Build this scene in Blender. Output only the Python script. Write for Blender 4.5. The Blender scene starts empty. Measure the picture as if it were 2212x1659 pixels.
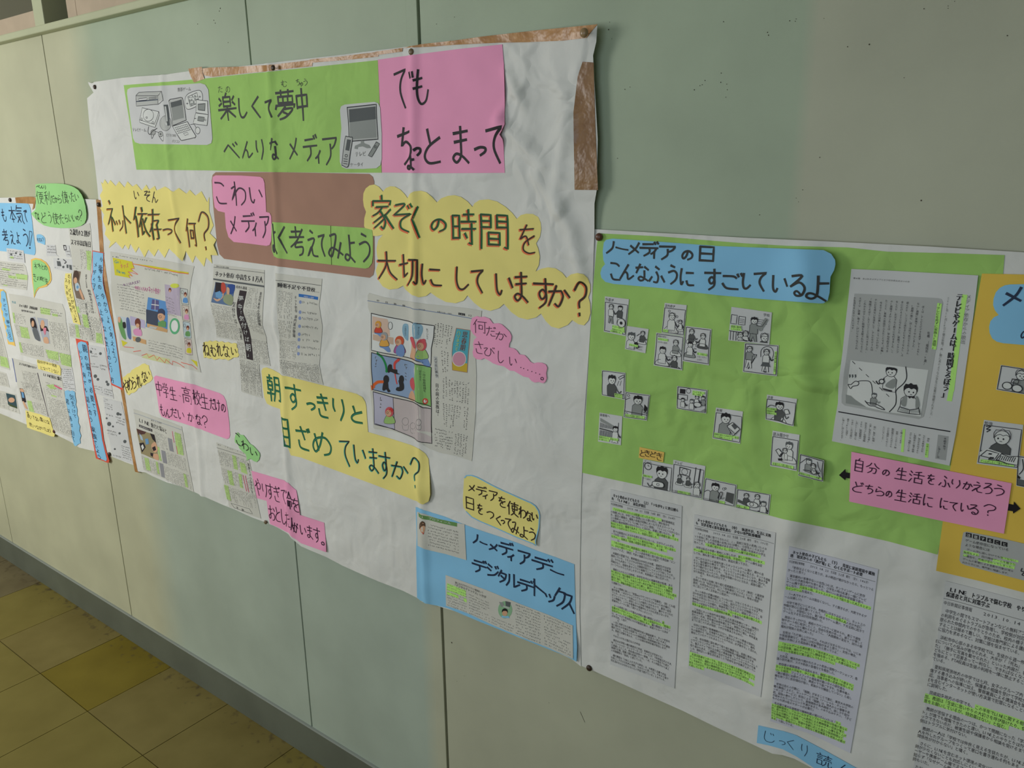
import bpy, math, random
import numpy as np
from mathutils import Vector, Matrix
from mathutils.geometry import delaunay_2d_cdt, tessellate_polygon
random.seed(7); RNG = np.random.default_rng(7)
SC = bpy.context.scene; COL = SC.collection
# ------------------------------------------------------------------ camera, light, exposure
S = 1.085                                   # metres per calibration unit; the wall is the plane y = 0, camera 1.085 m in front
FPX = 1703.445; PX0, PY0 = 1106.0, 829.5
VX = np.array([0.79979816, 0.14900209, -0.58148197]); VY = np.array([0.60016035, -0.21692651, 0.76990288]); VZ = np.array([-0.01142172, -0.96474933, -0.26292257])
CAMZ = 1.5114
cam = bpy.data.cameras.new('camera'); co = bpy.data.objects.new('camera', cam); COL.objects.link(co); SC.camera = co
cam.sensor_width = 36; cam.lens = 36 * FPX / 2212; cam.clip_start = .01
R = Matrix(((VX[0], -VX[1], -VX[2]), (VY[0], -VY[1], -VY[2]), (VZ[0], -VZ[1], -VZ[2])))
co.matrix_world = Matrix.Translation((0, -S, CAMZ)) @ R.to_4x4()
SC.view_settings.view_transform = 'Standard'; SC.view_settings.look = 'None'; SC.view_settings.gamma = 1; SC.view_settings.use_curve_mapping = False
SC.view_settings.exposure = 0.0
wd = bpy.data.worlds.new('sky'); SC.world = wd; wd.use_nodes = True
wd.node_tree.nodes['Background'].inputs[0].default_value = (.75, .86, 1.0, 1); wd.node_tree.nodes['Background'].inputs[1].default_value = .9
def area(name, loc, target, sx, sy, power, col):
    l = bpy.data.lights.new(name, 'AREA'); l.shape = 'RECTANGLE'; l.size = sx; l.size_y = sy; l.energy = power; l.color = col
    o = bpy.data.objects.new(name, l); COL.objects.link(o); o.location = loc
    o.rotation_euler = (Vector(target) - Vector(loc)).to_track_quat('-Z', 'Y').to_euler(); return o
area('window_daylight', (-3.5, -2.2, 1.62), (-3.05, 0, 1.3), 1.3, 1.2, 43, (1.0, .985, .94))
area('window_daylight', (-0.5, -2.2, 1.3), (-0.5, 0, .8), 1.6, .9, 6.2, (.82, .93, 1.0))
# ------------------------------------------------------------------ materials
MATS = {}
CRUMPLE = ((-.745, 0, 1.57), (-.30, 0, 1.24))     # where the white and the green sheet are most creased
def mat(name, col, rough=.85, spec=.25, noise=0, nscale=20, bump=0, bscale=300, col2=None, grain=0, crumple=False):
    if name in MATS: return MATS[name]
    m = bpy.data.materials.new(name); m.use_nodes = True; nt = m.node_tree; b = nt.nodes['Principled BSDF']
    b.inputs['Base Color'].default_value = (*col, 1); b.inputs['Roughness'].default_value = rough; b.inputs['Specular IOR Level'].default_value = spec
    tc = nt.nodes.new('ShaderNodeNewGeometry')
    if noise:
        n = nt.nodes.new('ShaderNodeTexNoise'); n.inputs['Scale'].default_value = nscale; n.inputs['Detail'].default_value = 5; nt.links.new(tc.outputs['Position'], n.inputs['Vector'])
        r = nt.nodes.new('ShaderNodeValToRGB'); c2 = col2 or tuple(c * (1 - noise) for c in col)
        r.color_ramp.elements[0].position = .35; r.color_ramp.elements[1].position = .65
        r.color_ramp.elements[0].color = (*c2, 1); r.color_ramp.elements[1].color = (*col, 1)
        nt.links.new(n.outputs['Fac'], r.inputs[0]); nt.links.new(r.outputs[0], b.inputs['Base Color'])
    if bump:
        n = nt.nodes.new('ShaderNodeTexNoise'); n.inputs['Scale'].default_value = bscale; n.inputs['Detail'].default_value = 4; nt.links.new(tc.outputs['Position'], n.inputs['Vector'])
        bp = nt.nodes.new('ShaderNodeBump'); bp.inputs['Strength'].default_value = bump; bp.inputs['Distance'].default_value = .002
        nt.links.new(n.outputs['Fac'], bp.inputs['Height']); nt.links.new(bp.outputs[0], b.inputs['Normal'])
        if crumple:                             # soft creases of handled paper
            n.inputs['Scale'].default_value = 26; n.inputs['Detail'].default_value = 3; n.inputs['Distortion'].default_value = .6; bp.inputs['Strength'].default_value = .5; bp.inputs['Distance'].default_value = .0035
            n3 = nt.nodes.new('ShaderNodeTexNoise'); n3.inputs['Scale'].default_value = 7; n3.inputs['Detail'].default_value = 2; n3.inputs['Distortion'].default_value = 1.5; nt.links.new(tc.outputs['Position'], n3.inputs['Vector'])
            b2 = nt.nodes.new('ShaderNodeBump'); b2.inputs['Strength'].default_value = .6; b2.inputs['Distance'].default_value = .012; nt.links.new(n3.outputs['Fac'], b2.inputs['Height'])
            dst = nt.nodes.new('ShaderNodeVectorMath'); dst.operation = 'MULTIPLY_ADD'; dst.inputs[1].default_value = (.05, .05, .05); nt.links.new(n3.outputs['Color'], dst.inputs[0]); nt.links.new(tc.outputs['Position'], dst.inputs[2])
            vo = nt.nodes.new('ShaderNodeTexVoronoi'); vo.feature = 'DISTANCE_TO_EDGE'; vo.inputs['Scale'].default_value = 11; nt.links.new(dst.outputs[0], vo.inputs['Vector'])
            cr = nt.nodes.new('ShaderNodeMapRange'); cr.interpolation_type = 'SMOOTHSTEP'; cr.inputs[1].default_value = 0; cr.inputs[2].default_value = .16; cr.inputs[3].default_value = 1; cr.inputs[4].default_value = 0; nt.links.new(vo.outputs['Distance'], cr.inputs[0])
            ds = nt.nodes.new('ShaderNodeVectorMath'); ds.operation = 'DISTANCE'; ds.inputs[1].default_value = CRUMPLE[0 if 'white' in name else 1]; nt.links.new(tc.outputs['Position'], ds.inputs[0])
            mk = nt.nodes.new('ShaderNodeMapRange'); mk.interpolation_type = 'SMOOTHSTEP'; mk.inputs[1].default_value = .05; mk.inputs[2].default_value = .32; mk.inputs[3].default_value = 1; mk.inputs[4].default_value = .16; nt.links.new(ds.outputs['Value'], mk.inputs[0])
            hm = nt.nodes.new('ShaderNodeMath'); hm.operation = 'MULTIPLY'; nt.links.new(cr.outputs[0], hm.inputs[0]); nt.links.new(mk.outputs[0], hm.inputs[1])
            b3 = nt.nodes.new('ShaderNodeBump'); b3.inputs['Strength'].default_value = .9; b3.inputs['Distance'].default_value = .0035; nt.links.new(hm.outputs[0], b3.inputs['Height']); nt.links.new(b2.outputs[0], b3.inputs['Normal']); nt.links.new(b3.outputs[0], bp.inputs['Normal'])
    MATS[name] = m; return m
def srgb(r, g, b): return tuple(((c / 255 / 12.92) if c / 255 <= .04045 else ((c / 255 + .055) / 1.055) ** 2.4) for c in (r, g, b))
def paper(name, rgb, n=.05, bump=.12): return mat(name, srgb(*rgb), .8, .2, noise=n, nscale=14, bump=bump, bscale=60, crumple=bump > .2)
WHITE = paper('white_craft_paper', (226, 226, 222), .04, .25); GREEN = paper('green_paper', (168, 211, 116), .06, .3); PINK = paper('pink_paper', (250, 168, 206), .04); PINKR = PINK
YEL = paper('yellow_paper', (246, 232, 142), .04); BLUE = paper('sky_blue_paper', (144, 204, 242), .04); BROWN = paper('brown_paper', (176, 136, 118), .05)
ORANGE = paper('golden_yellow_paper', (236, 200, 88), .05); ORG = paper('orange_paper', (244, 204, 110)); RED = paper('red_paper', (230, 96, 76)); LGREEN = paper('light_green_paper', (164, 222, 146), .04)
NEWS = paper('newsprint', (212, 211, 202), .05, .2); COPY = paper('copy_paper', (214, 215, 216), .03); COPYB = paper('bluish_copy_paper', (212, 213, 226), .03); GREY = mat('grey_print', srgb(158, 160, 160)); DGREY = mat('dark_grey_print', srgb(92, 94, 94))
INK = mat('black_marker', srgb(38, 36, 40), .6); INKP = mat('purple_black_marker', srgb(62, 28, 56), .6); INKG = mat('grey_black_marker', srgb(60, 62, 62), .6); INKN = mat('navy_marker', srgb(38, 52, 78), .6); INKB = mat('brown_black_marker', srgb(58, 44, 34), .6)
GRNM = mat('green_marker', srgb(24, 112, 62), .6); TEAL = mat('teal_marker', srgb(70, 170, 150), .6); ORM = mat('orange_marker', srgb(236, 122, 76), .6); BROM = mat('ochre_marker', srgb(190, 124, 40), .6); PRINT = mat('print_ink', srgb(70, 68, 72), .8); FAINT = mat('faint_print', srgb(126, 126, 124), .8); LINE = mat('line_print', srgb(62, 62, 66), .8)
HILI = mat('green_highlighter', srgb(194, 250, 134), .8); HILN = mat('faded_highlighter', srgb(186, 216, 138), .8); TINY = mat('small_print', srgb(98, 96, 95), .8); PWHITE = mat('picture_white', srgb(222, 224, 222)); PHIL = mat('pink_highlighter', srgb(222, 96, 130))
def flat(name, *rgb): return mat('print_' + name, srgb(*rgb))
TAPE = None
def tapemat(name, k=1.0):
    srgb_ = lambda r, g, b: srgb(r * k, g * k, b * k)
    m = bpy.data.materials.new(name); m.use_nodes = True; nt = m.node_tree; b = nt.nodes['Principled BSDF']
    g = nt.nodes.new('ShaderNodeNewGeometry'); n = nt.nodes.new('ShaderNodeTexNoise'); n.inputs['Scale'].default_value = 22; n.inputs['Detail'].default_value = 6; n.inputs['Distortion'].default_value = 1.2
    nt.links.new(g.outputs['Position'], n.inputs['Vector']); r = nt.nodes.new('ShaderNodeValToRGB')
    e = r.color_ramp.elements; e[0].position = .35; e[0].color = (*srgb_(150, 106, 62), 1); e[1].position = .62; e[1].color = (*srgb_(172, 128, 82), 1); x = e.new(.78); x.color = (*srgb_(196, 158, 118), 1)
    nt.links.new(n.outputs['Fac'], r.inputs[0]); nt.links.new(r.outputs[0], b.inputs['Base Color']); b.inputs['Roughness'].default_value = .32
    n2 = nt.nodes.new('ShaderNodeTexNoise'); n2.inputs['Scale'].default_value = 70; nt.links.new(g.outputs['Position'], n2.inputs['Vector'])
    bp = nt.nodes.new('ShaderNodeBump'); bp.inputs['Strength'].default_value = .5; bp.inputs['Distance'].default_value = .003; nt.links.new(n2.outputs['Fac'], bp.inputs['Height']); nt.links.new(bp.outputs[0], b.inputs['Normal']); return m
TAPE = tapemat('brown_packing_tape', 1.12); TAPED = tapemat('dim_doubled_packing_tape', .86)  # lit and dim copies: light put into the colour, plus the doubling
# ------------------------------------------------------------------ picture pixel -> point on the wall
def W0(px, py):
    px = np.asarray(px, float); py = np.asarray(py, float)
    rx, ry = px - PX0, py - PY0
    d = rx * VY[0] + ry * VY[1] + FPX * VY[2]
    return S * (rx * VX[0] + ry * VX[1] + FPX * VX[2]) / d, CAMZ + S * (rx * VZ[0] + ry * VZ[1] + FPX * VZ[2]) / d
def WY(px, py, y):                          # point where the ray meets the plane at depth y
    x, z = W0(px, py); k = (y + S) / S; return x * k, CAMZ + (z - CAMZ) * k
# relief of the hung paper (metres in front of the wall)
RIDGES = []
def ridge(pts, amp, w):
    a = np.array(pts, float); x, z = W0(a[:, 0], a[:, 1]); RIDGES.append((np.stack([x, z], 1), amp, w))
BLOBS = []
def blob(px, py, rx, rz, amp):
    x, z = W0(px, py); BLOBS.append((float(x), float(z), rx, rz, amp))
ridge([(357,160),(375,365),(388,480),(402,620),(420,760),(432,920),(446,1080)], .0042, .011)
ridge([(590,140),(600,360),(612,575),(618,760),(622,960),(640,1190)], .0052, .011)
ridge([(899,95),(903,380),(905,640),(915,900),(921,1100),(930,1320)], .0058, .011)
ridge([(1101,156),(1138,223)], .006, .010); ridge([(1092,248),(1118,198)], .005, .010); ridge([(1088,262),(1184,355)], .008, .012)
ridge([(1166,377),(1241,495),(1262,590)], .008, .013); ridge([(1228,290),(1211,403),(1216,450)], .006, .011); ridge([(1200,130),(1228,200),(1240,300)], .005, .015); ridge([(1130,130),(1150,300)], .004, .02)
ridge([(925,392),(940,420)], .004, .010); ridge([(1090,400),(1180,420)], -.003, .02)
ridge([(1745,560),(1742,700),(1748,838),(1742,905),(1735,1060),(1720,1140)], .009, .022); ridge([(1738,760),(1744,815)], .004, .014); ridge([(1725,850),(1660,870),(1600,890)], .005, .014); ridge([(1770,828),(1820,800)], .005, .015)
ridge([(1710,1130),(1700,1200),(1680,1400),(1660,1500)], .006, .022); ridge([(1270,838),(1400,850),(1500,872)], .004, .025); ridge([(1625,860),(1632,950)], .004, .012); ridge([(1445,880),(1450,905)], .004, .010)
ridge([(2010,1190),(1950,1659)], .004, .02); ridge([(385,560),(398,700),(415,830)], .004, .02); ridge([(640,640),(645,760)], .003, .03); ridge([(760,830),(790,850)], .004, .012)
blob(500,664,.20,.055,.018); blob(650,690,.13,.06,.013); blob(690,795,.10,.05,.012); blob(222,604,.09,.05,.009); blob(40,600,.25,.08,.006); blob(1540,700,.10,.07,.007); blob(1300,790,.12,.05,.006); blob(1690,1420,.05,.2,.008); blob(430,700,.06,.10,.007); blob(1150,900,.12,.1,.006); blob(830,760,.05,.12,.006); blob(560,560,.1,.03,-.003); blob(1800,1000,.1,.1,.006); blob(150,700,.1,.1,.008); blob(1288,70,.06,.06,.012)
def H(x, z):
    x = np.asarray(x, float); z = np.asarray(z, float)
    h = .0012 + .0016 * (1 + np.sin(7.1 * x + 2.3 * z + .5)) + .0012 * (1 + np.sin(11 * z - 4.7 * x)) + .0012 * (1 + np.sin(31 * x + 13 * z + 2 * np.sin(9 * z))) + .0008 * (1 + np.sin(57 * z - 22 * x + 3 * np.sin(8 * x))) + .0004 * (1 + np.sin(83 * x + 40 * z + 4 * np.sin(17 * z + 5 * x)))
    for P, a, w in RIDGES:
        best = np.full(x.shape, 9e9)
        for (ax, az), (bx, bz) in zip(P[:-1], P[1:]):
            dx, dz = bx - ax, bz - az; t = np.clip(((x - ax) * dx + (z - az) * dz) / (dx * dx + dz * dz), 0, 1)
            best = np.minimum(best, (x - ax - t * dx) ** 2 + (z - az - t * dz) ** 2)
        h = h + a * np.exp(-best / (w * w))
    for bx, bz, rx, rz, a in BLOBS: h = h + a * np.exp(-((x - bx) / rx) ** 2 - ((z - bz) / rz) ** 2)
    return np.maximum(h, .0008)
# ------------------------------------------------------------------ object helpers
def link(name, me, parent=None, mats=()):
    o = bpy.data.objects.new(name, me); COL.objects.link(o)
    for m in mats: me.materials.append(m)
    if parent is not None:
        o.parent = parent; o.matrix_parent_inverse = Matrix.Identity(4)
    return o
def tag(o, label=None, cat=None, group=None, kind=None):
    if label: o['label'] = label
    if cat: o['category'] = cat
    if group: o['group'] = group
    if kind: o['kind'] = kind
    return o
def mesh(name, vs, fs, m=None, parent=None, loc=(0, 0, 0), smooth=False, mi=None):
    me = bpy.data.meshes.new(name); l = np.array(loc); me.from_pydata([tuple(np.array(v) - l) for v in vs], [], fs); me.update()
    o = link(name, me, parent, m if isinstance(m, (list, tuple)) else ([m] if m else []))
    if mi is not None: me.polygons.foreach_set('material_index', mi)
    if smooth: me.polygons.foreach_set('use_smooth', [True] * len(fs))
    if parent is None: o.location = loc
    else: o.location = Vector(loc) - parent.location
    return o
def boxv(x0, x1, y0, y1, z0, z1):
    return [(x0,y0,z0),(x1,y0,z0),(x1,y1,z0),(x0,y1,z0),(x0,y0,z1),(x1,y0,z1),(x1,y1,z1),(x0,y1,z1)], [(0,3,2,1),(4,5,6,7),(0,1,5,4),(1,2,6,5),(2,3,7,6),(3,0,4,7)]
def box(name, x0, x1, y0, y1, z0, z1, m, parent=None, bev=0):
    v, f = boxv(x0, x1, y0, y1, z0, z1); c = ((x0+x1)/2, (y0+y1)/2, z0)
    o = mesh(name, v, f, m, parent, c)
    if bev:
        b = o.modifiers.new('b', 'BEVEL'); b.width = bev; b.segments = 2
    return o
# ------------------------------------------------------------------ curves in the plane
def smooth_pts(p, closed=False, n=6):
    p = np.array(p, float)
    if len(p) < 3: return p
    out = []; N = len(p); rng = range(N if closed else N - 1)
    for i in rng:
        p1, p2 = p[i], p[(i + 1) % N]
        if np.allclose(p1, p2): continue
        p0 = p[i - 1] if (closed or i > 0) else p1; p3 = p[(i + 2) % N] if (closed or i + 2 < N) else p2
        for k in range(n):
            t = k / n
            out.append(.5 * ((2*p1) + (-p0+p2)*t + (2*p0-5*p1+4*p2-p3)*t*t + (-p0+3*p1-3*p2+p3)*t**3))
    if not closed: out.append(p[-1])
    return np.array(out)
def dens(p, step, closed=True):
    out = []; N = len(p)
    for i in range(N if closed else N - 1):
        a, b = p[i], p[(i + 1) % N]; k = max(1, int(math.ceil(np.hypot(*(b - a)) / step)))
        for j in range(k): out.append(a + (b - a) * j / k)
    if not closed: out.append(p[-1])
    return np.array(out)
def inside(pt, poly):
    x, y = pt[:, 0][:, None], pt[:, 1][:, None]; x1, y1 = poly[:, 0], poly[:, 1]; x2, y2 = np.roll(x1, -1), np.roll(y1, -1)
    c = ((y1 > y) != (y2 > y)); xi = (x2 - x1) * (y - y1) / np.where(y2 == y1, 1e-12, y2 - y1) + x1
    return ((c & (x < xi)).sum(1) % 2) == 1
def fill(poly, step):
    """triangulate a polygon in the wall plane with interior points every `step`"""
    poly = dens(poly, step); keep = [0]
    for i in range(1, len(poly)):
        if np.hypot(*(poly[i] - poly[keep[-1]])) > 1e-6: keep.append(i)
    poly = poly[keep]; lo, hi = poly.min(0), poly.max(0)
    pts = poly
    if min(hi - lo) > step:
        gx = np.arange(lo[0] + step / 2, hi[0], step); gz = np.arange(lo[1] + step / 2, hi[1], step)
        if len(gx) and len(gz):
            g = np.stack(np.meshgrid(gx, gz), -1).reshape(-1, 2) + RNG.uniform(-.08, .08, (len(gx) * len(gz), 2)) * step
            g = g[inside(g, poly)]; pts = np.concatenate([poly, g])
    n = len(poly)
    r = delaunay_2d_cdt([Vector(p) for p in pts], [], [list(range(n))], 1, 1e-8)
    V = np.array([tuple(v) for v in r[0]]).reshape(-1, 2); Fc = [tuple(f) for f in r[2]]
    out = []
    for f in Fc:
        a, b, c = V[f[0]], V[f[1]], V[f[2]]
        if (b[0]-a[0])*(c[1]-a[1]) - (b[1]-a[1])*(c[0]-a[0]) < 0: f = f[::-1]
        out.append(f)
    return V, out
# ------------------------------------------------------------------ a sheet of paper hung on the wall
LAYER = .0008
class Sheet:
    def __init__(s, name, label, cat, px, m, layer, rounded=False, curls=(), group=None, step=.006, kind=None, rim=.0003, parent=None):
        s.off = layer * LAYER; s.curls = []
        for cx, cy, a, r in curls:
            x, z = W0(cx, cy); s.curls.append((float(x), float(z), a, r))
        px = np.array(px, float)
        if rounded: px = smooth_pts(px, True, 5)
        else: px = dens(px, 14)
        P = s.P(px[:, 0], px[:, 1]); s.poly = P
        V, Fc = fill(P, step); y = -s.h(V[:, 0], V[:, 1]); vs = np.stack([V[:, 0], y, V[:, 1]], 1)
        # rim
        from collections import defaultdict
        ed = defaultdict(int)
        for f in Fc:
            for a, b in ((f[0], f[1]), (f[1], f[2]), (f[2], f[0])): ed[(a, b)] += 1
        bd = [e for e in ed if (e[1], e[0]) not in ed]; idx = sorted({i for e in bd for i in e}); mp = {i: len(vs) + k for k, i in enumerate(idx)}; mq = {i: len(vs) + len(idx) + k for k, i in enumerate(idx)}
        back = vs[idx].copy(); back[:, 1] += rim; vs = np.concatenate([vs, vs[idx], back]); nf = len(Fc)
        Fc = Fc + [(mp[b], mp[a], mq[a], mq[b]) for a, b in bd]
        c = np.array([P[:, 0].mean(), 0, P[:, 1].mean()]); c[1] = float(y.mean())
        me = bpy.data.meshes.new(name); me.from_pydata((vs - c).tolist(), [], Fc); me.polygons.foreach_set('use_smooth', [True] * nf + [False] * (len(Fc) - nf)); me.update()
        s.o = link(name, me, parent, [m]); s.o.location = c if parent is None else Vector(c) - parent.location; s.c = c
        if parent is None: tag(s.o, label, cat, group, kind)
        elif label: s.o['label'] = label
    def h(s, x, z, d=0):
        h = H(x, z) + s.off + d
        for cx, cz, a, r in s.curls: h = h + a * np.exp(-((x - cx) ** 2 + (z - cz) ** 2) / (r * r))
        return h
    def P(s, px, py):
        x0, z0 = W0(px, py); x, z = x0, z0
        for _ in range(5):
            k = 1 - s.h(x, z) / S; x = x0 * k; z = CAMZ + (z0 - CAMZ) * k
        return np.stack([np.atleast_1d(x), np.atleast_1d(z)], 1)
# ------------------------------------------------------------------ flat print and marker work on a sheet
GLY = {}
def need_glyphs(chars):
    obs = []
    for c in sorted(set(chars)):
        if c in GLY or c.isspace(): continue
        cu = bpy.data.curves.new('g', 'FONT'); cu.body = c; cu.resolution_u = 1; o = bpy.data.objects.new('g', cu); COL.objects.link(o); obs.append((c, o, cu))
    dg = bpy.context.evaluated_depsgraph_get()
    for c, o, cu in obs:
        m = o.evaluated_get(dg).to_mesh(); v = np.array([(a.co[0], a.co[1]) for a in m.vertices]).reshape(-1, 2); f = [tuple(p.vertices) for p in m.polygons]
        GLY[c] = (v, f)
    for c, o, cu in obs: bpy.data.objects.remove(o); bpy.data.curves.remove(cu)
def frame(sh, q):
    """(u,v) in [0,1]^2, v down, on the sheet's own surface, from four picture corners TL TR BR BL"""
    q = np.array(q, float); P = sh.P(q[:, 0], q[:, 1])
    def f(u, v):
        u = np.asarray(u, float)[..., None]; v = np.asarray(v, float)[..., None]
        return (1-u)*(1-v)*P[0] + u*(1-v)*P[1] + u*v*P[2] + (1-u)*v*P[3]
    f.P = P; f.w = float(np.hypot(*(P[1] - P[0])) + np.hypot(*(P[2] - P[3]))) / 2; f.h = float(np.hypot(*(P[3] - P[0])) + np.hypot(*(P[2] - P[1]))) / 2
    return f
class Ink:
    def __init__(s, sh): s.sh = sh; s.v = []; s.f = []; s.m = []; s.mats = []; s.n = 0; s.g = None; s.items = []
    def mi(s, m):
        if m not in s.mats: s.mats.append(m)
        return s.mats.index(m)
    def add(s, V, F, m, d):
        if not len(F): return
        s.items.append((V, F, m, d, s.g)); s.v.append(np.concatenate([V, np.full((len(V), 1), d)], 1)); n = s.n; s.f += [tuple(i + n for i in f) for f in F]; s.m += [s.mi(m)] * len(F); s.n += len(V)
    def poly(s, P, m, d=.0003):                 # P in wall plane
        P = np.asarray(P, float); ext = P.max(0) - P.min(0)
        try: V, F = fill(P, .007 if max(ext) > .009 else 1)
        except Exception: return
        s.add(V, F, m, d)
    def line(s, P, w, m, d=.0004, closed=False, taper=None):
        P = np.asarray(P, float)
        if closed: P = np.concatenate([P, P[:1]])
        P = dens(P, .006, False)
        k = np.concatenate([[True], np.hypot(*(P[1:] - P[:-1]).T) > 1e-6]); P = P[k]
        if len(P) < 2: return
        T = np.gradient(P, axis=0); T /= np.maximum(np.hypot(T[:, 0], T[:, 1]), 1e-9)[:, None]; N = np.stack([-T[:, 1], T[:, 0]], 1)
        ww = np.full(len(P), w / 2.)
        if taper is not None: ww = ww * np.interp(np.linspace(0, 1, len(P)), np.linspace(0, 1, len(taper)), taper)
        # square-ish cap
        P = P.copy(); P[0] -= T[0] * ww[0] * .6; P[-1] += T[-1] * ww[-1] * .6
        V = np.concatenate([P + N * ww[:, None], P - N * ww[:, None]]); n = len(P)
        s.add(V, [(i, i + n, i + n + 1, i + 1) for i in range(n - 1)], m, d)
    def build(s, name, parent, label=None, one=False):
        if not s.v: return None
        if name == 'highlight' and not one and len(s.items) > 1:      # every highlighter mark is a part of its own
            keys = {}
            for i, it in enumerate(s.items): keys.setdefault(it[4] if it[4] is not None else ('i', i), []).append(it)
            for its in keys.values():
                q = Ink(s.sh)
                for V, F, m, d, g in its: q.add(V, F, m, d)
                q.build(name, parent, None, True)
            return None
        V = np.concatenate(s.v); y = -s.sh.h(V[:, 0], V[:, 1], V[:, 2]); vs = np.stack([V[:, 0], y, V[:, 1]], 1)
        c = np.array([V[:, 0].mean(), y.mean(), V[:, 1].mean()])
        me = bpy.data.meshes.new(name); me.from_pydata((vs - c).tolist(), [], s.f); me.polygons.foreach_set('material_index', s.m); me.update()
        o = link(name, me, parent, s.mats)
        wl = Vector(parent.location) + (Vector(parent.parent.location) if parent.parent else Vector())
        o.location = Vector(c) - wl
        if label: o['label'] = label
        if name in ('text_block', 'numbered_list'): o['kind'] = 'stuff'
        return o
    # printed (type) text
    def glyph(s, c, A, ex, ez, m, d=.0004):     # A lower-left, ex/ez box vectors
        if c not in GLY: return
        v, f = GLY[c]
        if len(v): s.add(A + v[:, :1] * ex + (v[:, 1:] + .09) * ez, f, m, d)
    def text(s, fr, txt, u0, v0, u1, v1, m, vertical=False, d=.0004, fit=.92):
        n = len(txt)
        for i, c in enumerate(txt):
            if c == ' ' or c == '　': continue
            if vertical: a0, a1, b0, b1 = u0, u1, v0 + (v1 - v0) * i / n, v0 + (v1 - v0) * (i + 1) / n
            else: a0, a1, b0, b1 = u0 + (u1 - u0) * i / n, u0 + (u1 - u0) * (i + 1) / n, v0, v1
            A = fr(a0, b1); ex = fr(a1, b1) - A; ez = fr(a0, b0) - A
            if c in 'ーー…〜' and vertical:
                s.line(np.array([A + ex*.5 + ez*.85, A + ex*.5 + ez*.15]), np.hypot(*ex) * .12, m, d); continue
            if ord(c) < 256 and not vertical: s.glyph(c, A + ex*.06, ex * 1.6, ez * fit * 1.12, m, d)
            else: s.glyph(c, A, ex * fit * 1.04, ez * fit * 1.1, m, d)
    def tiny(s, fr, u0, v0, u1, v1, pitch, m=None, vertical=True, fillf=.8, gap=.5, dark=1.0):
        """illegibly small body text: little strokes in columns (or rows)"""
        m = m or TINY; m = TINY if m is PRINT else m; L = fr.w if vertical else fr.h; M = fr.h if vertical else fr.w
        a0, a1, b0, b1 = (u0, u1, v0, v1) if vertical else (v0, v1, u0, u1)
        nc = max(1, int((a1 - a0) * L / (pitch * (1 + gap)))); nr = max(1, int((b1 - b0) * M / pitch)); U, V2 = [], []
        for i in range(nc):
            end = nr if random.random() > .18 else int(nr * random.uniform(.3, .95))
            for j in range(end):
                if random.random() > fillf: continue
                ca = a0 + (a1 - a0) * (i + .08) / nc; cb = b0 + (b1 - b0) * j / nr; wa = (a1 - a0) / nc / (1 + gap) * .95; wb = (b1 - b0) / nr * .86
                for _ in range(2):
                    x = random.random() * .55; y = random.random() * .55
                    hw, hh = (random.uniform(.35, .9), random.uniform(.14, .26)) if random.random() < .55 else (random.uniform(.16, .28), random.uniform(.35, .9))
                    U.append((ca + wa*x, cb + wb*y, ca + wa*min(1, x+hw), cb + wb*min(1, y+hh)))
        if not U: return
        U = np.array(U)
        if vertical: a, b, c, d_ = U[:, 0], U[:, 1], U[:, 2], U[:, 3]
        else: b, a, d_, c = U[:, 0], U[:, 1], U[:, 2], U[:, 3]
        V = np.stack([fr(a, d_), fr(c, d_), fr(c, b), fr(a, b)], 1).reshape(-1, 2); n = len(U)
        s.add(V, [(4*i, 4*i+1, 4*i+2, 4*i+3) for i in range(n)], m, .0004)
    def rect(s, fr, u0, v0, u1, v1, m, d=.0002): s.poly(fr(np.array([u0, u1, u1, u0]), np.array([v1, v1, v0, v0])), m, d)
    def upoly(s, fr, pts, m, d=.00025, sm=False):
        p = np.array(pts, float)
        if sm: p = smooth_pts(p, True, 4)
        s.poly(fr(p[:, 0], p[:, 1]), m, d)
    def uline(s, fr, pts, w, m=None, sm=False, closed=False, d=.0004):
        p = np.array(pts, float)
        if sm: p = smooth_pts(p, closed, 5)
        s.line(fr(p[:, 0], p[:, 1]), w, m or LINE, d, closed)
    def circ(s, fr, u, v, r, m=None, line=None, w=.0006, asp=1, d=.00025, a0=0, a1=360):
        ra = r / fr.w, r / fr.h * asp; t = np.radians(np.linspace(a0, a1, 17)[:(-1 if a1 - a0 == 360 else None)]); P = fr(u + ra[0]*np.cos(t), v + ra[1]*np.sin(t))
        if m: s.poly(P[::-1], m, d)
        if line: s.line(P, w, line, d + .0001, closed=(a1 - a0 == 360))
    # handwriting: boxes are ink boxes in a zoomed view with origin (ox,oy) and scale k
    def hand(s, spec, org, m, w=.10, d=.0005, slope=None, shift=(0, 0), jit=0, wid_=None, measure=None):
        if wid_ is None and measure is None:
            ms = []; s.hand(spec, org, m, w, d, slope, shift, jit, None, ms); wid_ = float(np.median(ms)) if ms else w * .02
        ox, oy, k = org
        for it in spec.split(';'):
            it = it.strip()
            if not it: continue
            t = it.split(); c = t[0]; x0, y0, x1, y1 = [float(q) for q in t[1:5]]
            x0, x1 = ox + x0 / k + shift[0], ox + x1 / k + shift[0]; y0, y1 = oy + y0 / k + shift[1], oy + y1 / k + shift[1]
            cx, cy, Wd, Ht = (x0+x1)/2, (y0+y1)/2, max(x1-x0, 1), max(y1-y0, 1)
            if slope is None:                    # picture direction of the wall's horizontals and verticals here
                a = (393 - cy) / (-1237 - cx); b = (1180 - cx) / (7080 - cy)
            else: a, b = slope
            al = .28 * abs(a); be = .30 * abs(b); dt = 1 - al * be
            w_, h_ = (Wd - be*Ht) / dt, (Ht - al*Wd) / dt; w_ = max(w_, Wd*.45); h_ = max(h_, Ht*.45)
            def mp(q):
                u, v = q[:, 0] * w_, q[:, 1] * h_; return s.sh.P(cx + u + b*v, cy + v + a*u)
            g = STROKES.get(c)
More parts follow.
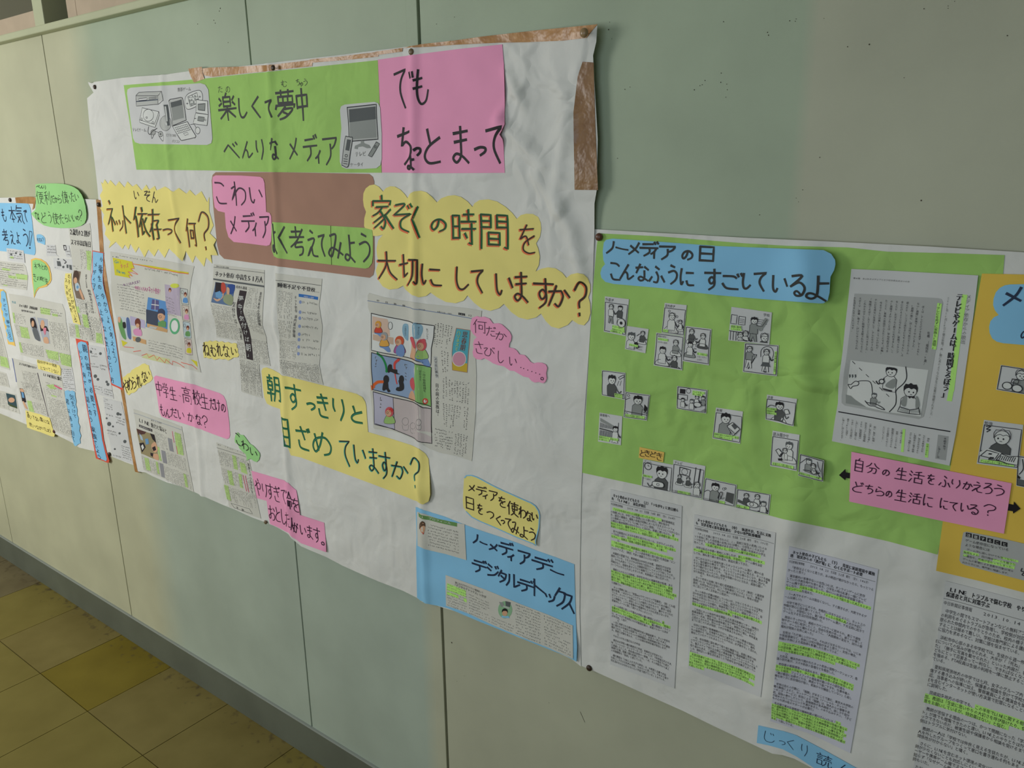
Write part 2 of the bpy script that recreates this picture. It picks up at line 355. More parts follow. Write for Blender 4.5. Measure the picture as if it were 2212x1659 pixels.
            if wid_ is not None: wid = wid_
            else:
                mw = float(np.hypot(*(mp(np.array([[0, .5]])) - mp(np.array([[0, -.5]])))[0])); ww_ = float(np.hypot(*(mp(np.array([[.5, 0]])) - mp(np.array([[-.5, 0]])))[0])); wid = w * min(mw, ww_ * 1.5)
                if measure is not None: measure.append(wid); continue
            if c == 'ー':
                q = np.array([[x0, y0 + .1*Ht], [cx, y0 + .62*Ht], [x1, y1 - .05*Ht]]); q = smooth_pts(q, False, 5); s.line(s.sh.P(q[:, 0], q[:, 1]), wid * .8, m, d, taper=[1.1, .9, 1]); continue
            if g is None:
                if c not in GLY: need_glyphs(c)
                if c not in GLY or not len(GLY[c][0]): continue
                v, f = GLY[c]; lo, hi = v.min(0), v.max(0); q = (v - lo) / np.maximum(hi - lo, 1e-6) - .5; q[:, 1] *= -1
                s.add(mp(q), f, m, d); continue
            for st, isS in g:
                q = st.copy()
                if jit: q = q + RNG.uniform(-jit, jit, q.shape)
                if isS: q = smooth_pts(q, False, 5)
                P = mp(q); tp = [1.05, .95, 1, .85] if len(q) > 2 else [1.1, .9]
                s.line(P, wid, m, d, taper=tp)
_F = """て ~0,12 90,2 90,2 52,28 44,60 78,100
で ~0,14 66,4 66,4 34,32 32,62 60,100;74,8 80,22;90,2 96,16
も ~40,0 30,40 30,75 50,98 80,90 95,60;~10,28 60,24;~8,52 58,48
ち ~5,22 85,10;~48,0 30,50 30,50 60,38 90,52 80,80 45,100
よ ~52,30 95,26;~50,0 52,40 50,80 30,95 8,88 15,74 40,76 90,100
っ ~0,30 50,8 95,20 92,60 50,98
と ~25,0 40,42;~95,25 30,50 5,78 30,98 95,95
ま ~10,18 90,12;~15,42 85,36;~50,0 52,50 50,82 25,98 5,86 25,74 60,82 95,100
た ~5,22 70,14;~38,0 28,50 5,95;~55,42 95,38;~55,72 60,90 98,92
の ~52,12 40,60 15,88 2,60 20,20 60,5 95,35 90,75 55,98
し ~20,0 15,60 30,95 60,98 95,75
く ~85,0 15,42 15,42 90,100
む ~5,28 60,22;~32,0 34,50 20,68 12,50 30,48 36,70 45,92 80,92 88,70;~75,20 98,38
う ~30,0 65,8;~10,38 60,28 90,45 80,75 35,100
ゆ ~10,15 15,70 15,70 40,20 85,20 90,60 55,72;~60,0 58,60 35,100
べ ~0,55 30,15 30,15 95,98;60,10 70,25;78,0 88,15
ん ~60,0 5,98 5,98 35,50 55,60 62,95 98,70
り ~15,5 12,40 22,62 22,62;~80,0 88,50 60,100
な ~2,22 52,16;~32,0 5,52;~68,14 96,30;~66,38 66,85 40,98 22,86 42,74 96,96
こ ~12,8 60,10 85,22;~15,70 35,96 95,98
わ ~28,0 28,100;~5,28 30,22 2,78 2,78 50,28 90,38 88,75 60,98
れ ~26,0 26,100;~2,28 30,22 0,80 0,80 45,25 60,25 58,80 72,96 100,78
ね ~26,0 26,100;~2,28 30,22 0,80 0,80 50,22 80,30 82,75 62,95 50,82 70,78 100,98
い ~8,5 12,70 28,90 38,72;~78,18 96,55
え ~40,0 62,8;~15,36 75,32 5,98 5,98 42,62 55,92 98,96
み ~15,8 55,5 25,88 8,92 2,78 30,58 95,85;~85,35 60,100
ぞ ~20,8 65,4 10,42 10,42 92,36 92,36 45,58 42,85 78,98;78,8 84,18;90,2 97,12
を ~12,18 88,12;~50,0 12,52 12,52 45,40 60,70;~92,38 40,62 30,88 60,100 95,96
に ~10,0 5,50 12,92 24,75;~45,22 92,20;~48,70 60,92 98,92
す ~0,20 98,16;~58,0 60,55 40,70 28,52 45,38 62,52 60,80 30,100
か ~5,30 60,22 60,22 68,50 50,95 32,85;~38,0 5,95;~75,18 98,48
が ~5,30 60,22 60,22 68,50 50,95 32,85;~38,0 5,95;~75,22 95,48;82,2 88,14;93,0 99,11
? ~10,25 45,0 90,12 85,40 45,58 45,76;45,93 47,100
。 ~50,0 95,30 80,95 20,95 5,40 50,0
ざ ~5,22 75,14;~38,0 62,52;~20,62 30,92 85,96;82,4 88,16;93,0 99,12
さ ~5,28 95,18;~45,0 72,58;~18,62 30,95 85,98
き ~10,18 88,10;~10,40 92,32;~42,0 72,66;~18,68 30,96 85,98
ぎ ~10,18 80,10;~10,40 88,32;~42,0 72,66;~18,68 30,96 85,98;86,0 91,10;96,0 100,8
め ~15,15 30,85;~58,0 40,60 15,95 2,70 20,35 70,20 98,50 90,85 60,100
び ~2,22 32,15 8,60 15,92 45,95 62,60 60,12 60,12 92,62;80,2 84,14;92,0 96,11
だ ~0,24 58,16;~32,0 24,50 2,98;~48,46 84,42;~46,76 55,94 92,94;76,4 82,18;88,0 94,14
や ~2,48 60,22 92,35 80,58 50,58;~52,0 62,14;~22,15 55,100
ら ~35,0 60,10;~22,25 15,62 15,62 60,42 90,62 75,90 30,100
ろ ~15,8 78,4 5,58 5,58 60,36 95,58 80,88 35,100
る ~15,6 75,2 8,58 8,58 60,34 95,58 82,92 50,98 35,86 50,76 75,92
ど ~22,5 38,42;~88,28 25,52 2,78 25,98 85,96;72,4 80,18;86,0 94,14
ふ ~40,0 62,14;~45,32 58,60 52,92 30,92;~2,88 18,62;~78,55 98,88
け ~8,0 4,50 10,92 22,75;~42,28 98,24;~74,0 76,60 55,100
お ~2,28 55,22;~30,0 30,80 12,90 5,72 60,48 92,65 80,92 55,98;~75,12 96,30
ご ~10,22 55,20 70,30;~8,68 28,94 80,96;74,6 80,20;90,0 96,14
は ~8,2 4,50 12,95 22,78;~40,26 96,22;~70,0 70,80 48,96 34,84 50,72 98,98
じ ~15,0 10,70 30,98 75,90 98,62;60,2 68,16;80,0 88,14
つ ~0,30 50,8 95,20 92,60 50,98
メ ~88,0 60,50 5,100;~20,28 85,82
デ ~15,20 70,16;~0,46 95,42;~50,46 50,75 22,100;76,4 82,16;90,0 97,12
ィ ~85,0 50,38 5,60;~52,36 52,100
ア ~0,12 96,8 96,8 80,32 60,45;~50,30 48,70 15,100
ネ ~50,0 62,10;~10,28 85,26 85,26 0,78;~50,50 50,100;~62,55 95,78
ッ 10,15 22,45;45,5 55,38;~92,8 80,60 40,100
ト 15,0 15,100;~15,35 95,62
ノ ~85,0 70,55 5,100
ー ~0,35 60,65 100,50
ジ ~10,12 40,26;~2,40 32,55;~5,98 60,80 92,45;68,12 76,26;86,4 94,18
タ ~40,0 5,55;~38,20 92,20 92,20 75,65 20,100;~35,45 72,62
ル ~25,10 22,60 2,98;~58,0 58,92 58,92 98,60
ク ~45,0 5,48;~40,18 92,16 92,16 75,65 20,100
ス ~15,10 80,8 80,8 60,50 0,98;~58,52 98,98
楽 50,0 42,12;30,14 30,48;30,14 70,14 70,48;30,31 70,31;30,48 70,48;8,18 18,28;5,44 20,36;92,14 80,26;82,34 95,44;0,60 100,58;50,50 50,100;48,62 8,92;52,62 92,90
夢 10,8 90,6;32,0 32,16;66,0 66,16;18,22 18,44;18,22 84,22 84,44;18,44 84,44;40,22 40,44;62,22 62,44;8,52 4,64;8,52 94,52 88,62;~48,58 12,88;~40,66 82,66 50,92 20,100;38,76 56,84
中 8,22 10,62;8,22 90,20 88,58;10,58 88,56;50,0 50,100
考 15,18 75,15;45,0 45,36;0,38 98,34;~90,8 50,48 5,72;~40,56 85,52;~42,56 36,72 85,70 82,92 60,100
家 50,0 50,12;8,18 6,32;8,18 92,16 86,28;22,36 78,33;~50,36 30,52 5,62;~40,48 62,75 52,100 40,94;~48,62 8,82;~55,72 10,98;~88,42 62,60;~60,58 98,98
時 5,18 5,82;5,18 32,17 32,80;5,48 32,47;5,80 32,79;50,14 92,12;70,0 70,34;40,34 100,32;42,54 98,52;82,38 82,96 70,92;54,66 62,78
間 8,0 8,100;8,0 40,0 40,38;8,19 40,18;8,37 40,36;60,0 60,38;60,0 94,0 94,98 84,94;60,18 94,18;60,36 94,35;32,52 32,88;32,52 68,52 68,88;32,70 68,70;32,87 68,87
大 5,35 95,30;~50,0 45,50 5,100;~50,38 65,75 98,98
切 0,38 45,30;~22,5 22,75 22,75 42,62;~50,20 98,18 98,18 90,90 72,88;~72,22 65,70 40,100
依 ~25,0 0,42;15,30 15,100;64,0 66,14;35,22 98,20;~64,24 32,66;~50,48 50,92 50,92 66,80;~92,34 72,52;~62,38 75,75 100,96
存 2,18 98,15;~45,0 30,45 0,75;22,48 22,100;~42,38 82,36 62,52;~64,52 70,92 54,96;38,66 98,64
何 ~28,0 2,42;16,30 16,100;34,16 100,14;42,40 42,70;42,40 68,40 68,68;42,68 68,68;86,16 86,96 74,92
朝 8,12 44,11;26,0 26,22;10,24 10,56;10,24 42,24 42,56;10,40 42,40;10,56 42,56;2,72 50,71;26,56 26,100;~62,6 60,60 48,98;62,6 94,5 94,96 84,92;62,32 94,32;62,56 94,56
目 15,0 15,100;15,0 85,0 85,100;15,33 85,33;15,64 85,64;15,97 85,97
学 18,4 26,18;46,0 52,15;82,2 70,18;5,28 2,42;5,28 96,26 90,40;~28,44 72,43 52,58;~52,58 58,94 42,98;5,68 98,66
生 ~30,5 8,40;22,28 88,26;52,0 52,96;20,60 85,58;2,97 98,95
高 50,0 50,10;4,13 96,12;28,22 28,38;28,22 72,22 72,38;28,38 72,38;8,50 8,100;8,50 92,50 92,98 82,95;34,64 34,84;34,64 68,64 68,84;34,84 68,84
校 0,28 42,27;22,0 22,100;~22,32 2,70;24,40 38,56;70,0 70,14;46,18 98,17;~62,26 48,46;~80,26 96,44;~88,48 70,82 42,100;~54,52 75,82 100,98
命 ~50,0 30,25 0,42;~50,0 72,25 100,42;35,38 65,37;14,54 14,86;14,54 42,54 42,84;14,84 42,84;58,54 58,100;58,54 90,54 90,84 80,84
使 ~26,0 2,42;14,30 14,100;34,14 100,13;66,0 66,50;44,28 44,52;44,28 90,28 90,52;44,52 90,52;~66,50 60,78 34,100;~46,62 70,86 100,100
日 12,0 12,100;12,0 88,0 88,100;12,48 88,48;12,97 88,97
自 ~52,0 40,14;15,16 15,100;15,16 85,16 85,100;15,44 85,44;15,70 85,70;15,98 85,98
分 ~38,0 25,25 0,45;~60,0 75,25 100,42;~25,50 75,50 72,92 56,96;~46,52 40,78 15,100
活 8,5 20,18;2,32 16,44;~2,96 18,66;~80,0 40,10;30,30 100,28;62,8 62,55;38,58 38,98;38,58 88,58 88,98;38,96 88,96
本 2,26 98,24;50,0 50,100;~48,28 4,78;~52,28 96,74;28,80 72,80
気 ~28,0 8,32;22,14 92,13;24,30 80,29;~8,46 78,44 80,80 98,98;~60,56 12,92;24,60 58,90
便 ~26,0 2,42;14,30 14,100;34,10 100,9;44,24 44,60;44,24 90,24 90,60;44,42 90,42;44,60 90,60;~67,10 66,66 36,100;~44,70 70,90 100,100
利 ~50,2 10,12;2,32 56,30;30,8 30,100;~30,34 2,76;32,42 54,62;68,12 68,68;92,0 92,96 78,92
人 ~50,0 40,50 2,100;~48,30 60,70 98,100
読 20,0 26,8;2,14 44,14;8,28 38,28;8,42 38,42;8,58 8,96;8,58 38,58 38,94;8,94 38,94;50,12 98,11;74,0 74,28;56,28 92,28;50,42 50,54;50,42 98,42 96,54;~64,54 60,80 42,100;~80,54 80,92 98,92 100,80"""
STROKES = {}
for _l in _F.split('\n'):
    _c, _r = _l.split(' ', 1); _st = []
    for _s in _r.split(';'):
        _sm = _s.startswith('~'); _s = _s.lstrip('~'); _st.append((np.array([[float(a) for a in q.split(',')] for q in _s.split()]), _sm))
    _a = np.concatenate([x for x, _ in _st]); _lo, _hi = _a.min(0), _a.max(0)
    STROKES[_c] = [(((x - _lo) / (_hi - _lo)) - .5, sm) for x, sm in _st]
# ------------------------------------------------------------------ the room
BX0 = float(W0(933, 1320)[0])
def wallpaint():
    m = bpy.data.materials.new('painted_wall_board'); m.use_nodes = True; nt = m.node_tree; b = nt.nodes['Principled BSDF']; L = nt.links.new
    g = nt.nodes.new('ShaderNodeNewGeometry'); sx = nt.nodes.new('ShaderNodeSeparateXYZ'); L(g.outputs['Position'], sx.inputs[0])
    wob = nt.nodes.new('ShaderNodeTexNoise'); wob.inputs['Scale'].default_value = 1.6; wob.inputs['Detail'].default_value = 3; L(g.outputs['Position'], wob.inputs['Vector'])
    ad = nt.nodes.new('ShaderNodeMath'); ad.operation = 'MULTIPLY_ADD'; ad.inputs[1].default_value = .012; L(wob.outputs['Fac'], ad.inputs[0]); L(sx.outputs['X'], ad.inputs[2])
    # beige and greenish tones in vertical bands along the wall
    r = nt.nodes.new('ShaderNodeValToRGB'); mr = nt.nodes.new('ShaderNodeMapRange'); mr.inputs[1].default_value = -4; mr.inputs[2].default_value = 1
    L(ad.outputs[0], mr.inputs[0]); L(mr.outputs[0], r.inputs[0]); e = r.color_ramp.elements
    be = (*srgb(190, 190, 161), 1); gr = (*srgb(170, 184, 160), 1); be2 = (*srgb(184, 186, 164), 1)
    P = lambda x: (x + .006 + 4) / 5
    e[0].position = 0; e[0].color = be; e[1].position = P(-2.26); e[1].color = be
    for x, c in ((-2.12, gr), (-.350, gr), (-.340, be2)): q = e.new(P(x)); q.color = c
    lo = nt.nodes.new('ShaderNodeValToRGB'); L(mr.outputs[0], lo.inputs[0]); e = lo.color_ramp.elements
    e[0].position = 0; e[0].color = be; e[1].position = P(-2.23); e[1].color = be
    for x, c in ((-2.08, (*srgb(171, 183, 168), 1)), (BX0 - .03, (*srgb(170, 183, 170), 1)), (BX0 - .005, be2)): q = e.new(P(x)); q.color = c
    hz = nt.nodes.new('ShaderNodeMath'); hz.operation = 'GREATER_THAN'; hz.inputs[1].default_value = 1.05; L(sx.outputs['Z'], hz.inputs[0])
    mx = nt.nodes.new('ShaderNodeMix'); mx.data_type = 'RGBA'; L(hz.outputs[0], mx.inputs[0]); L(lo.outputs[0], mx.inputs[6]); L(r.outputs[0], mx.inputs[7])
    n = nt.nodes.new('ShaderNodeTexNoise'); n.inputs['Scale'].default_value = 5; n.inputs['Detail'].default_value = 8; L(g.outputs['Position'], n.inputs['Vector'])
    mr2 = nt.nodes.new('ShaderNodeMapRange'); mr2.inputs[1].default_value = .3; mr2.inputs[2].default_value = .7; mr2.inputs[3].default_value = .9; mr2.inputs[4].default_value = 1.06; L(n.outputs['Fac'], mr2.inputs[0])
    ml = nt.nodes.new('ShaderNodeVectorMath'); ml.operation = 'SCALE'; L(mx.outputs[2], ml.inputs[0]); L(mr2.outputs[0], ml.inputs['Scale']); L(ml.outputs[0], b.inputs['Base Color'])
    b.inputs['Roughness'].default_value = .5; b.inputs['Specular IOR Level'].default_value = .3
    bn = nt.nodes.new('ShaderNodeTexNoise'); bn.inputs['Scale'].default_value = 420; L(g.outputs['Position'], bn.inputs['Vector'])
    bp = nt.nodes.new('ShaderNodeBump'); bp.inputs['Strength'].default_value = .12; bp.inputs['Distance'].default_value = .001; L(bn.outputs['Fac'], bp.inputs['Height']); L(bp.outputs[0], b.inputs['Normal'])
    return m
PAINT = wallpaint(); DARK = mat('dark_groove', srgb(62, 58, 44)); RAILM = mat('painted_rail', srgb(188, 192, 160), .5, .3, noise=.06, nscale=8)
BASEM = mat('vinyl_baseboard', srgb(104, 110, 98), .4, .35, noise=.18, nscale=6, bump=.1, bscale=200); FRAMEM = mat('sash_paint', srgb(188, 170, 148), .6, .2, noise=.08, nscale=20)
PLAST = mat('ceiling_white', srgb(206, 206, 198), .9); WALL2 = mat('opposite_wall_paint', srgb(190, 192, 170), .8); STRIP = mat('bare_batten', srgb(178, 178, 152), .7, .2, noise=.14, nscale=40)
RZ = CAMZ + S * .3365; BZ = CAMZ - S * 1.298
X0, X1 = -6.2, 1.55
wall = box('wall_right', X0, X1, .012, .09, 0, RZ, DARK); tag(wall, kind='structure')
seams = [S * q for q in (-5.575, -4.735, -3.895, -3.056, -2.215, -1.375)]
bx0 = float(W0(933, 1320)[0]); bx1 = float(W0(953, 1320)[0]); edges = [X0] + seams + [bx0]
for a, b in zip(edges[:-1], edges[1:]): box('panel', a + .002, b - .002 if b != bx0 else b, 0, .012, BZ, RZ, PAINT, wall, .0012)
box('batten', bx0 + .0005, bx1, -.002, .012, BZ, RZ, PAINT, wall, .001)
for a, b in ((bx1 + .005, X1),): box('panel', a, b, 0, .012, BZ, RZ, PAINT, wall, .0012)
# nail holes and scuffs
def holes():
    pts = [(1990,433,2.4),(1878,96,2.2),(1831,101,1.6),(1563,47,1.4),(1658,70,1.5),(1660,76,1.5),(1706,45,1.5),(1720,41,1.2),(1718,46,1.2),(1780,40,1),(1953,168,1.2),(2176,77,2),(1996,19,1.6),(2048,13,1.2),(2048,18,1.2),(2062,3,1.2),(1500,194,1.6),(1512,185,1.1),(1517,183,1.1),(1523,174,1.4),(1558,158,1.4),(1557,178,1.5),(1570,182,1.1),(1571,194,1.2),(1568,210,1.1),(1350,193,1.2),(1361,188,1),(1315,64,1.8),(1317,48,1),(1322,84,1),(1771,340,1.4),(1734,410,1.2),(1720,428,1),(1725,436,1),(1641,464,1.3),(1334,342,1.1),(476,18,1.8),(474,24,1.4),(462,44,1.4),(465,50,1.4),(427,52,1.3),(493,92,1.2),(976,1388,2.6),(1186,1518,1.2),(1003,1460,1),(1040,1456,1),(987,1472,1),(943,52,1),(982,37,1)]
    vs, fs = [], []
    for px, py, r in pts:
        x, z = W0(px, py); r *= .00048 * (1 + (1500 - px) * .0005); n = len(vs)
        for k in range(7): vs.append((float(x) + r * math.cos(k*.8976), -.0004, float(z) + r * 1.1 * math.sin(k*.8976)))
        fs.append(tuple(range(n, n + 7)))
    for a, b in (((1253,1537),(1263,1560)),((973,1559),(978,1561))):
        (x, z), (x2, z2) = W0(*a), W0(*b); n = len(vs); vs += [(x, -.0004, z), (x2, -.0004, z2), (x2 + .0008, -.0004, z2), (x + .0008, -.0004, z)]; fs.append((n, n+1, n+2, n+3))
    o = mesh('nail_holes', vs, fs, mat('hole_dark', srgb(70, 60, 48)), wall); tag(o, 'small dark nail holes and scratches in the painted boards', kind='stuff')
holes()
bb = box('baseboard_right', X0, X1, -.004, .012, 0, BZ - .001, BASEM, None, .0012); tag(bb, kind='structure')
box('lip', X0, X1, -.006, .010, BZ - .004, BZ, mat('base_lip', srgb(150, 156, 150), .5), bb, .0008)
rt = float(WY(0, 75.6, -.022)[1])
tr = box('trim_1', X0, X1, -.022, .09, RZ, rt, RAILM, None, .003); tag(tr, kind='structure')
# sliding transom sashes over the rail
wy = .03
def wx(px, py, y=wy): return tuple(float(q) for q in WY(px, py, y))
ZB = rt; ZT = 2.42
a_r = wx(92, 28)[0]; p_r = wx(112, 20)[0]; s2l = wx(144, 12)[0]; st = wx(163, 6)[0] - s2l; fr_h = wx(0, 43)[1] - ZB
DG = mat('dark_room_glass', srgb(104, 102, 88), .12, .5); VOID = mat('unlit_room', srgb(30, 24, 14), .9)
def sash(name, xa, xb, y):
    w = bpy.data.objects.new(name, None); COL.objects.link(w); w.location = (xa, y, ZB); tag(w, kind='structure')
    box('bottom_rail', xa, xb, y, y + .03, ZB, ZB + fr_h, FRAMEM, w, .001); box('top_rail', xa, xb, y, y + .03, ZT - .05, ZT, FRAMEM, w, .001)
    box('stile', xa, xa + st, y - .001, y + .031, ZB, ZT, FRAMEM, w, .001); box('stile', xb - st, xb, y - .001, y + .031, ZB, ZT, FRAMEM, w, .001)
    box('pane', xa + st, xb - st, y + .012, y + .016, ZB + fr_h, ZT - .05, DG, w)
sash('window_1', a_r - .86, a_r, wy); sash('window_2', s2l, s2l + .86, wy)
t2 = box('trim_2', a_r, p_r, .005, .09, ZB, ZT, RAILM, None, .002); tag(t2, kind='structure')
xs = s2l + .90; k = 3
while xs < X1 - .3: sash('window_%d' % k, xs, min(xs + .86, X1 - .02), wy); xs += .90; k += 1
xs = a_r - .90
while xs > X0 + .3: sash('window_%d' % k, max(xs - .86, X0 + .02), xs, wy); xs -= .90; k += 1
o = box('unlit_room_sheet', X0, X1, .09, .12, RZ, ZT, VOID); tag(o, kind='structure')  # near-black sheet: the unlit room's darkness put into its colour
o = box('trim_3', X0, X1, -.01, .09, ZT, ZT + .08, RAILM); tag(o, kind='structure')
o = box('wall_right_top', X0, X1, 0, .09, ZT + .08, 2.75, WALL2); tag(o, kind='structure')
o = box('ceiling', X0, X1, -2.45, .12, 2.75, 2.8, PLAST); tag(o, kind='structure')
o = box('wall_back', X0 - .06, X0, -2.45, .12, 0, 2.8, WALL2); tag(o, kind='structure')
o = box('wall_front', X1, X1 + .06, -2.45, .12, 0, 2.8, WALL2); tag(o, kind='structure')
# opposite wall with its two window openings
def holewall():
    wl = box('wall_left', X0, X1, -2.45, -2.35, 0, .95, WALL2); tag(wl, kind='structure')
    box('upper_wall', X0, X1, -2.45, -2.35, 2.3, 2.75, WALL2, wl); xs = [X0, -4.1, -2.2, -1.4, .4, X1]
    for a, b in ((xs[0], xs[1]), (xs[2], xs[3]), (xs[4], xs[5])): box('pier', a, b, -2.45, -2.35, .95, 2.3, WALL2, wl)
    for i, (a, b) in enumerate(((xs[1], xs[2]), (xs[3], xs[4]))):
        w = bpy.data.objects.new('window_%d' % (k + i), None); COL.objects.link(w); w.location = ((a + b) / 2, -2.4, .95); tag(w, kind='structure')
        for q in (a, (a + b) / 2 - .02, b - .04): box('stile', q, q + .04, -2.42, -2.38, .95, 2.3, FRAMEM, w, .002)
        for z in (.95, 2.26): box('sash_rail', a + .04, b - .04, -2.415, -2.385, z, z + .04, FRAMEM, w, .002)
holewall()
# vinyl floor tiles
def tilemat(name, c, c2):
    m = bpy.data.materials.new(name); m.use_nodes = True; nt = m.node_tree; b = nt.nodes['Principled BSDF']; L = nt.links.new
    g = nt.nodes.new('ShaderNodeNewGeometry'); n = nt.nodes.new('ShaderNodeTexNoise'); n.inputs['Scale'].default_value = 9; n.inputs['Detail'].default_value = 8; L(g.outputs['Position'], n.inputs['Vector'])
    r = nt.nodes.new('ShaderNodeValToRGB'); r.color_ramp.elements[0].position = .3; r.color_ramp.elements[1].position = .7; r.color_ramp.elements[0].color = (*srgb(*c2), 1); r.color_ramp.elements[1].color = (*srgb(*c), 1); L(n.outputs['Fac'], r.inputs[0])
    # grime that gathers along the baseboard and scuffs
    s = nt.nodes.new('ShaderNodeSeparateXYZ'); L(g.outputs['Position'], s.inputs[0]); mr = nt.nodes.new('ShaderNodeMapRange'); mr.inputs[1].default_value = -.13; mr.inputs[2].default_value = .0; L(s.outputs['Y'], mr.inputs[0])
    n2 = nt.nodes.new('ShaderNodeTexNoise'); n2.inputs['Scale'].default_value = 38; n2.inputs['Detail'].default_value = 6; L(g.outputs['Position'], n2.inputs['Vector'])
    ad = nt.nodes.new('ShaderNodeMath'); ad.operation = 'MULTIPLY_ADD'; ad.inputs[1].default_value = .22; L(mr.outputs[0], ad.inputs[0]); L(n2.outputs['Fac'], ad.inputs[2])
    rr = nt.nodes.new('ShaderNodeValToRGB'); rr.color_ramp.elements[0].position = .72; rr.color_ramp.elements[0].color = (0, 0, 0, 1); rr.color_ramp.elements[1].position = .92; rr.color_ramp.elements[1].color = (1, 1, 1, 1); L(ad.outputs[0], rr.inputs[0])
    mx = nt.nodes.new('ShaderNodeMix'); mx.data_type = 'RGBA'; L(rr.outputs[0], mx.inputs[0]); L(r.outputs[0], mx.inputs[6]); mx.inputs[7].default_value = (*srgb(84, 72, 50), 1); L(mx.outputs[2], b.inputs['Base Color'])
    b.inputs['Roughness'].default_value = .55; b.inputs['Specular IOR Level'].default_value = .25; return m
TM = [tilemat('tile_brown', (132, 119, 68), (120, 107, 58)), tilemat('tile_olive', (132, 120, 62), (122, 110, 54)), tilemat('tile_yellow', (128, 113, 36), (118, 103, 30)), tilemat('tile_grey', (124, 114, 84), (108, 97, 70))]
fl = box('floor', X0, X1, -2.45, .05, -.05, -.004, mat('tile_joint', srgb(52, 44, 30)))
tag(fl, kind='structure'); G = .0012; tmesh = {}
def tile(i, j, m):
    xa = S * -2.858 + .305 * i; ya = -.264 - .305 * (j + 1); key = (j == -1, m.name)
    if key not in tmesh:
        d = .264 if j == -1 else .305; v, f = boxv(G, .305 - G, G, d - G, -.004, 0)
        me = bpy.data.meshes.new('tile'); me.from_pydata(v, [], f); me.materials.append(m); tmesh[key] = me
    o = bpy.data.objects.new('tile', tmesh[key]); COL.objects.link(o); o.parent = fl
    o.location = Vector((xa, ya, random.uniform(-.0004, 0))) - Vector(fl.location)
for i in range(-10, 15):
    for j in range(-1, 6):
        if S * -2.858 + .305 * (i + 1) > X1: continue
        sp = {(0, -1): 1, (1, -1): 0, (2, -1): 2, (3, -1): 0, (4, -1): 0, (-1, -1): 3, (0, 0): 1, (1, 0): 1, (2, 0): 1, (3, 0): 1, (-2, -1): 3}
        tile(i, j, TM[sp.get((i, j), random.choice((0, 1, 0, 1, 0)))])
DOC1 = ("ネット依存の子どもたち　（上）「つながり」に終日縛ら|れ　「LINE」　返信が重圧", "中日新聞記事情報　　　2013.08.21　生活面　18頁　朝刊　（全1,364字）", """　{「スマホを持たせたのは間違いだったのでは…」。}東京都練馬区
の母親(45)は、中学二年の長男(13)の使い方に、頭を悩ませ
る。部活の連絡は、複数の会員が同時にメールできるスマートフォ
ンの無料メールアプリ「LINE(ライン)」経由。「ラインにつながらない
と明日の集合時間も分からない」と言われ、昨夏に買い与えた。{夏
休みになると、徹夜で友人と「ライン」漬け。「寝る時間を割いてまで
友達とつながらなくていい」と、何度も没収した。}

　家では居間からスマホを持ち出さないルール。だがラインのグル
ープは五つあり、{ほぼ一分ごとに着信音が鳴り、息子は「早く返信し
なきゃ」。母親は「家族の時間を侵食されている」と嘆く。}
　　　◇
{　「今の中高生は常に携帯電話に神経をとがらせていないといけな
い。かなり疲れている」}。ネット依存予防に取り組む任意団体「エン
ジェルアイズ」（東京）代表の遠藤さん(52)は話す。

　内閣府の調査では、携帯電話は中学生が半数、高校生がほぼ全
員持っている。うちスマホは中学生で四分の一、高校生で半数以
上。今でも人気の「ライン」は連絡手段としてインフラ化している。
時差がなく、感情を表すイラスト画像でニュアンスも伝えられる。グ
ループでのやりとりがしやすいため、利用者が一気に広がった。

　遠藤さんのもとには昨年、中学生を中心に相談件数が急増。ある
{中三男子は「毎日徹夜でラインをするので、学校で注意され、脱退
されていると感じる。やめたいが一人だけ抜けられない」と顔面を
蒼白に悩む。「子どもはどこかに属し、誰かとつながることで安心感を
得ている。無駄な時間と分かっていても、続けざるを得ないようだ」}
と遠藤さん。

　ネット問題に詳しい「全国webカウンセリング協議会」（同）にも相
談が急増。一人だけラインのグループから外されるいじめが横行し
ている。メッセージを読んだことが相手に分かるので、素早い返信
がプレッシャーに。返信しないと学校で無視された、嫌がらせされた
との相談も。このため食事中や就寝中もスマホを手放さない子や、
授業中にノートに隠して続ける子もいるという。

　メール依存に詳しい千葉大大学院の藤川教授によると、{返
信数が多い子ほどストレスが大きく「親との会話がない」「勉強に
自信がない」などの問題を抱える傾向にある。}藤川教授は「ライン
は、メールより依存的になる可能性が高い。家庭でのルール決め
が不可欠」と話す。
　　　◇
　一日に発表された厚生労働省研究班の調査結果で、ネット依存を
強く疑われる中高生は全国で8.1%に上り、約五十一万八千人と
推計された。子どものネットや携帯電話の利用時間が長くなる夏休
み。現状と対策を考える。（この企画は谷本記者が担当します）
　　　◇
　やめたいけれど陰口などが不安

　東京大大学院の橋元教授が三年前、会員同士が交流するS
NS（ソーシャル・ネットワーキング・サービス）で利用者五万六千人
に調査したところ、依存者は全体の一割強。トイレや風呂でも続け、
食事や仕事、授業の間も利用していた。一方、その半数が50％以上
の人間関係も「負担」と感じていた。

　橋元教授は「SNSによるきずな依存」は、大勢感と主義で人目
を気にしすぎる日本人の特性。やめたいと思っても、やめると陰で
何を言われるか分からないとの不安で続けている」とみている。""")
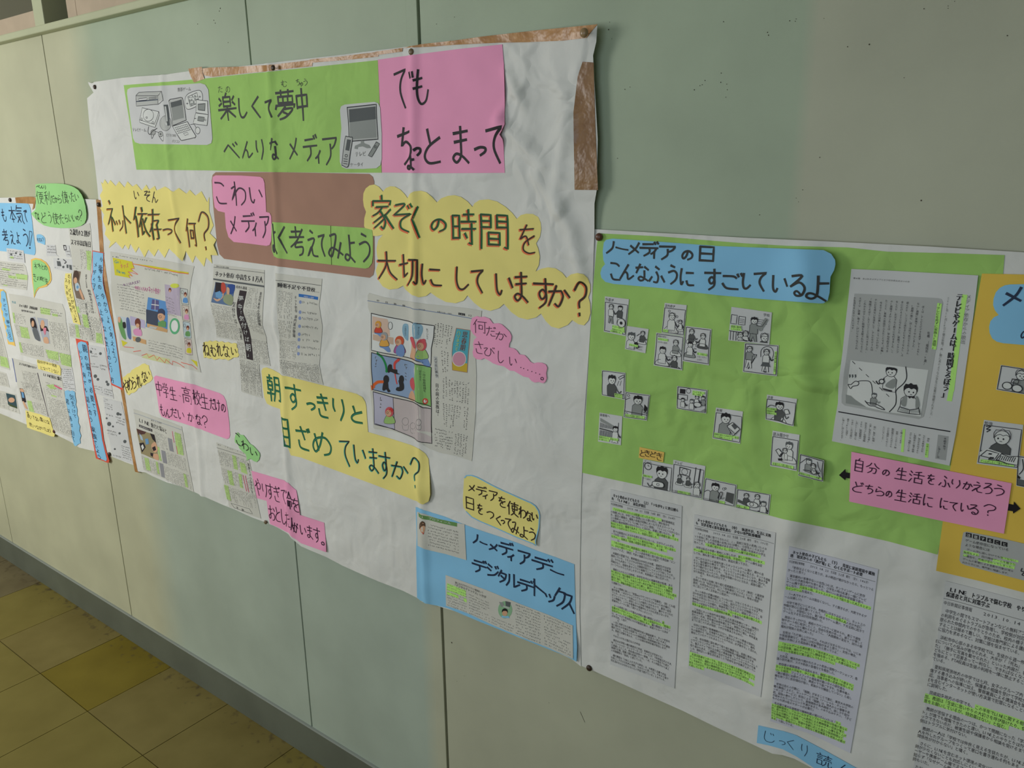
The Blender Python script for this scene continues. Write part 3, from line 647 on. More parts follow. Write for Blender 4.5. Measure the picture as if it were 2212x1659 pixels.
DOC2 = ("ネット依存の子どもたち　（中）　体調不良、生活に支障|も　受診者増え低年齢化進む　少ない専門医療機関", "中日新聞記事情報　　　2013.08.22　生活面　20頁　朝刊　（全1,191字）", """　「ずっと大事に育ててきたのに…」。高校三年生の長男(17)のネ
ット依存に苦しむ自営業の女性(50)は嘆く。小学生のころはスポ
ーツ好きで、多方面に興味がある子だった。塾通いを始めた小学五
年のころ、{「友達に借りた」と、小型ゲーム機で遊び始めた。}

　中学は私立の中高一貫校に入学したが、{新しい仲間になじめず、
ゲーム機にはまり込んで成績は急落、不登校に。}ゲーム機を没収
しても、隙を見て親の金を盗み、新品を買ってきた。

　中二からはテレビ画面を使ったオンラインゲーム漬け。親から見
ると、毎日朝から晩まで「狩りく」しているように見える。ネットを遮断
すると壁を壊すなど暴れる。ネットカフェから帰らなくなり、飲まず食
わずで動けなくなることも。「生きづらさからネットの世界に逃げた。
ネット依存になったのも、結局は母親のせいにされる。孤独な闘い
が六年続き、私もボロボロです」
　　　◇
　ネット依存の治療に取り組む成城墨岡クリニック（東京）の墨岡孝
医師(65)は「依存は全体として低年齢化している」という。患者は
高校、大学生中心だが、中には十歳の小学生もいる。昨年の受診
は二百三十二人と五年前の三倍近い。

　ネット依存の定義は確定していないが、少なくともネットで日常生
活や社会生活に障害が起こることや、自力でコントロールできず、
ネットが手元にないとパニック状態になることなどが問題という。自
律神経のバランスが崩れ、体調不良になったり、現実とネット上の
自分との区別ができなくなったり。{「バーチャルの友達は増えるが、
現実の友達が少なく、人間関係が希薄」}と墨岡さん。

　二年前にネット依存外来を開設した久里浜医療センター（神奈川
県横須賀市）の推計では、ネット依存が疑われる成人は全国で二
百七十一万人。依存者は未成年者に多く、実際はこれをはるかに
上回るとみられる。同センターの外来患者も徐々に増え、昨年度末
までに百二十六人が受診。十代が半数以上を占めた。

　日本には専門の医療機関が少ない。同センターの患者は深刻な
ケースが目立ち、北海道や九州など遠方からの受診も多い。専門
外の医師から「好きなだけネットをやれば、必ず飽きる」と言われ、
悪化していたケースもあるという。

　一方、依存問題に国を挙げて取り組む韓国では、全国に数百カ所
のカウンセリングセンターや二十四時間態勢の電話相談などがあ
り、電子メディア持ち込み禁止の寄宿治療「レスキュースクール」の
取り組みもある。二週間近い泊まり込みでスポーツや工作などを楽
しみ、規則正しい食生活を送ることで依存を治す効果が上がってい
るという。
{　久里浜医療センターでも、生活リズムを整える認知行動療法プロ
グラムのほか、通院の子どもがネットのない一日を過ごす「デイケ
ア」を始めた。担当の精神科医(40)は「日本ではまだ研究が
始まったばかり。まず本人が依存性の高いものだと知ってほしい」
と話している。}""")
DOC3 = ("ネット依存の子どもたち　（下）　背景に家庭環境や孤独|感　現実からの「逃げ場」に　心くむサポート必要", "中日新聞記事情報　　　2013.08.23　生活面　22頁　朝刊　（全1,146字）", """　「依存はよくないと思うが、あの時逃げ場がなかったら、もっとつら
かったと思う」

　東京都内の家事手伝いの女性(24)は、オンラインゲームに依存
していた中高生時代を振り返る。小学生の時は友達と一緒にテレビ
ゲーム機で遊ぶのが好きだった。仲のいい友達が中学受験で遊べ
なくなり、{六年生の時、ネット上のチャットで知り合った人たちとオン
ラインゲーム}を始めた。

　「一人でやるゲームは面白くないし、すぐ飽きるが、大勢でやるゲ
ームは楽しい」

　中学で男子にいじめられ、本格的にはまり込むように。ネット上の
仲間が熱心に話を聞いてくれて、「{そっちの世界の人}の方が大切に
なった」。不登校になり、朝八時までゲーム漬け、夕方五時に起きて
ゲームをする生活が四年間続いた。

　脱却のきっかけは、高校のカウンセラーに勧められ、高三で通信
制サポート校に転学したこと。自由な気風が合った。通うのが楽しく
なり、ゲームから離れられるように。「人間関係の変化で、自分の居
場所が現実の世界に戻った」

　女性は「ただ楽しいだけでは、それほどはまらないのでは。いじめ
や家庭環境など、依存には何か理由があると思う」。女性の場合、
両親の不仲による孤独感も影響したと思っている。

{　「ネットゲームを絶対悪として突き放すのは、逃げ場にしている子
には逆効果。親もゲームに少し興味を持ってみて、大事な話はカウ
ンセラーや医者など第三者にしてもらうといい」}
　　　◇
　五月末、横浜市内で開かれたネット依存の国際ワークショップ。各
国の研究者が、スマホ依存の急増などを報告した。

　依存者の家庭環境への言及もあり、{韓国の研究者は「十歳までに
ネットを始めた児童や、ひとり親、共働き世帯の若者が依存しやす
い」と報告。}フェイスブックの普及率が高いタイの研究者も
「親が都会に出稼ぎに行き、親戚の下で過ごす子や、仕事中毒の
親を持つ子に依存傾向が強い。家族が十分機能していない」と話し
た。

　依存は自らの行動に、「報酬」があることで進む。東京大大学院の
橋元教授によると、ネットゲームやSNS（ソーシャル・ネットワ
ーキング・サービス）依存による「報酬」は、他人からの尊敬や承
認、孤独の癒やしだという。家族関係や友人関係で、寂しさや自分
が認められていないという不満があると、のめり込みやすい。「子ど
もの心を読み取るサポートが必要だ」

　名古屋工業大名誉教授で精神科医の粥川さん(63)は「{ネッ
トの過剰使用と、アルコールやギャンブルへの依存は性格が異なる
が、若い世代にスマホやゲーム依存による精神障害の症状が増え
ているのは確か」と指摘。「一方的にスマホやゲーム機を取り上げ
ても問題は解決しない。発達や年齢に応じた適正な使用時間はど
のくらいか、家庭だけでなく、学校など教育機関でも啓発の必要が
ある}」と話している。""")
DOC4 = ("LINE　トラブルで悩む学校　やりとり見えず|保護者と共に対策学ぶ", "中日新聞記事情報　　　2013.10.14　教育面　19頁　朝刊", """　中学生の間でもスマートフォンなどの無料アプリ「LIN
の利用をめぐるトラブルが急増し、学校側が対応に苦
限られた仲間内でのやりとりのため、校内の様子から
することは極めて難しい。学校は専門家による講座を
に協力を求めるなど、対策に頭を悩ませている。（学

　浜松市中心部のある中学校では、生徒から週一件の
Eについての悩みが寄せられる。大半が「『死ね』『ウザ
た」「勝手に写真を載せられた」といった内容だ。教頭は
どもにとって百害あって一利なし。できればなくなってほ
を強める。PTA役員は生徒の利用を一律に禁止するこ
ている。

　愛知県尾張地方の中学では七月、女子のグループ内
傷する書き込みが続いた。保護者の相談を受けて学校が
認。当事者への指導に加え、警察署員による講演会を開
Eを含むインターネットが使い方次第で犯罪になることを全
に説明した。

　同県知多地方の中学でも、{この半年でLINEに関する相
加。教頭は「生徒に思いやりの大切さを呼び掛けたり、保護
意をお願いしているが、特効薬はない」と悩む。}

　教師が苦悩する理由の一つは、かつて問題になった「学校
ト」が誰でも閲覧できたのと違い、LINE上のやりとりは外部か
ックできない点だ。被害生徒や保護者から相談を受けるまで
側はトラブルに気付けない。

　教師の一人は「学校では仲良く見える生徒たちが、LINE上で
人を外したグループをつくって悪口を書き連ねる例もある。本当の
関係性が分からない」と嘆く。

　さらに、LINEを含むネット環境の変化に理解が追いつかない教
師が少なくないことも対応しにくい一因だ。一部の携帯音楽プレ
ーヤーや携帯ゲーム機でスマホ同様にLINEが利用できることを
知らず「なぜゲーム機でネットができるのか分からなかった」とこぼす教
師もいた。

　ただ、NPO法人「浜松子どもとメディアリテラシー研究所」（浜松
市）の理事長(53)は「子どものネット利用の最終的な責
任は端末を買い与えた保護者にある。学校だけでは解決できない
問題だ」と指摘する。

　同研究所は二〇〇四年に設立され、文部科学省の委
を受けて、県内各地でネットの適切な利用を指導し、
十回以上開いている。長沢理事長らは大人向け講座
校で生徒向けとは別に、保護者や教職員向けに、そ
れぞれ開いた。""")
PAGE = """の生活をまんきつしたいです。
スポーツ、読書、食よく、げいじゅつなどのれ
　これからはテレビに時間を支配されないように
「時間どろぼう」だということに気づきました。
テレビを見ない生活をして、テレビやゲームは
　今までテレビは楽しいと思っていたけれど、
たことと、家族の会話がふえたことです（中略）
の1週間でよかったことは、早ね早起きができ
をしたり、お父さんと釣りにも行きました。こ
手にむけるようになりました。家族でトランプ
遊んだり、リンゴの皮むきにもちょうせんし、上
　1週間の間に、ぼくは外で友だちとたくさん
ない1週間に家族でちょうせんしました。
　ぼくは、テレビとビデオを見ず、ゲームもし"""
PAGE2 = """2年と91日となります。
直すと821日余り、
ります。これは日数に
1万9710時間とな
すると、総接触量は、
年生までの9年間接触
小学1年生から中学3
　仮に、毎日6時間、

といいでしょう。
のかを確認しておくこ
触時間がどれほどのも
　世界一のメディア接
と聞っています。

メディア接触という世
6時間以上の電子映像
日、休日を平均すると
たちの半数以上が平
　現在、日本の子ども"""
# ------------------------------------------------------------------ helpers for the notes
def Zp(org, pts):
    ox, oy, k = org; return [(ox + x / k, oy + y / k) for x, y in pts]
def note(name, label, px, m, layer, texts=(), cat='paper sign', **kw):
    sh = Sheet(name, label, cat, px, m, layer, **kw); chars = {}
    for t in texts:                             # every handwritten character is a part of its own
        spec, org, mm = t[:3]; opt = dict(t[3]) if len(t) > 3 else {}; ms = []; Ink(sh).hand(spec, org, mm, measure=ms, **opt); opt['wid_'] = float(np.median(ms))
        for it in spec.split(';'):
            q = it.split()
            if not q: continue
            cx, cy = org[0] + (float(q[1]) + float(q[3])) / 2 / org[2], org[1] + (float(q[2]) + float(q[4])) / 2 / org[2]
            k = next((c for c in chars if c[0] == q[0] and abs(c[1] - cx) < 4 and abs(c[2] - cy) < 4), None)
            if k is None: k = (q[0], cx, cy); chars[k] = Ink(sh)
            chars[k].hand(it, org, mm, **opt)
    for ink in chars.values(): ink.build('written_character', sh.o)
    return sh
ZA = (0, 0, 3.568); ZB_ = (240, 120, 3.568); ZC = (740, 30, 3.568); Z4 = (0, 380, 7.373); Z5 = (0, 580, 7.373); Z6 = (0, 780, 7.373)
ZN = (200, 520, 5.267); ZO = (540, 560, 6.9125); ZCL = (770, 380, 4.254); ZM = (780, 620, 5.267); ZP = (250, 780, 5.267); ZY = (540, 780, 4.254); ZK = (440, 930, 5.267); ZD = (860, 1020, 5.027); ZE = (860, 1150, 5.267)
ZR = (1270, 480, 3.95); ZS = (1250, 760, 3.95); ZT1 = (1780, 530, 5.12); ZT2 = (1780, 760, 5.12); ZT3 = (1780, 960, 5.12); ZU = (1290, 1040, 5.267); ZV = (1640, 1180, 3.867); ZW = (1600, 1400, 3.614)
def printed(sh): return Ink(sh)
# ------------------------------------------------------------------ the three white backing sheets
left = Sheet('poster_backing', 'wrinkled white backing sheet of the far left poster, crowded with newspaper clippings', 'poster',
  [(-150,412),(-60,420),(0,427),(76,426),(140,428),(207,431),(219,433),(226,560),(243,720),(264,845),(292,1006),(275,1000),(235,984),(205,975),(171,967),(157,957),(118,937),(55,916),(0,893),(-80,860),(-170,822)], WHITE, .5, step=.008)
right = Sheet('poster_backing', 'white backing sheet of the right poster, with printed articles pasted along its lower half', 'poster',
  [(1284,495),(1420,503),(1480,506),(1600,513),(1800,522),(2000,532),(2212,545),(2420,556),(2410,1000),(2390,1500),(2330,2020),(2100,1880),(1900,1745),(1790,1678),(1750,1657),(1716,1639),(1690,1631),(1668,1628),(1632,1611),(1541,1568),(1476,1536),(1386,1496),(1284,1450),(1250,1436),(1247,1200),(1250,900),(1266,700),(1276,560)], WHITE, .8, step=.007)
center = Sheet('poster_backing', 'creased white backing sheet of the tall middle poster, brown tape along its top edge', 'poster',
  [(204,177),(265,168),(300,165),(357,161),(406,154),(460,150),(590,135),(740,118),(900,98),(1050,83),(1180,68),(1290,55),(1288,90),(1281,120),(1283,160),(1291,300),(1289,410),(1284,440),(1284,500),(1279,650),(1272,760),(1262,900),(1256,1050),(1253,1200),(1252,1320),(1255,1440),(1235,1424),(1180,1398),(1120,1377),(1060,1349),(1000,1325),(960,1314),(935,1305),(912,1300),(900,1291),(870,1276),(820,1257),(780,1240),(740,1222),(706,1204),(690,1197),(668,1188),(650,1180),(633,1166),(620,1152),(600,1140),(575,1129),(545,1118),(510,1102),(480,1090),(430,1068),(400,1053),(360,1042),(330,1029),(315,1021),(296,1018),(283,960),(268,870),(252,780),(240,690),(230,620),(223,545),(216,470),(210,400),(202,330),(194,280),(188,212),(202,200),(192,183),(190,177),(198,180)], WHITE, 2.2, curls=[(1290,330,.006,.10)], step=.0058)
# ------------------------------------------------------------------ brown tape
def tape(label, px, layer, curls=(), m=None): return Sheet('packing_tape', label, 'tape', px, m or TAPE, layer, curls=curls, step=.007, group='strips of brown packing tape')
tape('folded piece of brown tape above the white picture card, left end of the top tape', Zp(ZA, [(1450,530),(1555,515),(1560,560),(1575,608),(1495,636),(1470,590)]), 4.2)
tape('brown tape strip along the top edge above the green title sheet', Zp(ZB_, [(697,100),(765,92),(1000,85),(1245,70),(1510,38),(1560,26),(1760,8),(2060,-30),(2060,8),(1830,32),(1552,55),(1548,82),(1290,108),(1240,118),(1000,140),(780,165),(716,152)]), 3.2)
tape('long brown tape running along the top edge to the torn upper right corner', Zp(ZC, [(250,292),(460,262),(600,234),(860,205),(1070,175),(1500,126),(1965,80),(1905,150),(1880,185),(1700,206),(1430,218),(1200,222),(870,238),(690,252),(462,262),(460,290),(250,320)]), 3.4)
tape('vertical brown tape down the upper right edge of the middle poster', Zp(ZC, [(1850,368),(1935,375),(1940,600),(1945,800),(1968,1358),(1788,1356),(1782,1000),(1779,760),(1812,480)]), 3.2, curls=[(1290,330,.006,.10)], m=TAPED)
tape('short brown tape on the top edge of the far left poster, beside the green bubble', Zp(Z4, [(240,345),(400,332),(515,332),(572,350),(560,440),(548,510),(515,540),(530,445),(400,438),(255,432)]), 2)
tape('narrow vertical brown tape joining the left and middle posters', Zp(Z4, [(1528,378),(1600,385),(1612,600),(1640,1000),(1655,1300)]) + Zp(Z6, [(1970,430),(2040,900),(2120,1400),(2190,1750),(2215,1780),(2150,1762),(2095,1500),(2020,1020),(1925,480)]) + Zp(Z4, [(1590,1220),(1560,800),(1542,520)]), 3.0)
# ------------------------------------------------------------------ green title with two picture cards
g1 = note('green_title_sheet', 'long green title sheet reading 楽しくて夢中 べんりなメディア across the top', [(267,184),(357,177),(448,169),(500,163),(589,154),(674,145),(816,130),(819,200),(824,373),(700,373),(589,371.7),(450,368),(294.7,366.6),(282,277)], GREEN, 3.3, [
 ('楽 825 290 965 500;し 985 330 1045 475;く 1085 320 1145 480;て 1190 345 1240 475;夢 1265 265 1420 490;中 1430 255 1515 500', ZB_, INKG, dict(w=.11)),
 ('た 825 235 860 285;の 885 240 915 285;む 1310 190 1355 240;ち 1425 182 1452 232;ゆ 1456 205 1478 240;う 1484 180 1512 232', ZB_, INKG, dict(w=.08)),
 ('べ 870 670 985 790;ん 1005 665 1090 790;り 1120 650 1175 800;な 1225 640 1285 800;メ 1370 640 1435 795;デ 1480 612 1590 810;ィ 1575 735 1615 830;ア 1635 635 1745 840', ZB_, INKG, dict(w=.12))])
def Lp(ink, org, pts, w=.0011, m=LINE, sm=False, closed=False, d=.0004):
    p = np.array(Zp(org, pts), float)
    if sm: p = smooth_pts(p, closed, 5)
    ink.line(ink.sh.P(p[:, 0], p[:, 1]), w, m, d, closed)
def Fp(ink, org, pts, m, sm=False, d=.00025):
    p = np.array(Zp(org, pts), float)
    if sm: p = smooth_pts(p, True, 5)
    ink.poly(ink.sh.P(p[:, 0], p[:, 1]), m, d)
def circp(cx, cy, rx, ry, n=18, a0=0, a1=360): return [(cx + rx*math.cos(math.radians(a0+(a1-a0)*i/n)), cy + ry*math.sin(math.radians(a0+(a1-a0)*i/n))) for i in range(n + (0 if a1-a0 == 360 else 1))]
G1, G2, G3 = flat('grey_a', 190, 192, 190), flat('grey_b', 150, 154, 152), flat('grey_c', 96, 100, 102)
c1 = Sheet('picture_card', 'white rounded card with line drawings of a game console, laptop and handhelds', 'picture card', Zp(ZB_, [(122,290),(126,262),(150,248),(300,236),(500,226),(690,213),(725,225),(748,262),(765,450),(780,640),(772,675),(740,689),(480,685),(220,680),(185,668),(168,635),(145,460)]), COPY, 4.4, group='white picture cards on the green title')
k = Ink(c1); O = ZB_
Fp(k, O, [(192,300),(215,285),(385,275),(400,300),(402,340),(362,352),(360,375),(200,390)], G1); Lp(k, O, [(192,310),(195,390),(362,376),(360,310)], closed=True); Lp(k, O, [(192,310),(215,283),(388,275),(360,310)]); Lp(k, O, [(388,275),(403,345),(362,376)]); Lp(k, O, [(195,355),(361,340)], .002, INKN); Fp(k, O, [(215,332),(278,325),(278,342),(215,348)], COPY, d=.0005); Lp(k, O, [(215,332),(278,325),(278,342),(215,348)], closed=True, d=.0006); Lp(k, O, [(293,326),(352,320),(352,330),(293,338)], closed=True)
Fp(k, O, [(240,402),(368,432),(372,455),(340,555),(222,515),(220,495)], PWHITE); Lp(k, O, [(240,402),(368,432),(372,455),(340,555),(222,515),(220,495)], closed=True); Lp(k, O, [(220,495),(335,530),(368,432)]); Lp(k, O, circp(288,460,40,46), closed=True, sm=True); Lp(k, O, circp(275,478,6,6), closed=True); Lp(k, O, circp(236,490,7,8), closed=True); Lp(k, O, circp(323,518,7,8), closed=True)
Lp(k, O, [(290,548),(285,590),(300,608),(318,585),(340,570),(355,560)], .0016, sm=True); Fp(k, O, circp(325,592,18,20), G1, True); Lp(k, O, circp(325,592,18,20), closed=True); Fp(k, O, circp(382,605,18,20), G1, True); Lp(k, O, circp(382,605,18,20), closed=True); Lp(k, O, [(308,600),(315,640),(330,612)], sm=True); Lp(k, O, [(370,622),(400,660),(405,612)], sm=True); Lp(k, O, [(340,585),(366,592)]); Lp(k, O, [(374,605),(390,605)], .0016); Lp(k, O, [(382,596),(382,614)], .0016)
for dx, dy in ((-6,-6),(6,-6),(-6,6),(6,6)): Lp(k, O, circp(325+dx,592+dy,3,3,8), closed=True, w=.0006)
Fp(k, O, circp(420,522,44,58), G1, True); Lp(k, O, circp(420,522,44,58), closed=True, w=.0007); Fp(k, O, circp(428,526,8,10), PWHITE, True, d=.0004); Fp(k, O, [(405,380),(438,378),(455,538),(436,542)], G3, d=.0005); Fp(k, O, [(414,392),(424,391),(438,505),(430,508)], PWHITE, d=.0007)
Fp(k, O, [(446,350),(548,320),(580,498),(470,545)], G1, d=.0006); Lp(k, O, [(446,350),(456,338),(540,322),(552,330),(580,498),(475,540)], closed=True, w=.0014, d=.0007); Fp(k, O, [(460,362),(545,338),(562,480),(478,502)], G2, d=.0008); Fp(k, O, [(460,362),(545,338),(550,380),(466,402)], G3, d=.0009)
Fp(k, O, [(475,545),(590,510),(655,620),(645,640),(545,655)], PWHITE, d=.0006); Lp(k, O, [(475,545),(590,510),(655,620),(650,632),(545,655),(535,648)], closed=True, w=.0014, d=.0007)
for i in range(4): Lp(k, O, [(492+i*8,556+i*15),(590+i*9,528+i*14)], .0008, d=.0008)
for i in range(8): Lp(k, O, [(495+i*13,553-i*3.5),(525+i*12,600-i*3.5)], .0006, d=.0008)
Lp(k, O, [(560,600),(590,592),(600,606),(572,616)], closed=True, w=.0008, d=.0009)
Fp(k, O, circp(668,578,18,26), PWHITE, True); Lp(k, O, circp(668,578,18,26), closed=True); Lp(k, O, [(612,532),(640,530),(655,555)], sm=True)
Fp(k, O, [(572,330),(600,292),(680,268),(705,310),(690,370),(600,415),(572,385)], PWHITE, True); Lp(k, O, [(572,330),(600,292),(680,268),(705,310),(690,370),(600,415),(572,385)], sm=True, closed=True); Fp(k, O, [(592,318),(662,285),(680,360),(612,392)], G2); Lp(k, O, [(592,318),(662,285),(680,360),(612,392)], closed=True)
for cx, cy in ((685,318),(588,370)): Lp(k, O, [(cx-7,cy),(cx+7,cy)], .0012); Lp(k, O, [(cx,cy-8),(cx,cy+8)], .0012)
Fp(k, O, [(658,340),(745,350),(750,455),(655,440)], PWHITE, d=.0006); Lp(k, O, [(658,340),(745,350),(750,455),(655,440)], closed=True, d=.0007); Fp(k, O, [(672,375),(728,370),(725,425),(672,418)], G2, d=.0007); Lp(k, O, [(672,375),(728,370),(725,425),(672,418)], closed=True, w=.0014, d=.0008)
Fp(k, O, [(655,442),(750,456),(740,540),(635,525)], PWHITE, d=.0006); Lp(k, O, [(655,442),(750,456),(740,540),(635,525)], closed=True, d=.0007); Fp(k, O, [(675,470),(722,476),(715,508),(668,502)], G2, d=.0007); Lp(k, O, [(675,470),(722,476),(715,508),(668,502)], closed=True, d=.0008); Lp(k, O, [(645,485),(657,485)], .0014, d=.0008); Lp(k, O, circp(728,496,6,7,8), closed=True, w=.0008, d=.0008)
k.build('drawing', c1.o); k = Ink(c1)
def ptext(ink, q, txt, m=PRINT, vertical=False, org=None, d=.0005, fit=.95, bold=0):
    need_glyphs(txt); fr = frame(ink.sh, Zp(org, q) if org else q); ink.text(fr, txt, 0, 0, 1, 1, m, vertical, d, fit)
    for i in range(1, bold + 1): ink.text(fr, txt, .045 * i / (1 if vertical else len(txt)), 0, 1 + .045 * i / (1 if vertical else len(txt)), 1, m, vertical, d + .00003 * i, fit)
ptext(k, [(512,248),(615,240),(617,272),(514,280)], '携帯ゲーム', FAINT, org=O); ptext(k, [(162,555),(270,560),(275,590),(166,585)], 'テレビゲーム', FAINT, org=O); ptext(k, [(425,598),(500,604),(500,630),(426,625)], 'ビデオ/DVD', FAINT, org=O); ptext(k, [(470,645),(530,650),(530,676),(470,672)], 'パソコン', FAINT, org=O); k.build('caption', c1.o)
c2 = Sheet('picture_card', 'white rounded card with drawings of a television, flip phone and remote control', 'picture card', Zp(ZB_, [(1764,420),(1772,392),(1800,378),(1900,368),(2030,357),(2058,368),(2072,400),(2085,600),(2085,800),(2075,845),(2045,868),(1940,874),(1815,873),(1780,860),(1763,820),(1762,700),(1775,560)]), COPY, 4.4, group='white picture cards on the green title')
k = Ink(c2)
Fp(k, O, [(1820,400),(2045,376),(2058,645),(1835,662)], G1); Lp(k, O, [(1820,400),(2045,376),(2058,645),(1835,662)], closed=True, w=.0018); Fp(k, O, [(1835,415),(2038,392),(2046,632),(1842,648)], G2, d=.0005); Fp(k, O, [(1835,415),(2038,392),(2042,490),(1838,515)], G3, d=.0006); Fp(k, O, [(1926,655),(1948,654),(1950,675),(1990,690),(2003,712),(1975,715),(1940,700),(1905,705),(1900,722),(1876,718),(1880,695),(1925,676)], G2, d=.0004)
Fp(k, O, [(1820,625),(1850,630),(1862,640),(1845,750),(1828,855),(1790,848),(1782,825),(1805,640)], G1, True, d=.0008); Lp(k, O, [(1820,625),(1850,630),(1862,640),(1845,750),(1828,855),(1790,848),(1782,825),(1805,640)], .0014, closed=True, sm=True, d=.0009); Fp(k, O, [(1822,645),(1852,650),(1838,735),(1808,728)], G3, d=.001); Lp(k, O, circp(1815,772,10,10), closed=True, d=.001)
for i in range(3): Lp(k, O, [(1795-i,795+i*18),(1825-i,800+i*18)], .0012, d=.001)
Fp(k, O, [(2045,665),(2070,680),(2010,782),(1982,770)], G2, d=.0004); Lp(k, O, [(2045,665),(2070,680),(2010,782),(1982,770)], closed=True, d=.0005); Lp(k, O, circp(2038,704,8,8), closed=True, d=.0006); k.build('drawing', c2.o)
k = Ink(c2); ptext(k, [(1880,740),(1965,735),(1967,775),(1882,780)], 'テレビ', FAINT, org=O); ptext(k, [(1842,825),(1945,820),(1946,855),(1843,858)], 'ケータイ', FAINT, org=O); k.build('caption', c2.o)
# ------------------------------------------------------------------ pink title
s = note('pink_title_sheet', 'large pink title sheet reading でもちょっとまって beside the green title', Zp(ZC, [(272,353),(600,308),(900,270),(1230,235),(1243,400),(1248,600),(1250,700),(1246,800),(1248,850),(1225,900),(1208,930),(1232,965),(1240,1010),(1245,1120),(1250,1225),(700,1228),(303,1222),(292,800)]), PINK, 3.3, [
 ('て 402 432 492 728;も 545 430 660 695', ZC, INK, dict(w=.10)),
 ('ち 428 880 525 1160;よ 500 1095 548 1200;っ 550 1035 600 1090;と 630 890 750 1150;ま 850 870 970 1150;っ 1020 1028 1100 1090;て 1108 870 1228 1150', ZC, INK, dict(w=.10))], curls=[(1088,285,.007,.02),(1090,200,.004,.03)])
k = Ink(s); Lp(k, ZC, [(512,452),(520,492)], .0042, INK); Lp(k, ZC, [(534,448),(540,486)], .0042, INK); k.build('voicing_marks', s.o)
# ------------------------------------------------------------------ brown, pink and green of the fold-out title
note('brown_card', 'brown rounded card under the pink こわいメディア and green よく考えてみよう notes', [(457,390),(459,378),(466,372),(600,372),(797,375.6),(805,382),(808,392),(808.5,500),(809,580),(806,594),(798,600),(700,587.5),(609.4,576.6),(540,567),(484,559),(474,549),(469,530),(460,440)], BROWN, 3.2, cat='card')
note('pink_sign', 'pink stepped note reading こわいメディア on the brown card', Zp(ZB_, [(780,960),(784,935),(805,923),(1000,925),(1150,935),(1172,950),(1182,985),(1190,1100),(1195,1205),(1222,1213),(1234,1240),(1237,1330),(1233,1430),(1222,1460),(1198,1467),(1050,1448),(945,1437),(905,1400),(885,1330),(876,1210),(825,1198),(798,1170),(786,1080)]), PINK, 4.4, [
 ('こ 805 980 885 1140;わ 925 975 1035 1155;い 1070 1020 1165 1135;メ 915 1240 965 1375;デ 1005 1210 1110 1360;ィ 1090 1290 1125 1390;ア 1150 1240 1225 1405', ZB_, INKP, dict(w=.09))])
s = note('green_sign', 'green rounded strip reading よく考えてみよう on the brown card', Zp(ZB_, [(1236,1300),(1244,1283),(1500,1300),(1697,1313),(1950,1328),(2010,1345),(2018,1400),(2018,1540),(2010,1600),(1985,1635),(1960,1642),(1700,1612),(1450,1583),(1290,1563),(1255,1548),(1238,1500)]), GREEN, 4.4, [
 ('よ 1240 1300 1272 1525', ZB_, INKG, dict(w=.2)), ('く 1290 1320 1350 1520;考 1375 1320 1490 1540;え 1510 1350 1590 1550;て 1600 1380 1650 1545;み 1675 1385 1785 1560;よ 1800 1385 1880 1590;う 1915 1375 1995 1590', ZB_, INKG, dict(w=.10))])
k = Ink(s); Lp(k, ZB_, [(1693,1312),(1697,1450),(1699,1612)], .0012, DARK); k.build('seam', s.o)
# ------------------------------------------------------------------ yellow starburst
note('yellow_starburst', 'yellow zigzag-edged starburst reading ネット依存って何？', [(218,393),(222,397),(226,387.5),(233,397.6),(238,389),(250,402),(257,391.5),(269,405),(275,392),(286,403),(294.6,397.5),(306,411.5),(315.7,399),(322,410),(334,401.7),(338,411.5),(356,403),(374.5,414),(386,406),(402.6,418.5),(409.6,410),(422,422.7),(434.8,413),(447.4,436.7),(451.6,425.5),(451.6,456),(461,487),(453,504),(467,518),(461,529),(470,551.6),(455,551),(458,569),(445,556),(440.7,576),(422,552),(416,568),(401,542),(393.7,564.6),(365,537),(355.7,557),(341.5,538),(333,554),(320.6,539),(312,556),(299.7,533),(293,545.6),(281.6,526.6),(277,539),(270,528.5),(264.6,538),(250,522),(235,536),(238.7,522),(226,506),(229,494),(222.4,477.7),(225,464),(216,449),(222,446),(220,434),(215.6,422),(222,411)], YEL, 3.3, [
 ('ネ 1700 396 1830 880;ッ 1860 705 1975 870;ト 1975 475 2085 915', Z4, BROM, dict(w=.11, shift=(-1, 1), d=.0004)), ('ネ 1700 390 1830 880;ッ 1860 700 1975 870;ト 1975 475 2085 915', Z4, INKB, dict(w=.055, d=.0007)), ('ネ 1708 385 1838 880;ト 1982 475 2095 915', Z4, GRNM, dict(w=.035, d=.0006)),
 ('依 175 1170 290 1400;存 290 1185 385 1420;っ 405 1335 470 1378;て 450 1250 540 1440;何 580 1260 665 1475;? 680 1205 765 1495', ZB_, BROM, dict(w=.085, shift=(-1.2, 1), d=.0004)), ('依 175 1170 290 1400;存 290 1185 385 1420;っ 405 1335 470 1378;て 450 1250 540 1440;何 580 1260 665 1475;? 680 1205 765 1495', ZB_, INKB, dict(w=.05, d=.0007)), ('依 181 1167 296 1400;存 296 1182 391 1420', ZB_, GRNM, dict(w=.03, d=.0006)),
 ('い 178 1045 215 1105;ぞ 255 1045 305 1125;ん 310 1050 360 1135', ZB_, INKB, dict(w=.10))], curls=[(466,535,.004,.02),(401,556,.004,.015)])
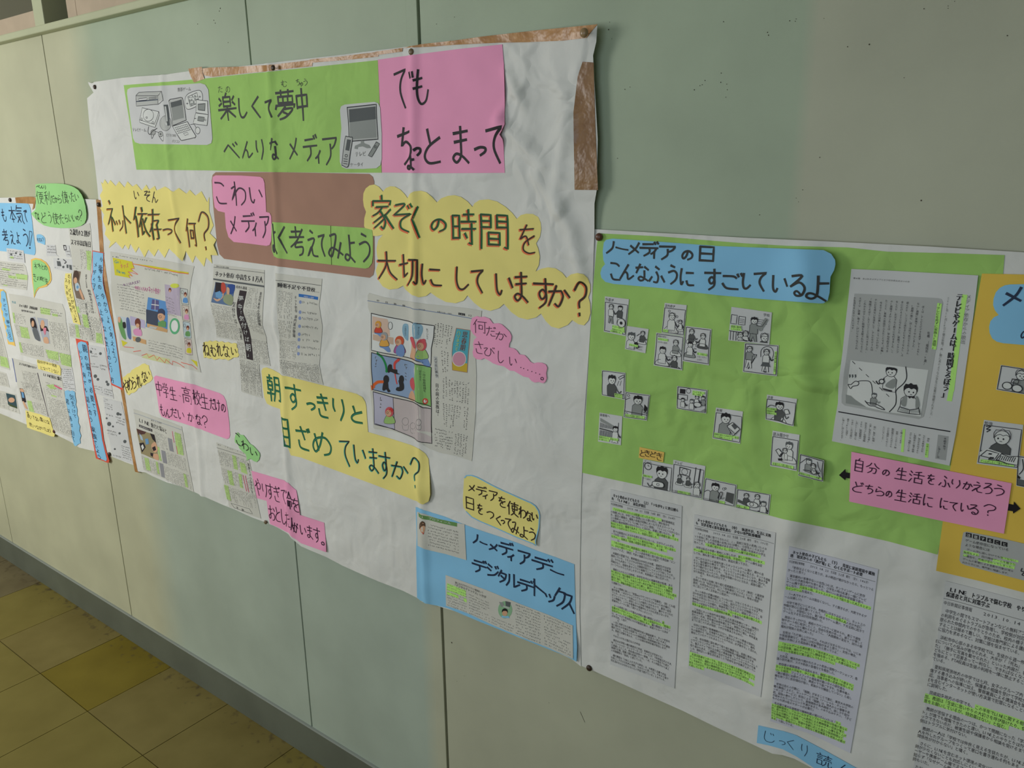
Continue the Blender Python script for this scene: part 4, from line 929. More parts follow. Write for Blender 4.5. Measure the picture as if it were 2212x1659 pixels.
# ------------------------------------------------------------------ yellow cloud
CT1 = '家 145 180 330 485;ぞ 340 255 510 515;く 505 285 570 565;の 685 400 815 510;時 880 310 1095 630;間 1140 360 1385 675'; CT1b = 'を 1505 450 1640 710'; CT2 = '大 200 695 370 950;切 400 725 565 1005;に 600 815 780 1000;し 920 840 1030 1040;て 1060 860 1170 1070;い 1285 905 1435 1095;ま 1455 885 1575 1155;す 1630 940 1810 1215;か 1770 1010 1960 1200;? 2005 975 2110 1285'
note('yellow_cloud_sign', 'large yellow scalloped cloud reading 家ぞくの時間を大切にしていますか？', Zp(ZCL, [(60,220),(64,160),(85,115),(120,87),(165,79),(205,100),(243,145),(270,112),(310,95),(350,98),(400,125),(440,165),(468,205),(490,165),(530,142),(590,136),(640,150),(690,190),(738,243),(780,205),(840,183),(900,177),(960,193),(1020,235),(1065,285),(1085,250),(1130,222),(1210,215),(1290,235),(1370,285),(1430,340),(1472,395),(1510,360),(1560,347),(1620,350),(1670,378),(1692,430),(1697,490),(1685,560),(1650,620),(1670,670),(1684,740),(1675,820),(1645,878),(1700,852),(1760,840),(1830,850),(1890,890),(1928,938),(1970,905),(2030,892),(2085,903),(2125,940),(2147,1000),(2148,1060),(2130,1115),(2145,1170),(2150,1260),(2130,1330),(2090,1373),(2040,1363),(1982,1325),(1940,1370),(1860,1403),(1790,1385),(1740,1335),(1695,1265),(1650,1300),(1570,1320),(1490,1300),(1420,1250),(1355,1175),(1310,1215),(1230,1240),(1150,1220),(1080,1165),(1020,1098),(985,1145),(910,1170),(820,1158),(740,1115),(680,1072),(640,1103),(570,1116),(500,1088),(450,1045),(428,1008),(380,1035),(300,1045),(240,1015),(195,950),(178,870),(205,785),(190,740),(184,670),(200,590),(243,540),(190,553),(140,550),(95,520),(70,460),(72,390),(88,330),(68,280)]), YEL, 3.7, [
 (CT1, ZCL, ORM, dict(w=.08, shift=(-1.6, 2.0), d=.0004)), (CT1, ZCL, GRNM, dict(w=.07, shift=(1.6, -.4), d=.0005)), (CT1, ZCL, INKB, dict(w=.028, d=.0007)), (CT1b, ZCL, ORM, dict(w=.09, shift=(-2, 1.6), d=.0004)), (CT1b, ZCL, INKB, dict(w=.055, d=.0007)),
 (CT2, ZCL, ORM, dict(w=.11, shift=(-2.4, 1.8), d=.0004)), (CT2, ZCL, INKB, dict(w=.09, d=.0007))])
# ------------------------------------------------------------------ small bubbles of the middle poster
note('yellow_sign', 'small yellow scalloped note reading ねむれない under the internet addiction clipping', Zp(ZN, [(1258,1160),(1285,1146),(1310,1150),(1330,1135),(1360,1148),(1400,1135),(1430,1152),(1470,1143),(1500,1160),(1540,1152),(1580,1170),(1610,1162),(1640,1172),(1640,1210),(1656,1235),(1650,1265),(1668,1300),(1650,1325),(1600,1330),(1570,1350),(1540,1362),(1510,1345),(1470,1352),(1440,1340),(1385,1356),(1350,1335),(1320,1342),(1290,1325),(1265,1335),(1262,1300),(1256,1260)]), YEL, 4.2, [('ね 1255 1160 1335 1310;む 1340 1190 1405 1310;れ 1410 1170 1480 1315;な 1485 1185 1555 1320;い 1580 1220 1638 1300', ZN, INKB, dict(w=.09))])
note('yellow_sign', 'small yellow note reading やめられない, tilted upwards above the pink 中学生 note', Zp(ZP, [(75,190),(110,168),(130,145),(165,132),(178,105),(225,75),(262,60),(300,32),(330,26),(352,42),(375,48),(382,90),(398,118),(408,160),(420,190),(412,215),(385,240),(350,255),(330,275),(300,275),(285,300),(250,312),(235,340),(205,360),(175,365),(150,390),(128,375),(112,340),(95,290),(90,240)]), YEL, 3.3, [('や 80 215 150 365;め 130 190 190 330;ら 185 180 232 312;れ 238 150 296 295;な 298 115 345 240;い 342 115 388 195', ZP, INKB, dict(w=.09, slope=(-.42, .16)))])
note('pink_sign', 'pink rounded note reading 中学生・高校生だけのもんだいかな？', Zp(ZP, [(432,185),(455,164),(700,225),(870,262),(1000,305),(1180,365),(1225,395),(1252,450),(1275,570),(1290,700),(1300,840),(1290,875),(1265,888),(1100,828),(950,770),(740,700),(560,648),(520,628),(495,580),(470,400),(448,280)]), PINK, 3.3, [('中 460 230 525 400;学 535 250 600 415;生 610 290 692 445;高 755 290 860 490;校 875 330 965 500;生 960 365 1060 545;だ 1070 425 1128 550;け 1130 440 1190 570;の 1200 490 1250 580;も 505 490 555 620;ん 560 545 622 645;だ 625 535 697 640;い 710 565 780 665;か 820 590 890 690;な 912 610 975 725;? 985 620 1045 760', ZP, INKP, dict(w=.085)), ('ー 722 388 742 402', ZP, INKP, dict(w=.4))])
note('green_sign', 'small green speech bubble reading こわい above the highlighted clipping', Zp(ZP, [(1352,890),(1362,840),(1385,810),(1410,838),(1450,842),(1475,870),(1495,900),(1525,940),(1560,960),(1600,1003),(1635,1045),(1640,1080),(1628,1125),(1600,1150),(1565,1135),(1535,1112),(1512,1118),(1490,1135),(1488,1095),(1478,1060),(1440,1030),(1410,1000),(1390,950),(1355,925)]), LGREEN, 4.4, [('こ 1368 830 1420 955;わ 1430 905 1508 1015;い 1532 1000 1610 1085', ZP, INK, dict(w=.11, slope=(.6, .1)))])
note('pink_sign', 'pink stepped note reading やりすぎで命をおとした人がいます。 at the lower edge', Zp(ZK, [(540,457),(730,512),(920,570),(960,595),(985,628),(1020,655),(1052,680),(1060,720),(1078,850),(1095,962),(1250,1010),(1370,1050),(1385,1220),(1395,1385),(1240,1330),(1105,1282),(1050,1240),(1000,1210),(975,1175),(900,1130),(820,1090),(755,1065),(735,950),(715,800),(605,770),(570,600)]), PINK, 3.3, [('や 585 545 650 740;り 668 605 720 755;す 718 600 795 785;ぎ 798 635 870 810;で 885 670 950 835;命 945 695 1003 895;を 1010 770 1080 925;お 740 855 812 1020;と 815 875 870 1035;し 885 900 935 1065;た 930 930 980 1100;人 985 990 1030 1140;が 1020 1050 1075 1165;い 1100 1085 1165 1190;ま 1175 1080 1240 1230;す 1250 1100 1328 1280;。 1340 1265 1372 1300', ZK, INKP, dict(w=.085))], curls=[(640,1090,.004,.03),(706,1180,.004,.02)])
TY = '朝 155 130 275 375;す 330 210 475 455;っ 525 385 595 450;き 620 305 720 515;り 765 345 865 545;と 930 420 1030 565;目 300 530 360 790;ざ 425 605 555 815;め 575 650 745 865'; TY2 = 'て 830 720 925 960;い 960 780 1065 945;ま 1095 800 1180 1020;す 1190 830 1295 1085;か 1305 925 1455 1085;? 1480 885 1560 1165'
note('yellow_sign', 'large yellow stepped note reading 朝すっきりと目ざめていますか？', Zp(ZY, [(105,90),(118,65),(150,58),(200,75),(255,105),(300,135),(345,141),(500,180),(680,226),(850,268),(975,300),(1030,330),(1058,375),(1068,420),(1075,530),(1085,652),(1300,715),(1480,772),(1550,805),(1610,850),(1640,900),(1650,1050),(1656,1230),(1640,1290),(1590,1318),(1550,1300),(1450,1255),(1100,1120),(750,990),(470,886),(375,866),(345,790),(310,700),(295,650),(290,560),(275,440),(200,415),(155,390),(130,330),(118,240)]), YEL, 3.3, [(TY, ZY, GRNM, dict(w=.11, d=.0004)), (TY, ZY, TEAL, dict(w=.035, d=.0006)), (TY, ZY, INK, dict(w=.018, shift=(-.5, -.5), d=.0008)), (TY2, ZY, TEAL, dict(w=.10, shift=(-1.4, 1), d=.0004)), (TY2, ZY, INK, dict(w=.06, d=.0007))], curls=[(928,1050,.009,.03)])
s = note('pink_cloud_sign', 'pink wavy cloud reading 何だかさびしい……。', Zp(ZM, [(1262,350),(1320,330),(1350,342),(1400,338),(1460,360),(1500,415),(1560,412),(1600,425),(1650,470),(1690,510),(1712,560),(1705,610),(1688,640),(1680,685),(1740,700),(1770,722),(1800,765),(1860,775),(1895,810),(1925,850),(1960,868),(2010,858),(2060,862),(2100,882),(2118,920),(2105,980),(2112,1040),(2095,1080),(2070,1096),(2020,1080),(1975,1087),(1940,1070),(1905,1030),(1850,1020),(1790,985),(1740,955),(1690,950),(1620,900),(1560,890),(1500,868),(1460,840),(1400,810),(1360,828),(1310,820),(1278,790),(1268,740),(1280,700),(1272,650),(1285,600),(1315,572),(1270,530),(1242,480),(1245,420),(1255,380)]), PINK, 4.4, [('何 1280 370 1430 530;だ 1425 450 1530 560;か 1535 510 1655 605;さ 1295 620 1390 755;び 1400 680 1520 785;し 1560 730 1620 860;い 1690 800 1770 895;。 2045 1025 2075 1055', ZM, INKP, dict(w=.075))])
k = Ink(s)
for x, y in ((1818,915),(1850,928),(1897,945),(1943,961),(1988,977),(2032,992)): Fp(k, ZM, circp(x, y, 6, 6, 8), INKP)
k.build('dots', s.o)
s = note('yellow_speech_bubble', 'yellow speech bubble edged in blue reading メディアを使わない日をつくってみよう', Zp(ZD, [(716,60),(745,35),(795,32),(850,50),(1000,130),(1200,225),(1440,330),(1490,365),(1525,420),(1538,470),(1530,600),(1505,700),(1492,745),(1498,800),(1465,775),(1440,768),(1300,715),(1100,625),(900,540),(800,490),(740,430),(708,380),(702,300),(708,200)]), YEL, 3.3, [('メ 765 130 830 210;デ 850 145 960 260;ィ 920 235 970 290;ア 990 205 1080 320;を 1095 265 1165 380;使 1190 320 1305 475;わ 1310 375 1385 500;な 1390 425 1450 530;い 1455 445 1515 525;日 740 275 820 405;を 865 345 915 455;つ 965 425 1035 505;く 1065 470 1115 570;っ 1120 520 1155 560;て 1165 500 1230 615;み 1230 545 1312 670;よ 1325 590 1410 720;う 1425 610 1490 745', ZD, INKB, dict(w=.12))], curls=[(1160,1160,.004,.02)])
k = Ink(s); Lp(k, ZD, [(722,60),(745,36),(795,34),(850,52),(1000,132),(1200,227),(1440,332),(1490,367),(1525,422),(1536,470),(1528,600),(1503,700),(1492,745),(1498,800),(1463,773),(1440,766),(1300,712),(1100,622),(900,537),(800,487),(740,427)], .0022, BLUE); k.build('blue_edging', s.o)
# blue sheet with its two clippings
bl = note('blue_sheet', 'sky blue sheet reading ノーメディアデー デジタルデトックス at the lower right corner of the middle poster', Zp(ZD, [(190,378),(300,420),(500,480),(720,570),(900,635),(1100,700),(1300,770),(1500,850),(1700,920),(1912,1000)]) + Zp(ZE, [(2012,700),(2022,1000),(2035,1300),(2030,1472),(1900,1402),(1700,1325),(1400,1205),(1150,1105),(900,1005),(700,920),(560,862),(450,835),(375,822),(300,805),(250,775),(215,742),(208,400),(205,200),(210,50)]), BLUE, 3.3, [
 ('ノ 815 670 865 775;ー 890 750 965 788;メ 990 770 1075 855;デ 1095 745 1250 915;ィ 1190 885 1255 962;ア 1305 860 1435 1015;デ 1455 910 1680 1085;ー 1655 1052 1798 1118;デ 805 938 960 1102;ジ 970 1000 1090 1140;タ 1090 1065 1175 1205;ル 1175 1100 1320 1260;デ 1300 1150 1485 1315;ト 1480 1175 1590 1365;ッ 1600 1325 1700 1415;ク 1705 1255 1815 1470;ス 1780 1325 1912 1515', ZD, INKN, dict(w=.14))], curls=[(1244,1400,.004,.03)])
pc = Sheet('newspaper_clipping', 'small clipping with a green heading bar and a face, top left of the blue sheet', 'clipping', Zp(ZD, [(205,430),(220,432),(430,505),(640,552),(720,566),(730,760),(740,955),(520,890),(300,840),(210,800),(205,620)]), NEWS, 4.4, group='newspaper clippings on the middle poster')
k = Ink(pc); Fp(k, ZD, [(220,438),(300,475),(430,505),(640,550),(640,592),(430,545),(300,515),(225,480)], flat('leaf_green', 108, 150, 88)); ptext(k, [(330,483),(580,545),(580,568),(330,508)], 'プロフィールプロフィール'[:6], PWHITE, org=ZD, d=.0006); k.build('heading_bar', pc.o)
k = Ink(pc); Fp(k, ZD, circp(265,600,30,62), flat('skin', 216, 170, 138), True); Fp(k, ZD, [(232,620),(234,560),(262,532),(292,550),(296,590),(280,580),(250,590)], flat('hair_brown', 96, 74, 58), True, d=.0004); Fp(k, ZD, [(258,650),(285,655),(272,678)], flat('collar_red', 200, 60, 60), d=.0004); k.build('portrait', pc.o)
fr = frame(pc, Zp(ZD, [(325,555),(655,640),(665,900),(330,810)])); k = Ink(pc); k.tiny(fr, 0, 0, 1, 1, .0034, vertical=False, gap=.9); k.build('text_block', pc.o)
dc = Sheet('newspaper_clipping', 'long clipping headed デジタルデトックス along the foot of the blue sheet', 'clipping', Zp(ZE, [(540,485),(1000,655),(1400,820),(1700,935),(1985,1060),(1988,1250),(1990,1440),(1700,1310),(1400,1190),(1100,1065),(800,925),(660,870),(545,835),(540,650)]), NEWS, 4.4, group='newspaper clippings on the middle poster', curls=[(1244,1400,.004,.03)])
fr = frame(dc, Zp(ZE, [(540,485),(1985,1060),(1990,1440),(540,835)])); k = Ink(dc); k.rect(fr, .015, .235, .175, .46, HILI); k.rect(fr, .015, .50, .11, .60, HILI); k.rect(fr, .155, .50, .18, .62, HILI); k.build('highlight', dc.o)
k = Ink(dc)
for a, b, c, d_ in ((.015,.24,.18,1.12),(.20,.30,.37,1.12),(.385,.72,.565,1.1),(.58,.02,.765,1.05),(.79,.03,.985,.97)): k.tiny(fr, a, b, c, min(d_, .985), .0034, FAINT, vertical=False, gap=.7)
k.build('text_block', dc.o); k = Ink(dc); ptext(k, [(650,555),(970,675),(970,700),(650,582)], '時にはスマホやパソコンの電源切って', org=ZE); ptext(k, [(632,575),(1005,720),(1005,755),(632,605)], '「デジタルデトックス」いかが', org=ZE); k.build('headline', dc.o)
k = Ink(dc); Fp(k, ZE, circp(1218,880,80,98), flat('mint', 146, 190, 150), True); Fp(k, ZE, [(1150,790),(1195,795),(1215,850),(1172,845)], G2, d=.0004); Fp(k, ZE, [(1222,780),(1282,795),(1275,850),(1225,835)], G3, d=.0004); Fp(k, ZE, [(1200,830),(1275,858),(1260,870),(1195,845)], G1, d=.0005); Fp(k, ZE, circp(1215,915,30,36), flat('skin', 216, 170, 138), True, d=.0005); Fp(k, ZE, [(1184,910),(1186,880),(1215,862),(1245,880),(1248,915),(1235,895),(1200,893)], INK, True, d=.0007); Fp(k, ZE, [(1180,945),(1215,952),(1258,950),(1270,975),(1180,968)], BLUE, d=.0006); k.build('picture', dc.o)
# ------------------------------------------------------------------ newspaper clippings of the middle poster
CG = 'newspaper clippings on the middle poster'
def clip(label, px, layer, group=CG, m=NEWS, name='newspaper_clipping', **kw): return Sheet(name, label, 'clipping', px, m, layer, group=group, **kw)
SKIN = flat('skin', 216, 170, 138); 
# colour children's page
n1 = clip('colour children\'s newspaper page with a yellow Go! News corner and a boy at a computer', Zp(ZN, [(200,122),(430,160),(700,205),(900,240),(1155,290),(1120,450),(1098,640),(1130,850),(1160,1100),(1190,1300),(1232,1500),(1000,1440),(750,1380),(520,1310),(310,1245),(300,1000),(250,800),(215,600)]), 3.3)
f = frame(n1, Zp(ZN, [(205,125),(1155,290),(1228,1500),(312,1250)]))
k = Ink(n1); Fp(k, ZN, [(228,192),(450,238),(475,310),(440,318),(470,350),(405,358),(455,400),(412,390),(430,425),(255,392)], flat('sun_yellow', 214, 206, 60)); Lp(k, ZN, [(450,238),(478,318),(432,320),(520,385),(402,350),(458,405),(408,388),(430,425)], .0013, RED); Fp(k, ZN, [(478,262),(700,290),(1095,360),(1090,378),(700,312),(490,272)], flat('sun_yellow', 214, 206, 60)); Lp(k, ZN, [(460,262),(700,315),(1092,378)], .0016, RED); k.build('yellow_corner', n1.o)
k = Ink(n1); ptext(k, [(240,210),(305,215),(308,262),(242,262)], 'Go', flat('go_blue', 60, 150, 170), org=ZN); ptext(k, [(312,215),(330,225),(335,290),(318,290)], '！', RED, org=ZN); ptext(k, [(315,262),(408,250),(412,308),(318,322)], 'キッズ', flat('kids_pink', 226, 90, 120), org=ZN); ptext(k, [(270,315),(385,345),(385,388),(275,368)], 'News', flat('go_blue', 60, 150, 170), org=ZN)
ptext(k, [(340,490),(550,440),(565,478),(350,522)], 'キミは大丈夫？', flat('purple', 130, 70, 140), org=ZN); ptext(k, [(478,508),(635,532),(635,580),(480,552)], '中高生51万人が', flat('magenta', 200, 70, 150), org=ZN); ptext(k, [(635,512),(790,552),(785,618),(640,588)], 'ネット依存！', flat('magenta', 200, 70, 150), org=ZN); ptext(k, [(225,172),(300,180),(300,196),(225,188)], '5　第2', INK, org=ZN); k.build('headline', n1.o)
k = Ink(n1)
for a, b, c, d in ((.06,.30,.40,.57),(.42,.09,.86,.13),(.40,.80,.82,.93),(.66,.33,.80,.52)): k.tiny(f, a, b, c, d, .0042, FAINT, vertical=False, gap=.7)
k.tiny(f, .12, .015, .55, .03, .008, FAINT, vertical=False, gap=.1); k.build('text_block', n1.o)
k = Ink(n1); Fp(k, ZN, [(632,642),(830,690),(855,800),(850,1040),(605,980),(618,760)], flat('sky', 96, 148, 206)); Fp(k, ZN, [(680,665),(755,680),(758,790),(665,780)], flat('window', 96, 92, 140), d=.0004); Lp(k, ZN, [(715,672),(712,785)], .0022, PWHITE, d=.0006); Lp(k, ZN, [(672,725),(756,735)], .0022, PWHITE, d=.0006); Fp(k, ZN, [(620,980),(850,1045),(855,1010),(740,960),(620,940)], flat('desk', 206, 164, 116), d=.0004)
Fp(k, ZN, [(610,780),(752,812),(745,970),(612,938)], flat('screen', 70, 78, 96), d=.0006); Fp(k, ZN, circp(785,860,42,60), SKIN, True, d=.0007); Fp(k, ZN, [(745,830),(752,785),(790,772),(822,800),(822,850),(800,830),(770,825)], flat('hair_blue', 62, 72, 100), True, d=.0009); Fp(k, ZN, [(745,930),(800,905),(838,925),(836,985),(750,975)], flat('shirt_green', 110, 160, 100), d=.0008); Fp(k, ZN, [(660,968),(740,985),(725,1005),(640,990)], G1, d=.0008); Lp(k, ZN, circp(772,865,14,14), .0009, d=.001, closed=True); k.build('picture', n1.o, 'boy in green at a computer under a night window')
k = Ink(n1); Fp(k, ZN, [(275,850),(430,880),(445,1120),(330,1100)], flat('pale_blue', 196, 206, 214)); Fp(k, ZN, [(292,880),(330,890),(385,1110),(340,1095),(300,980)], flat('shirt_green', 120, 160, 96), True, d=.0004); Fp(k, ZN, [(345,930),(375,930),(380,990),(350,990)], INK, True, d=.0005); Fp(k, ZN, [(385,890),(420,900),(440,1110),(400,1080)], flat('trouser_blue', 90, 110, 160), True, d=.0005); Fp(k, ZN, [(290,870),(320,872),(315,930),(295,920)], SKIN, True, d=.0006); Fp(k, ZN, [(428,855),(592,905),(600,1000),(430,960)], flat('lilac', 186, 178, 208)); Fp(k, ZN, [(455,1085),(610,1130),(612,1180),(465,1140)], flat('desk', 206, 164, 116), d=.0004); Fp(k, ZN, circp(515,930,32,48), flat('hair_red', 116, 62, 52), True, d=.0006); Fp(k, ZN, circp(515,965,20,24), SKIN, True, d=.0008); Fp(k, ZN, [(470,1010),(545,1000),(560,1080),(480,1070)], flat('dress_pink', 216, 150, 190), True, d=.0007); Fp(k, ZN, [(535,920),(548,920),(545,1010),(535,1010)], flat('hair_red', 116, 62, 52), d=.0009); Fp(k, ZN, circp(520,1125,30,30), G3, True, d=.0009); k.build('picture', n1.o, 'child beside a girl with a ponytail at a table')
k = Ink(n1); Fp(k, ZN, [(820,495),(1000,530),(1008,860),(850,830)], flat('lilac_box', 184, 172, 192)); Fp(k, ZN, circp(935,512,50,26), flat('lime', 206, 214, 84), True, d=.0004); Fp(k, ZN, circp(882,560,16,24), flat('hair_red', 116, 62, 52), True, d=.0006); Fp(k, ZN, circp(883,572,10,14), SKIN, True, d=.0008); Fp(k, ZN, circp(935,972,58,92), flat('badge_green', 96, 176, 128), True, d=.0004); Fp(k, ZN, circp(935,970,40,66), PWHITE, True, d=.0006); k.build('side_column', n1.o)
k = Ink(n1)
for i in range(4):
    y0 = 540 + i * 190; x0 = 1002 + i * 14; q = [(x0, y0), (x0+80, y0+15), (x0+95, y0+190), (x0+12, y0+175)]; Fp(k, ZN, q, flat('strip_%d' % i, *((196,200,196), (206,196,186), (190,206,214), (212,196,190))[i])); Lp(k, ZN, q, .0009, closed=True, d=.0004)
    Fp(k, ZN, circp(x0+55, y0+70, 17, 26), flat('hair_red', 116, 62, 52), True, d=.0006); Fp(k, ZN, circp(x0+55, y0+84, 11, 16), SKIN, True, d=.0008); Fp(k, ZN, [(x0+35,y0+115),(x0+72,y0+112),(x0+80,y0+165),(x0+30,y0+160)], (flat('sky', 96, 148, 206), flat('dress_pink', 216, 150, 190), flat('shirt_green', 110, 160, 100), flat('sun_yellow', 214, 206, 60))[i], True, d=.0006); Lp(k, ZN, circp(x0+20, y0+45, 12, 20), .0008, closed=True)
k.build('comic_strip', n1.o)
k = Ink(n1); Fp(k, ZN, [(328,1130),(400,1160),(345,1205)], flat('sun_yellow', 214, 206, 60)); Fp(k, ZN, [(1115,1350),(1190,1375),(1195,1440)], flat('sun_yellow', 214, 206, 60)); Fp(k, ZN, [(610,1280),(880,1345),(870,1400),(560,1330)], flat('pale_lime', 208, 212, 160))
for q in ([(355,1205),(470,1220)], [(465,1262),(550,1250)], [(560,1305),(620,1285),(640,1330),(700,1300),(735,1360),(760,1325),(825,1390),(835,1350),(910,1412),(912,1368),(1045,1440)], [(1008,1382),(1125,1412),(1190,1462)]): Lp(k, ZN, q, .0016, RED)
k.build('zigzag_border', n1.o)
# internet addiction clipping
n2 = clip('clipping headlined ネット依存 中高生51万人 with a black vertical banner', Zp(ZN, [(1380,265),(1560,287),(1760,312),(1955,335),(1948,600),(1935,800),(1930,960),(1975,1100),(1990,1250),(2022,1425),(1895,1405),(1900,1520),(1905,1659)]) + Zp(ZP, [(1640,130),(1655,280),(1665,420),(1540,385),(1430,347),(1422,200),(1415,60)]) + Zp(ZN, [(1690,1560),(1668,1350),(1640,1140),(1520,1118),(1410,1098),(1400,960),(1360,820),(1335,700),(1365,500)]), 3.3)
k = Ink(n2); ptext(k, [(1395,342),(1615,370),(1612,432),(1390,402)], 'ネット依存', INK, org=ZN, bold=1); ptext(k, [(1630,372),(1942,408),(1935,482),(1628,440)], '中高生51万人', INK, org=ZN, bold=1); Lp(k, ZN, [(1378,300),(1955,368)], .0008); Lp(k, ZN, [(1378,436),(1660,478),(1948,520)], .0038, G3); ptext(k, [(1635,505),(1760,525),(1758,562),(1632,540)], '県内も顕著', INK, org=ZN); ptext(k, [(1405,280),(1680,312),(1678,328),(1404,298)], '毎日新聞　　　', FAINT, org=ZN); k.build('headline', n2.o)
BN = [(1675,562),(1755,575),(1728,700),(1712,790),(1745,900),(1785,1020),(1810,1180),(1828,1362),(1752,1342),(1742,1250),(1720,1120),(1680,960),(1640,800),(1640,720),(1660,640)]
k = Ink(n2); Fp(k, ZN, BN, flat('banner_dark', 62, 54, 58)); k.build('banner', n2.o); k = Ink(n2)
for ch, x, y, w, h in (('夢',1690,655,52,52),('中',1680,750,46,58),('「',1683,822,36,40),('気',1700,885,50,52),('付',1722,962,50,55),('け',1742,1042,44,52),('ば',1758,1120,44,50),('朝',1772,1212,52,70),('」',1782,1300,36,36)):
    w *= 1.22; h *= 1.22; ptext(k, [(x-w/2,y-h/2-5),(x+w/2,y-h/2+5),(x+w/2+4,y+h/2+5),(x-w/2+4,y+h/2-5)], ch, PWHITE, org=ZN, d=.0007)
k.build('banner_lettering', n2.o)
k = Ink(n2); Fp(k, ZN, [(1398,468),(1622,502),(1580,742),(1350,700),(1372,600)], flat('photo_blue', 96, 120, 156)); Fp(k, ZN, [(1400,472),(1480,480),(1470,580),(1392,585)], flat('photo_dark', 50, 44, 50), d=.0004); Fp(k, ZN, [(1470,480),(1505,485),(1520,560),(1490,600),(1465,560)], flat('photo_red', 196, 80, 66), True, d=.0005); Fp(k, ZN, [(1545,500),(1620,508),(1600,600),(1540,590)], flat('photo_navy', 56, 84, 150), True, d=.0005); Fp(k, ZN, [(1400,590),(1450,570),(1485,620),(1460,665),(1405,640)], flat('phone_blue', 112, 160, 204), d=.0006); Fp(k, ZN, [(1375,650),(1430,665),(1470,610),(1495,600),(1480,650),(1420,690)], SKIN, True, d=.0005); Fp(k, ZN, [(1490,640),(1540,600),(1600,640),(1580,735),(1500,700)], flat('photo_olive', 150, 160, 128), True, d=.0005); Fp(k, ZN, [(1530,530),(1560,545),(1555,610),(1530,600)], SKIN, True, d=.0007); k.build('photograph', n2.o)
k = Ink(n2)
def tq(k, org, q, pitch=.0032, m=PRINT, **kw): k.tiny(frame(k.sh, Zp(org, q)), 0, 0, 1, 1, pitch, m, **kw)
tq(k, ZN, [(1775,530),(1885,545),(1872,780),(1735,760)]); tq(k, ZN, [(1730,780),(1925,810),(1960,1080),(1780,1010)]); tq(k, ZN, [(1345,720),(1590,760),(1600,920),(1395,900)]); tq(k, ZN, [(1395,905),(1640,950),(1690,1140),(1410,1085)]); tq(k, ZN, [(1640,1145),(1720,1160),(1745,1350),(1672,1330)]); tq(k, ZN, [(1800,1110),(1985,1150),(2015,1410),(1835,1380)]); tq(k, ZN, [(1675,1350),(1890,1390),(1905,1640),(1692,1600)]); tq(k, ZP, [(1415,30),(1640,95),(1660,400),(1430,340)])
k.build('text_block', n2.o); k = Ink(n2); ptext(k, [(1905,580),(1930,584),(1922,970),(1885,960)], '重症外来初の全国調査', INK, vertical=True, org=ZN); ptext(k, [(1598,690),(1635,695),(1655,950),(1620,940)], '気付けば', PRINT, vertical=True, org=ZN); ptext(k, [(1660,990),(1695,1000),(1708,1130),(1680,1125)], '深夜', PRINT, vertical=True, org=ZN); k.build('subheading', n2.o)
# lack of sleep clipping
n3 = clip('narrow clipping headlined 睡眠不足や不登校… with a blue bar', Zp(ZO, [(378,207),(600,236),(850,268),(1075,293),(1060,480),(1030,680),(1050,820),(1080,1000),(1065,1200),(1045,1400),(1035,1590)]) + Zp(ZY, [(640,60),(655,140),(672,218),(560,190),(440,160),(342,138),(292,118)]) + Zp(ZO, [(450,1659),(438,1400),(440,1150),(412,950),(400,750),(398,600)]), 3.3)
k = Ink(n3); ptext(k, [(408,345),(1042,440),(1038,505),(408,422)], '睡眠不足や不登校…', INK, org=ZO, bold=1); Lp(k, ZO, [(385,313),(1060,392)], .0009); k.build('headline', n3.o); k = Ink(n3); Fp(k, ZO, [(728,515),(1018,562),(1015,608),(728,560)], flat('bar_blue', 58, 116, 190)); ptext(k, [(805,540),(955,563),(955,592),(805,568)], '中高生への質問', PWHITE, org=ZO, d=.0006); k.build('blue_bar', n3.o)
k = Ink(n3)
for i, y in enumerate((640, 790, 880, 1000, 1120, 1200, 1310, 1410)):
    Fp(k, ZO, circp(752 - i*4, y, 20, 26), flat('number_blue', 140, 156, 200), True); tq(k, ZO, [(785-i*3,y-28),(1010+i*4,y+5),(1010+i*4,y+70),(785-i*3,y+45)], .0034, FAINT, vertical=False, gap=.6)
k.build('numbered_list', n3.o); k = Ink(n3); ptext(k, [(665,540),(695,545),(712,800),(672,790)], 'ネット依存', PRINT, vertical=True, org=ZO); ptext(k, [(672,830),(712,835),(680,1170),(640,1160)], '専門家が警鐘', PRINT, vertical=True, org=ZO); k.build('subheading', n3.o)
k = Ink(n3); tq(k, ZO, [(430,470),(640,500),(640,900),(420,880)]); tq(k, ZO, [(420,900),(640,930),(610,1200),(440,1150)]); tq(k, ZO, [(440,1200),(690,1230),(720,1500),(445,1480)]); tq(k, ZO, [(445,1500),(1030,1570),(1035,1659),(455,1640)]); tq(k, ZY, [(280,10),(635,60),(665,205),(310,130)]); k.build('text_block', n3.o)
# LINE clipping
n4 = clip('highlighted clipping headlined LINE 魅力と悩みと with a photo of phones on a table', Zp(ZP, [(200,545),(380,607),(570,677),(750,745),(785,950),(825,1170),(860,1350),(888,1490),(700,1405),(520,1325),(320,1238),(285,1050),(240,790)]), 3.3)
k = Ink(n4); ptext(k, [(262,640),(385,690),(390,745),(265,692)], 'LINE', INK, org=ZP); ptext(k, [(398,695),(580,770),(585,832),(404,752)], '魅力と悩みと', INK, org=ZP); ptext(k, [(400,660),(525,700),(525,722),(400,680)], 'みりょくなや', PRINT, org=ZP); Lp(k, ZP, [(205,590),(750,782)], .0008, flat('rule_blue', 110, 130, 170)); Fp(k, ZP, [(265,720),(415,775),(418,805),(268,748)], flat('banner_dark', 62, 54, 58)); ptext(k, [(275,728),(410,778),(412,800),(278,748)], '県内高校生の今', PWHITE, org=ZP, d=.0006); k.build('headline', n4.o)
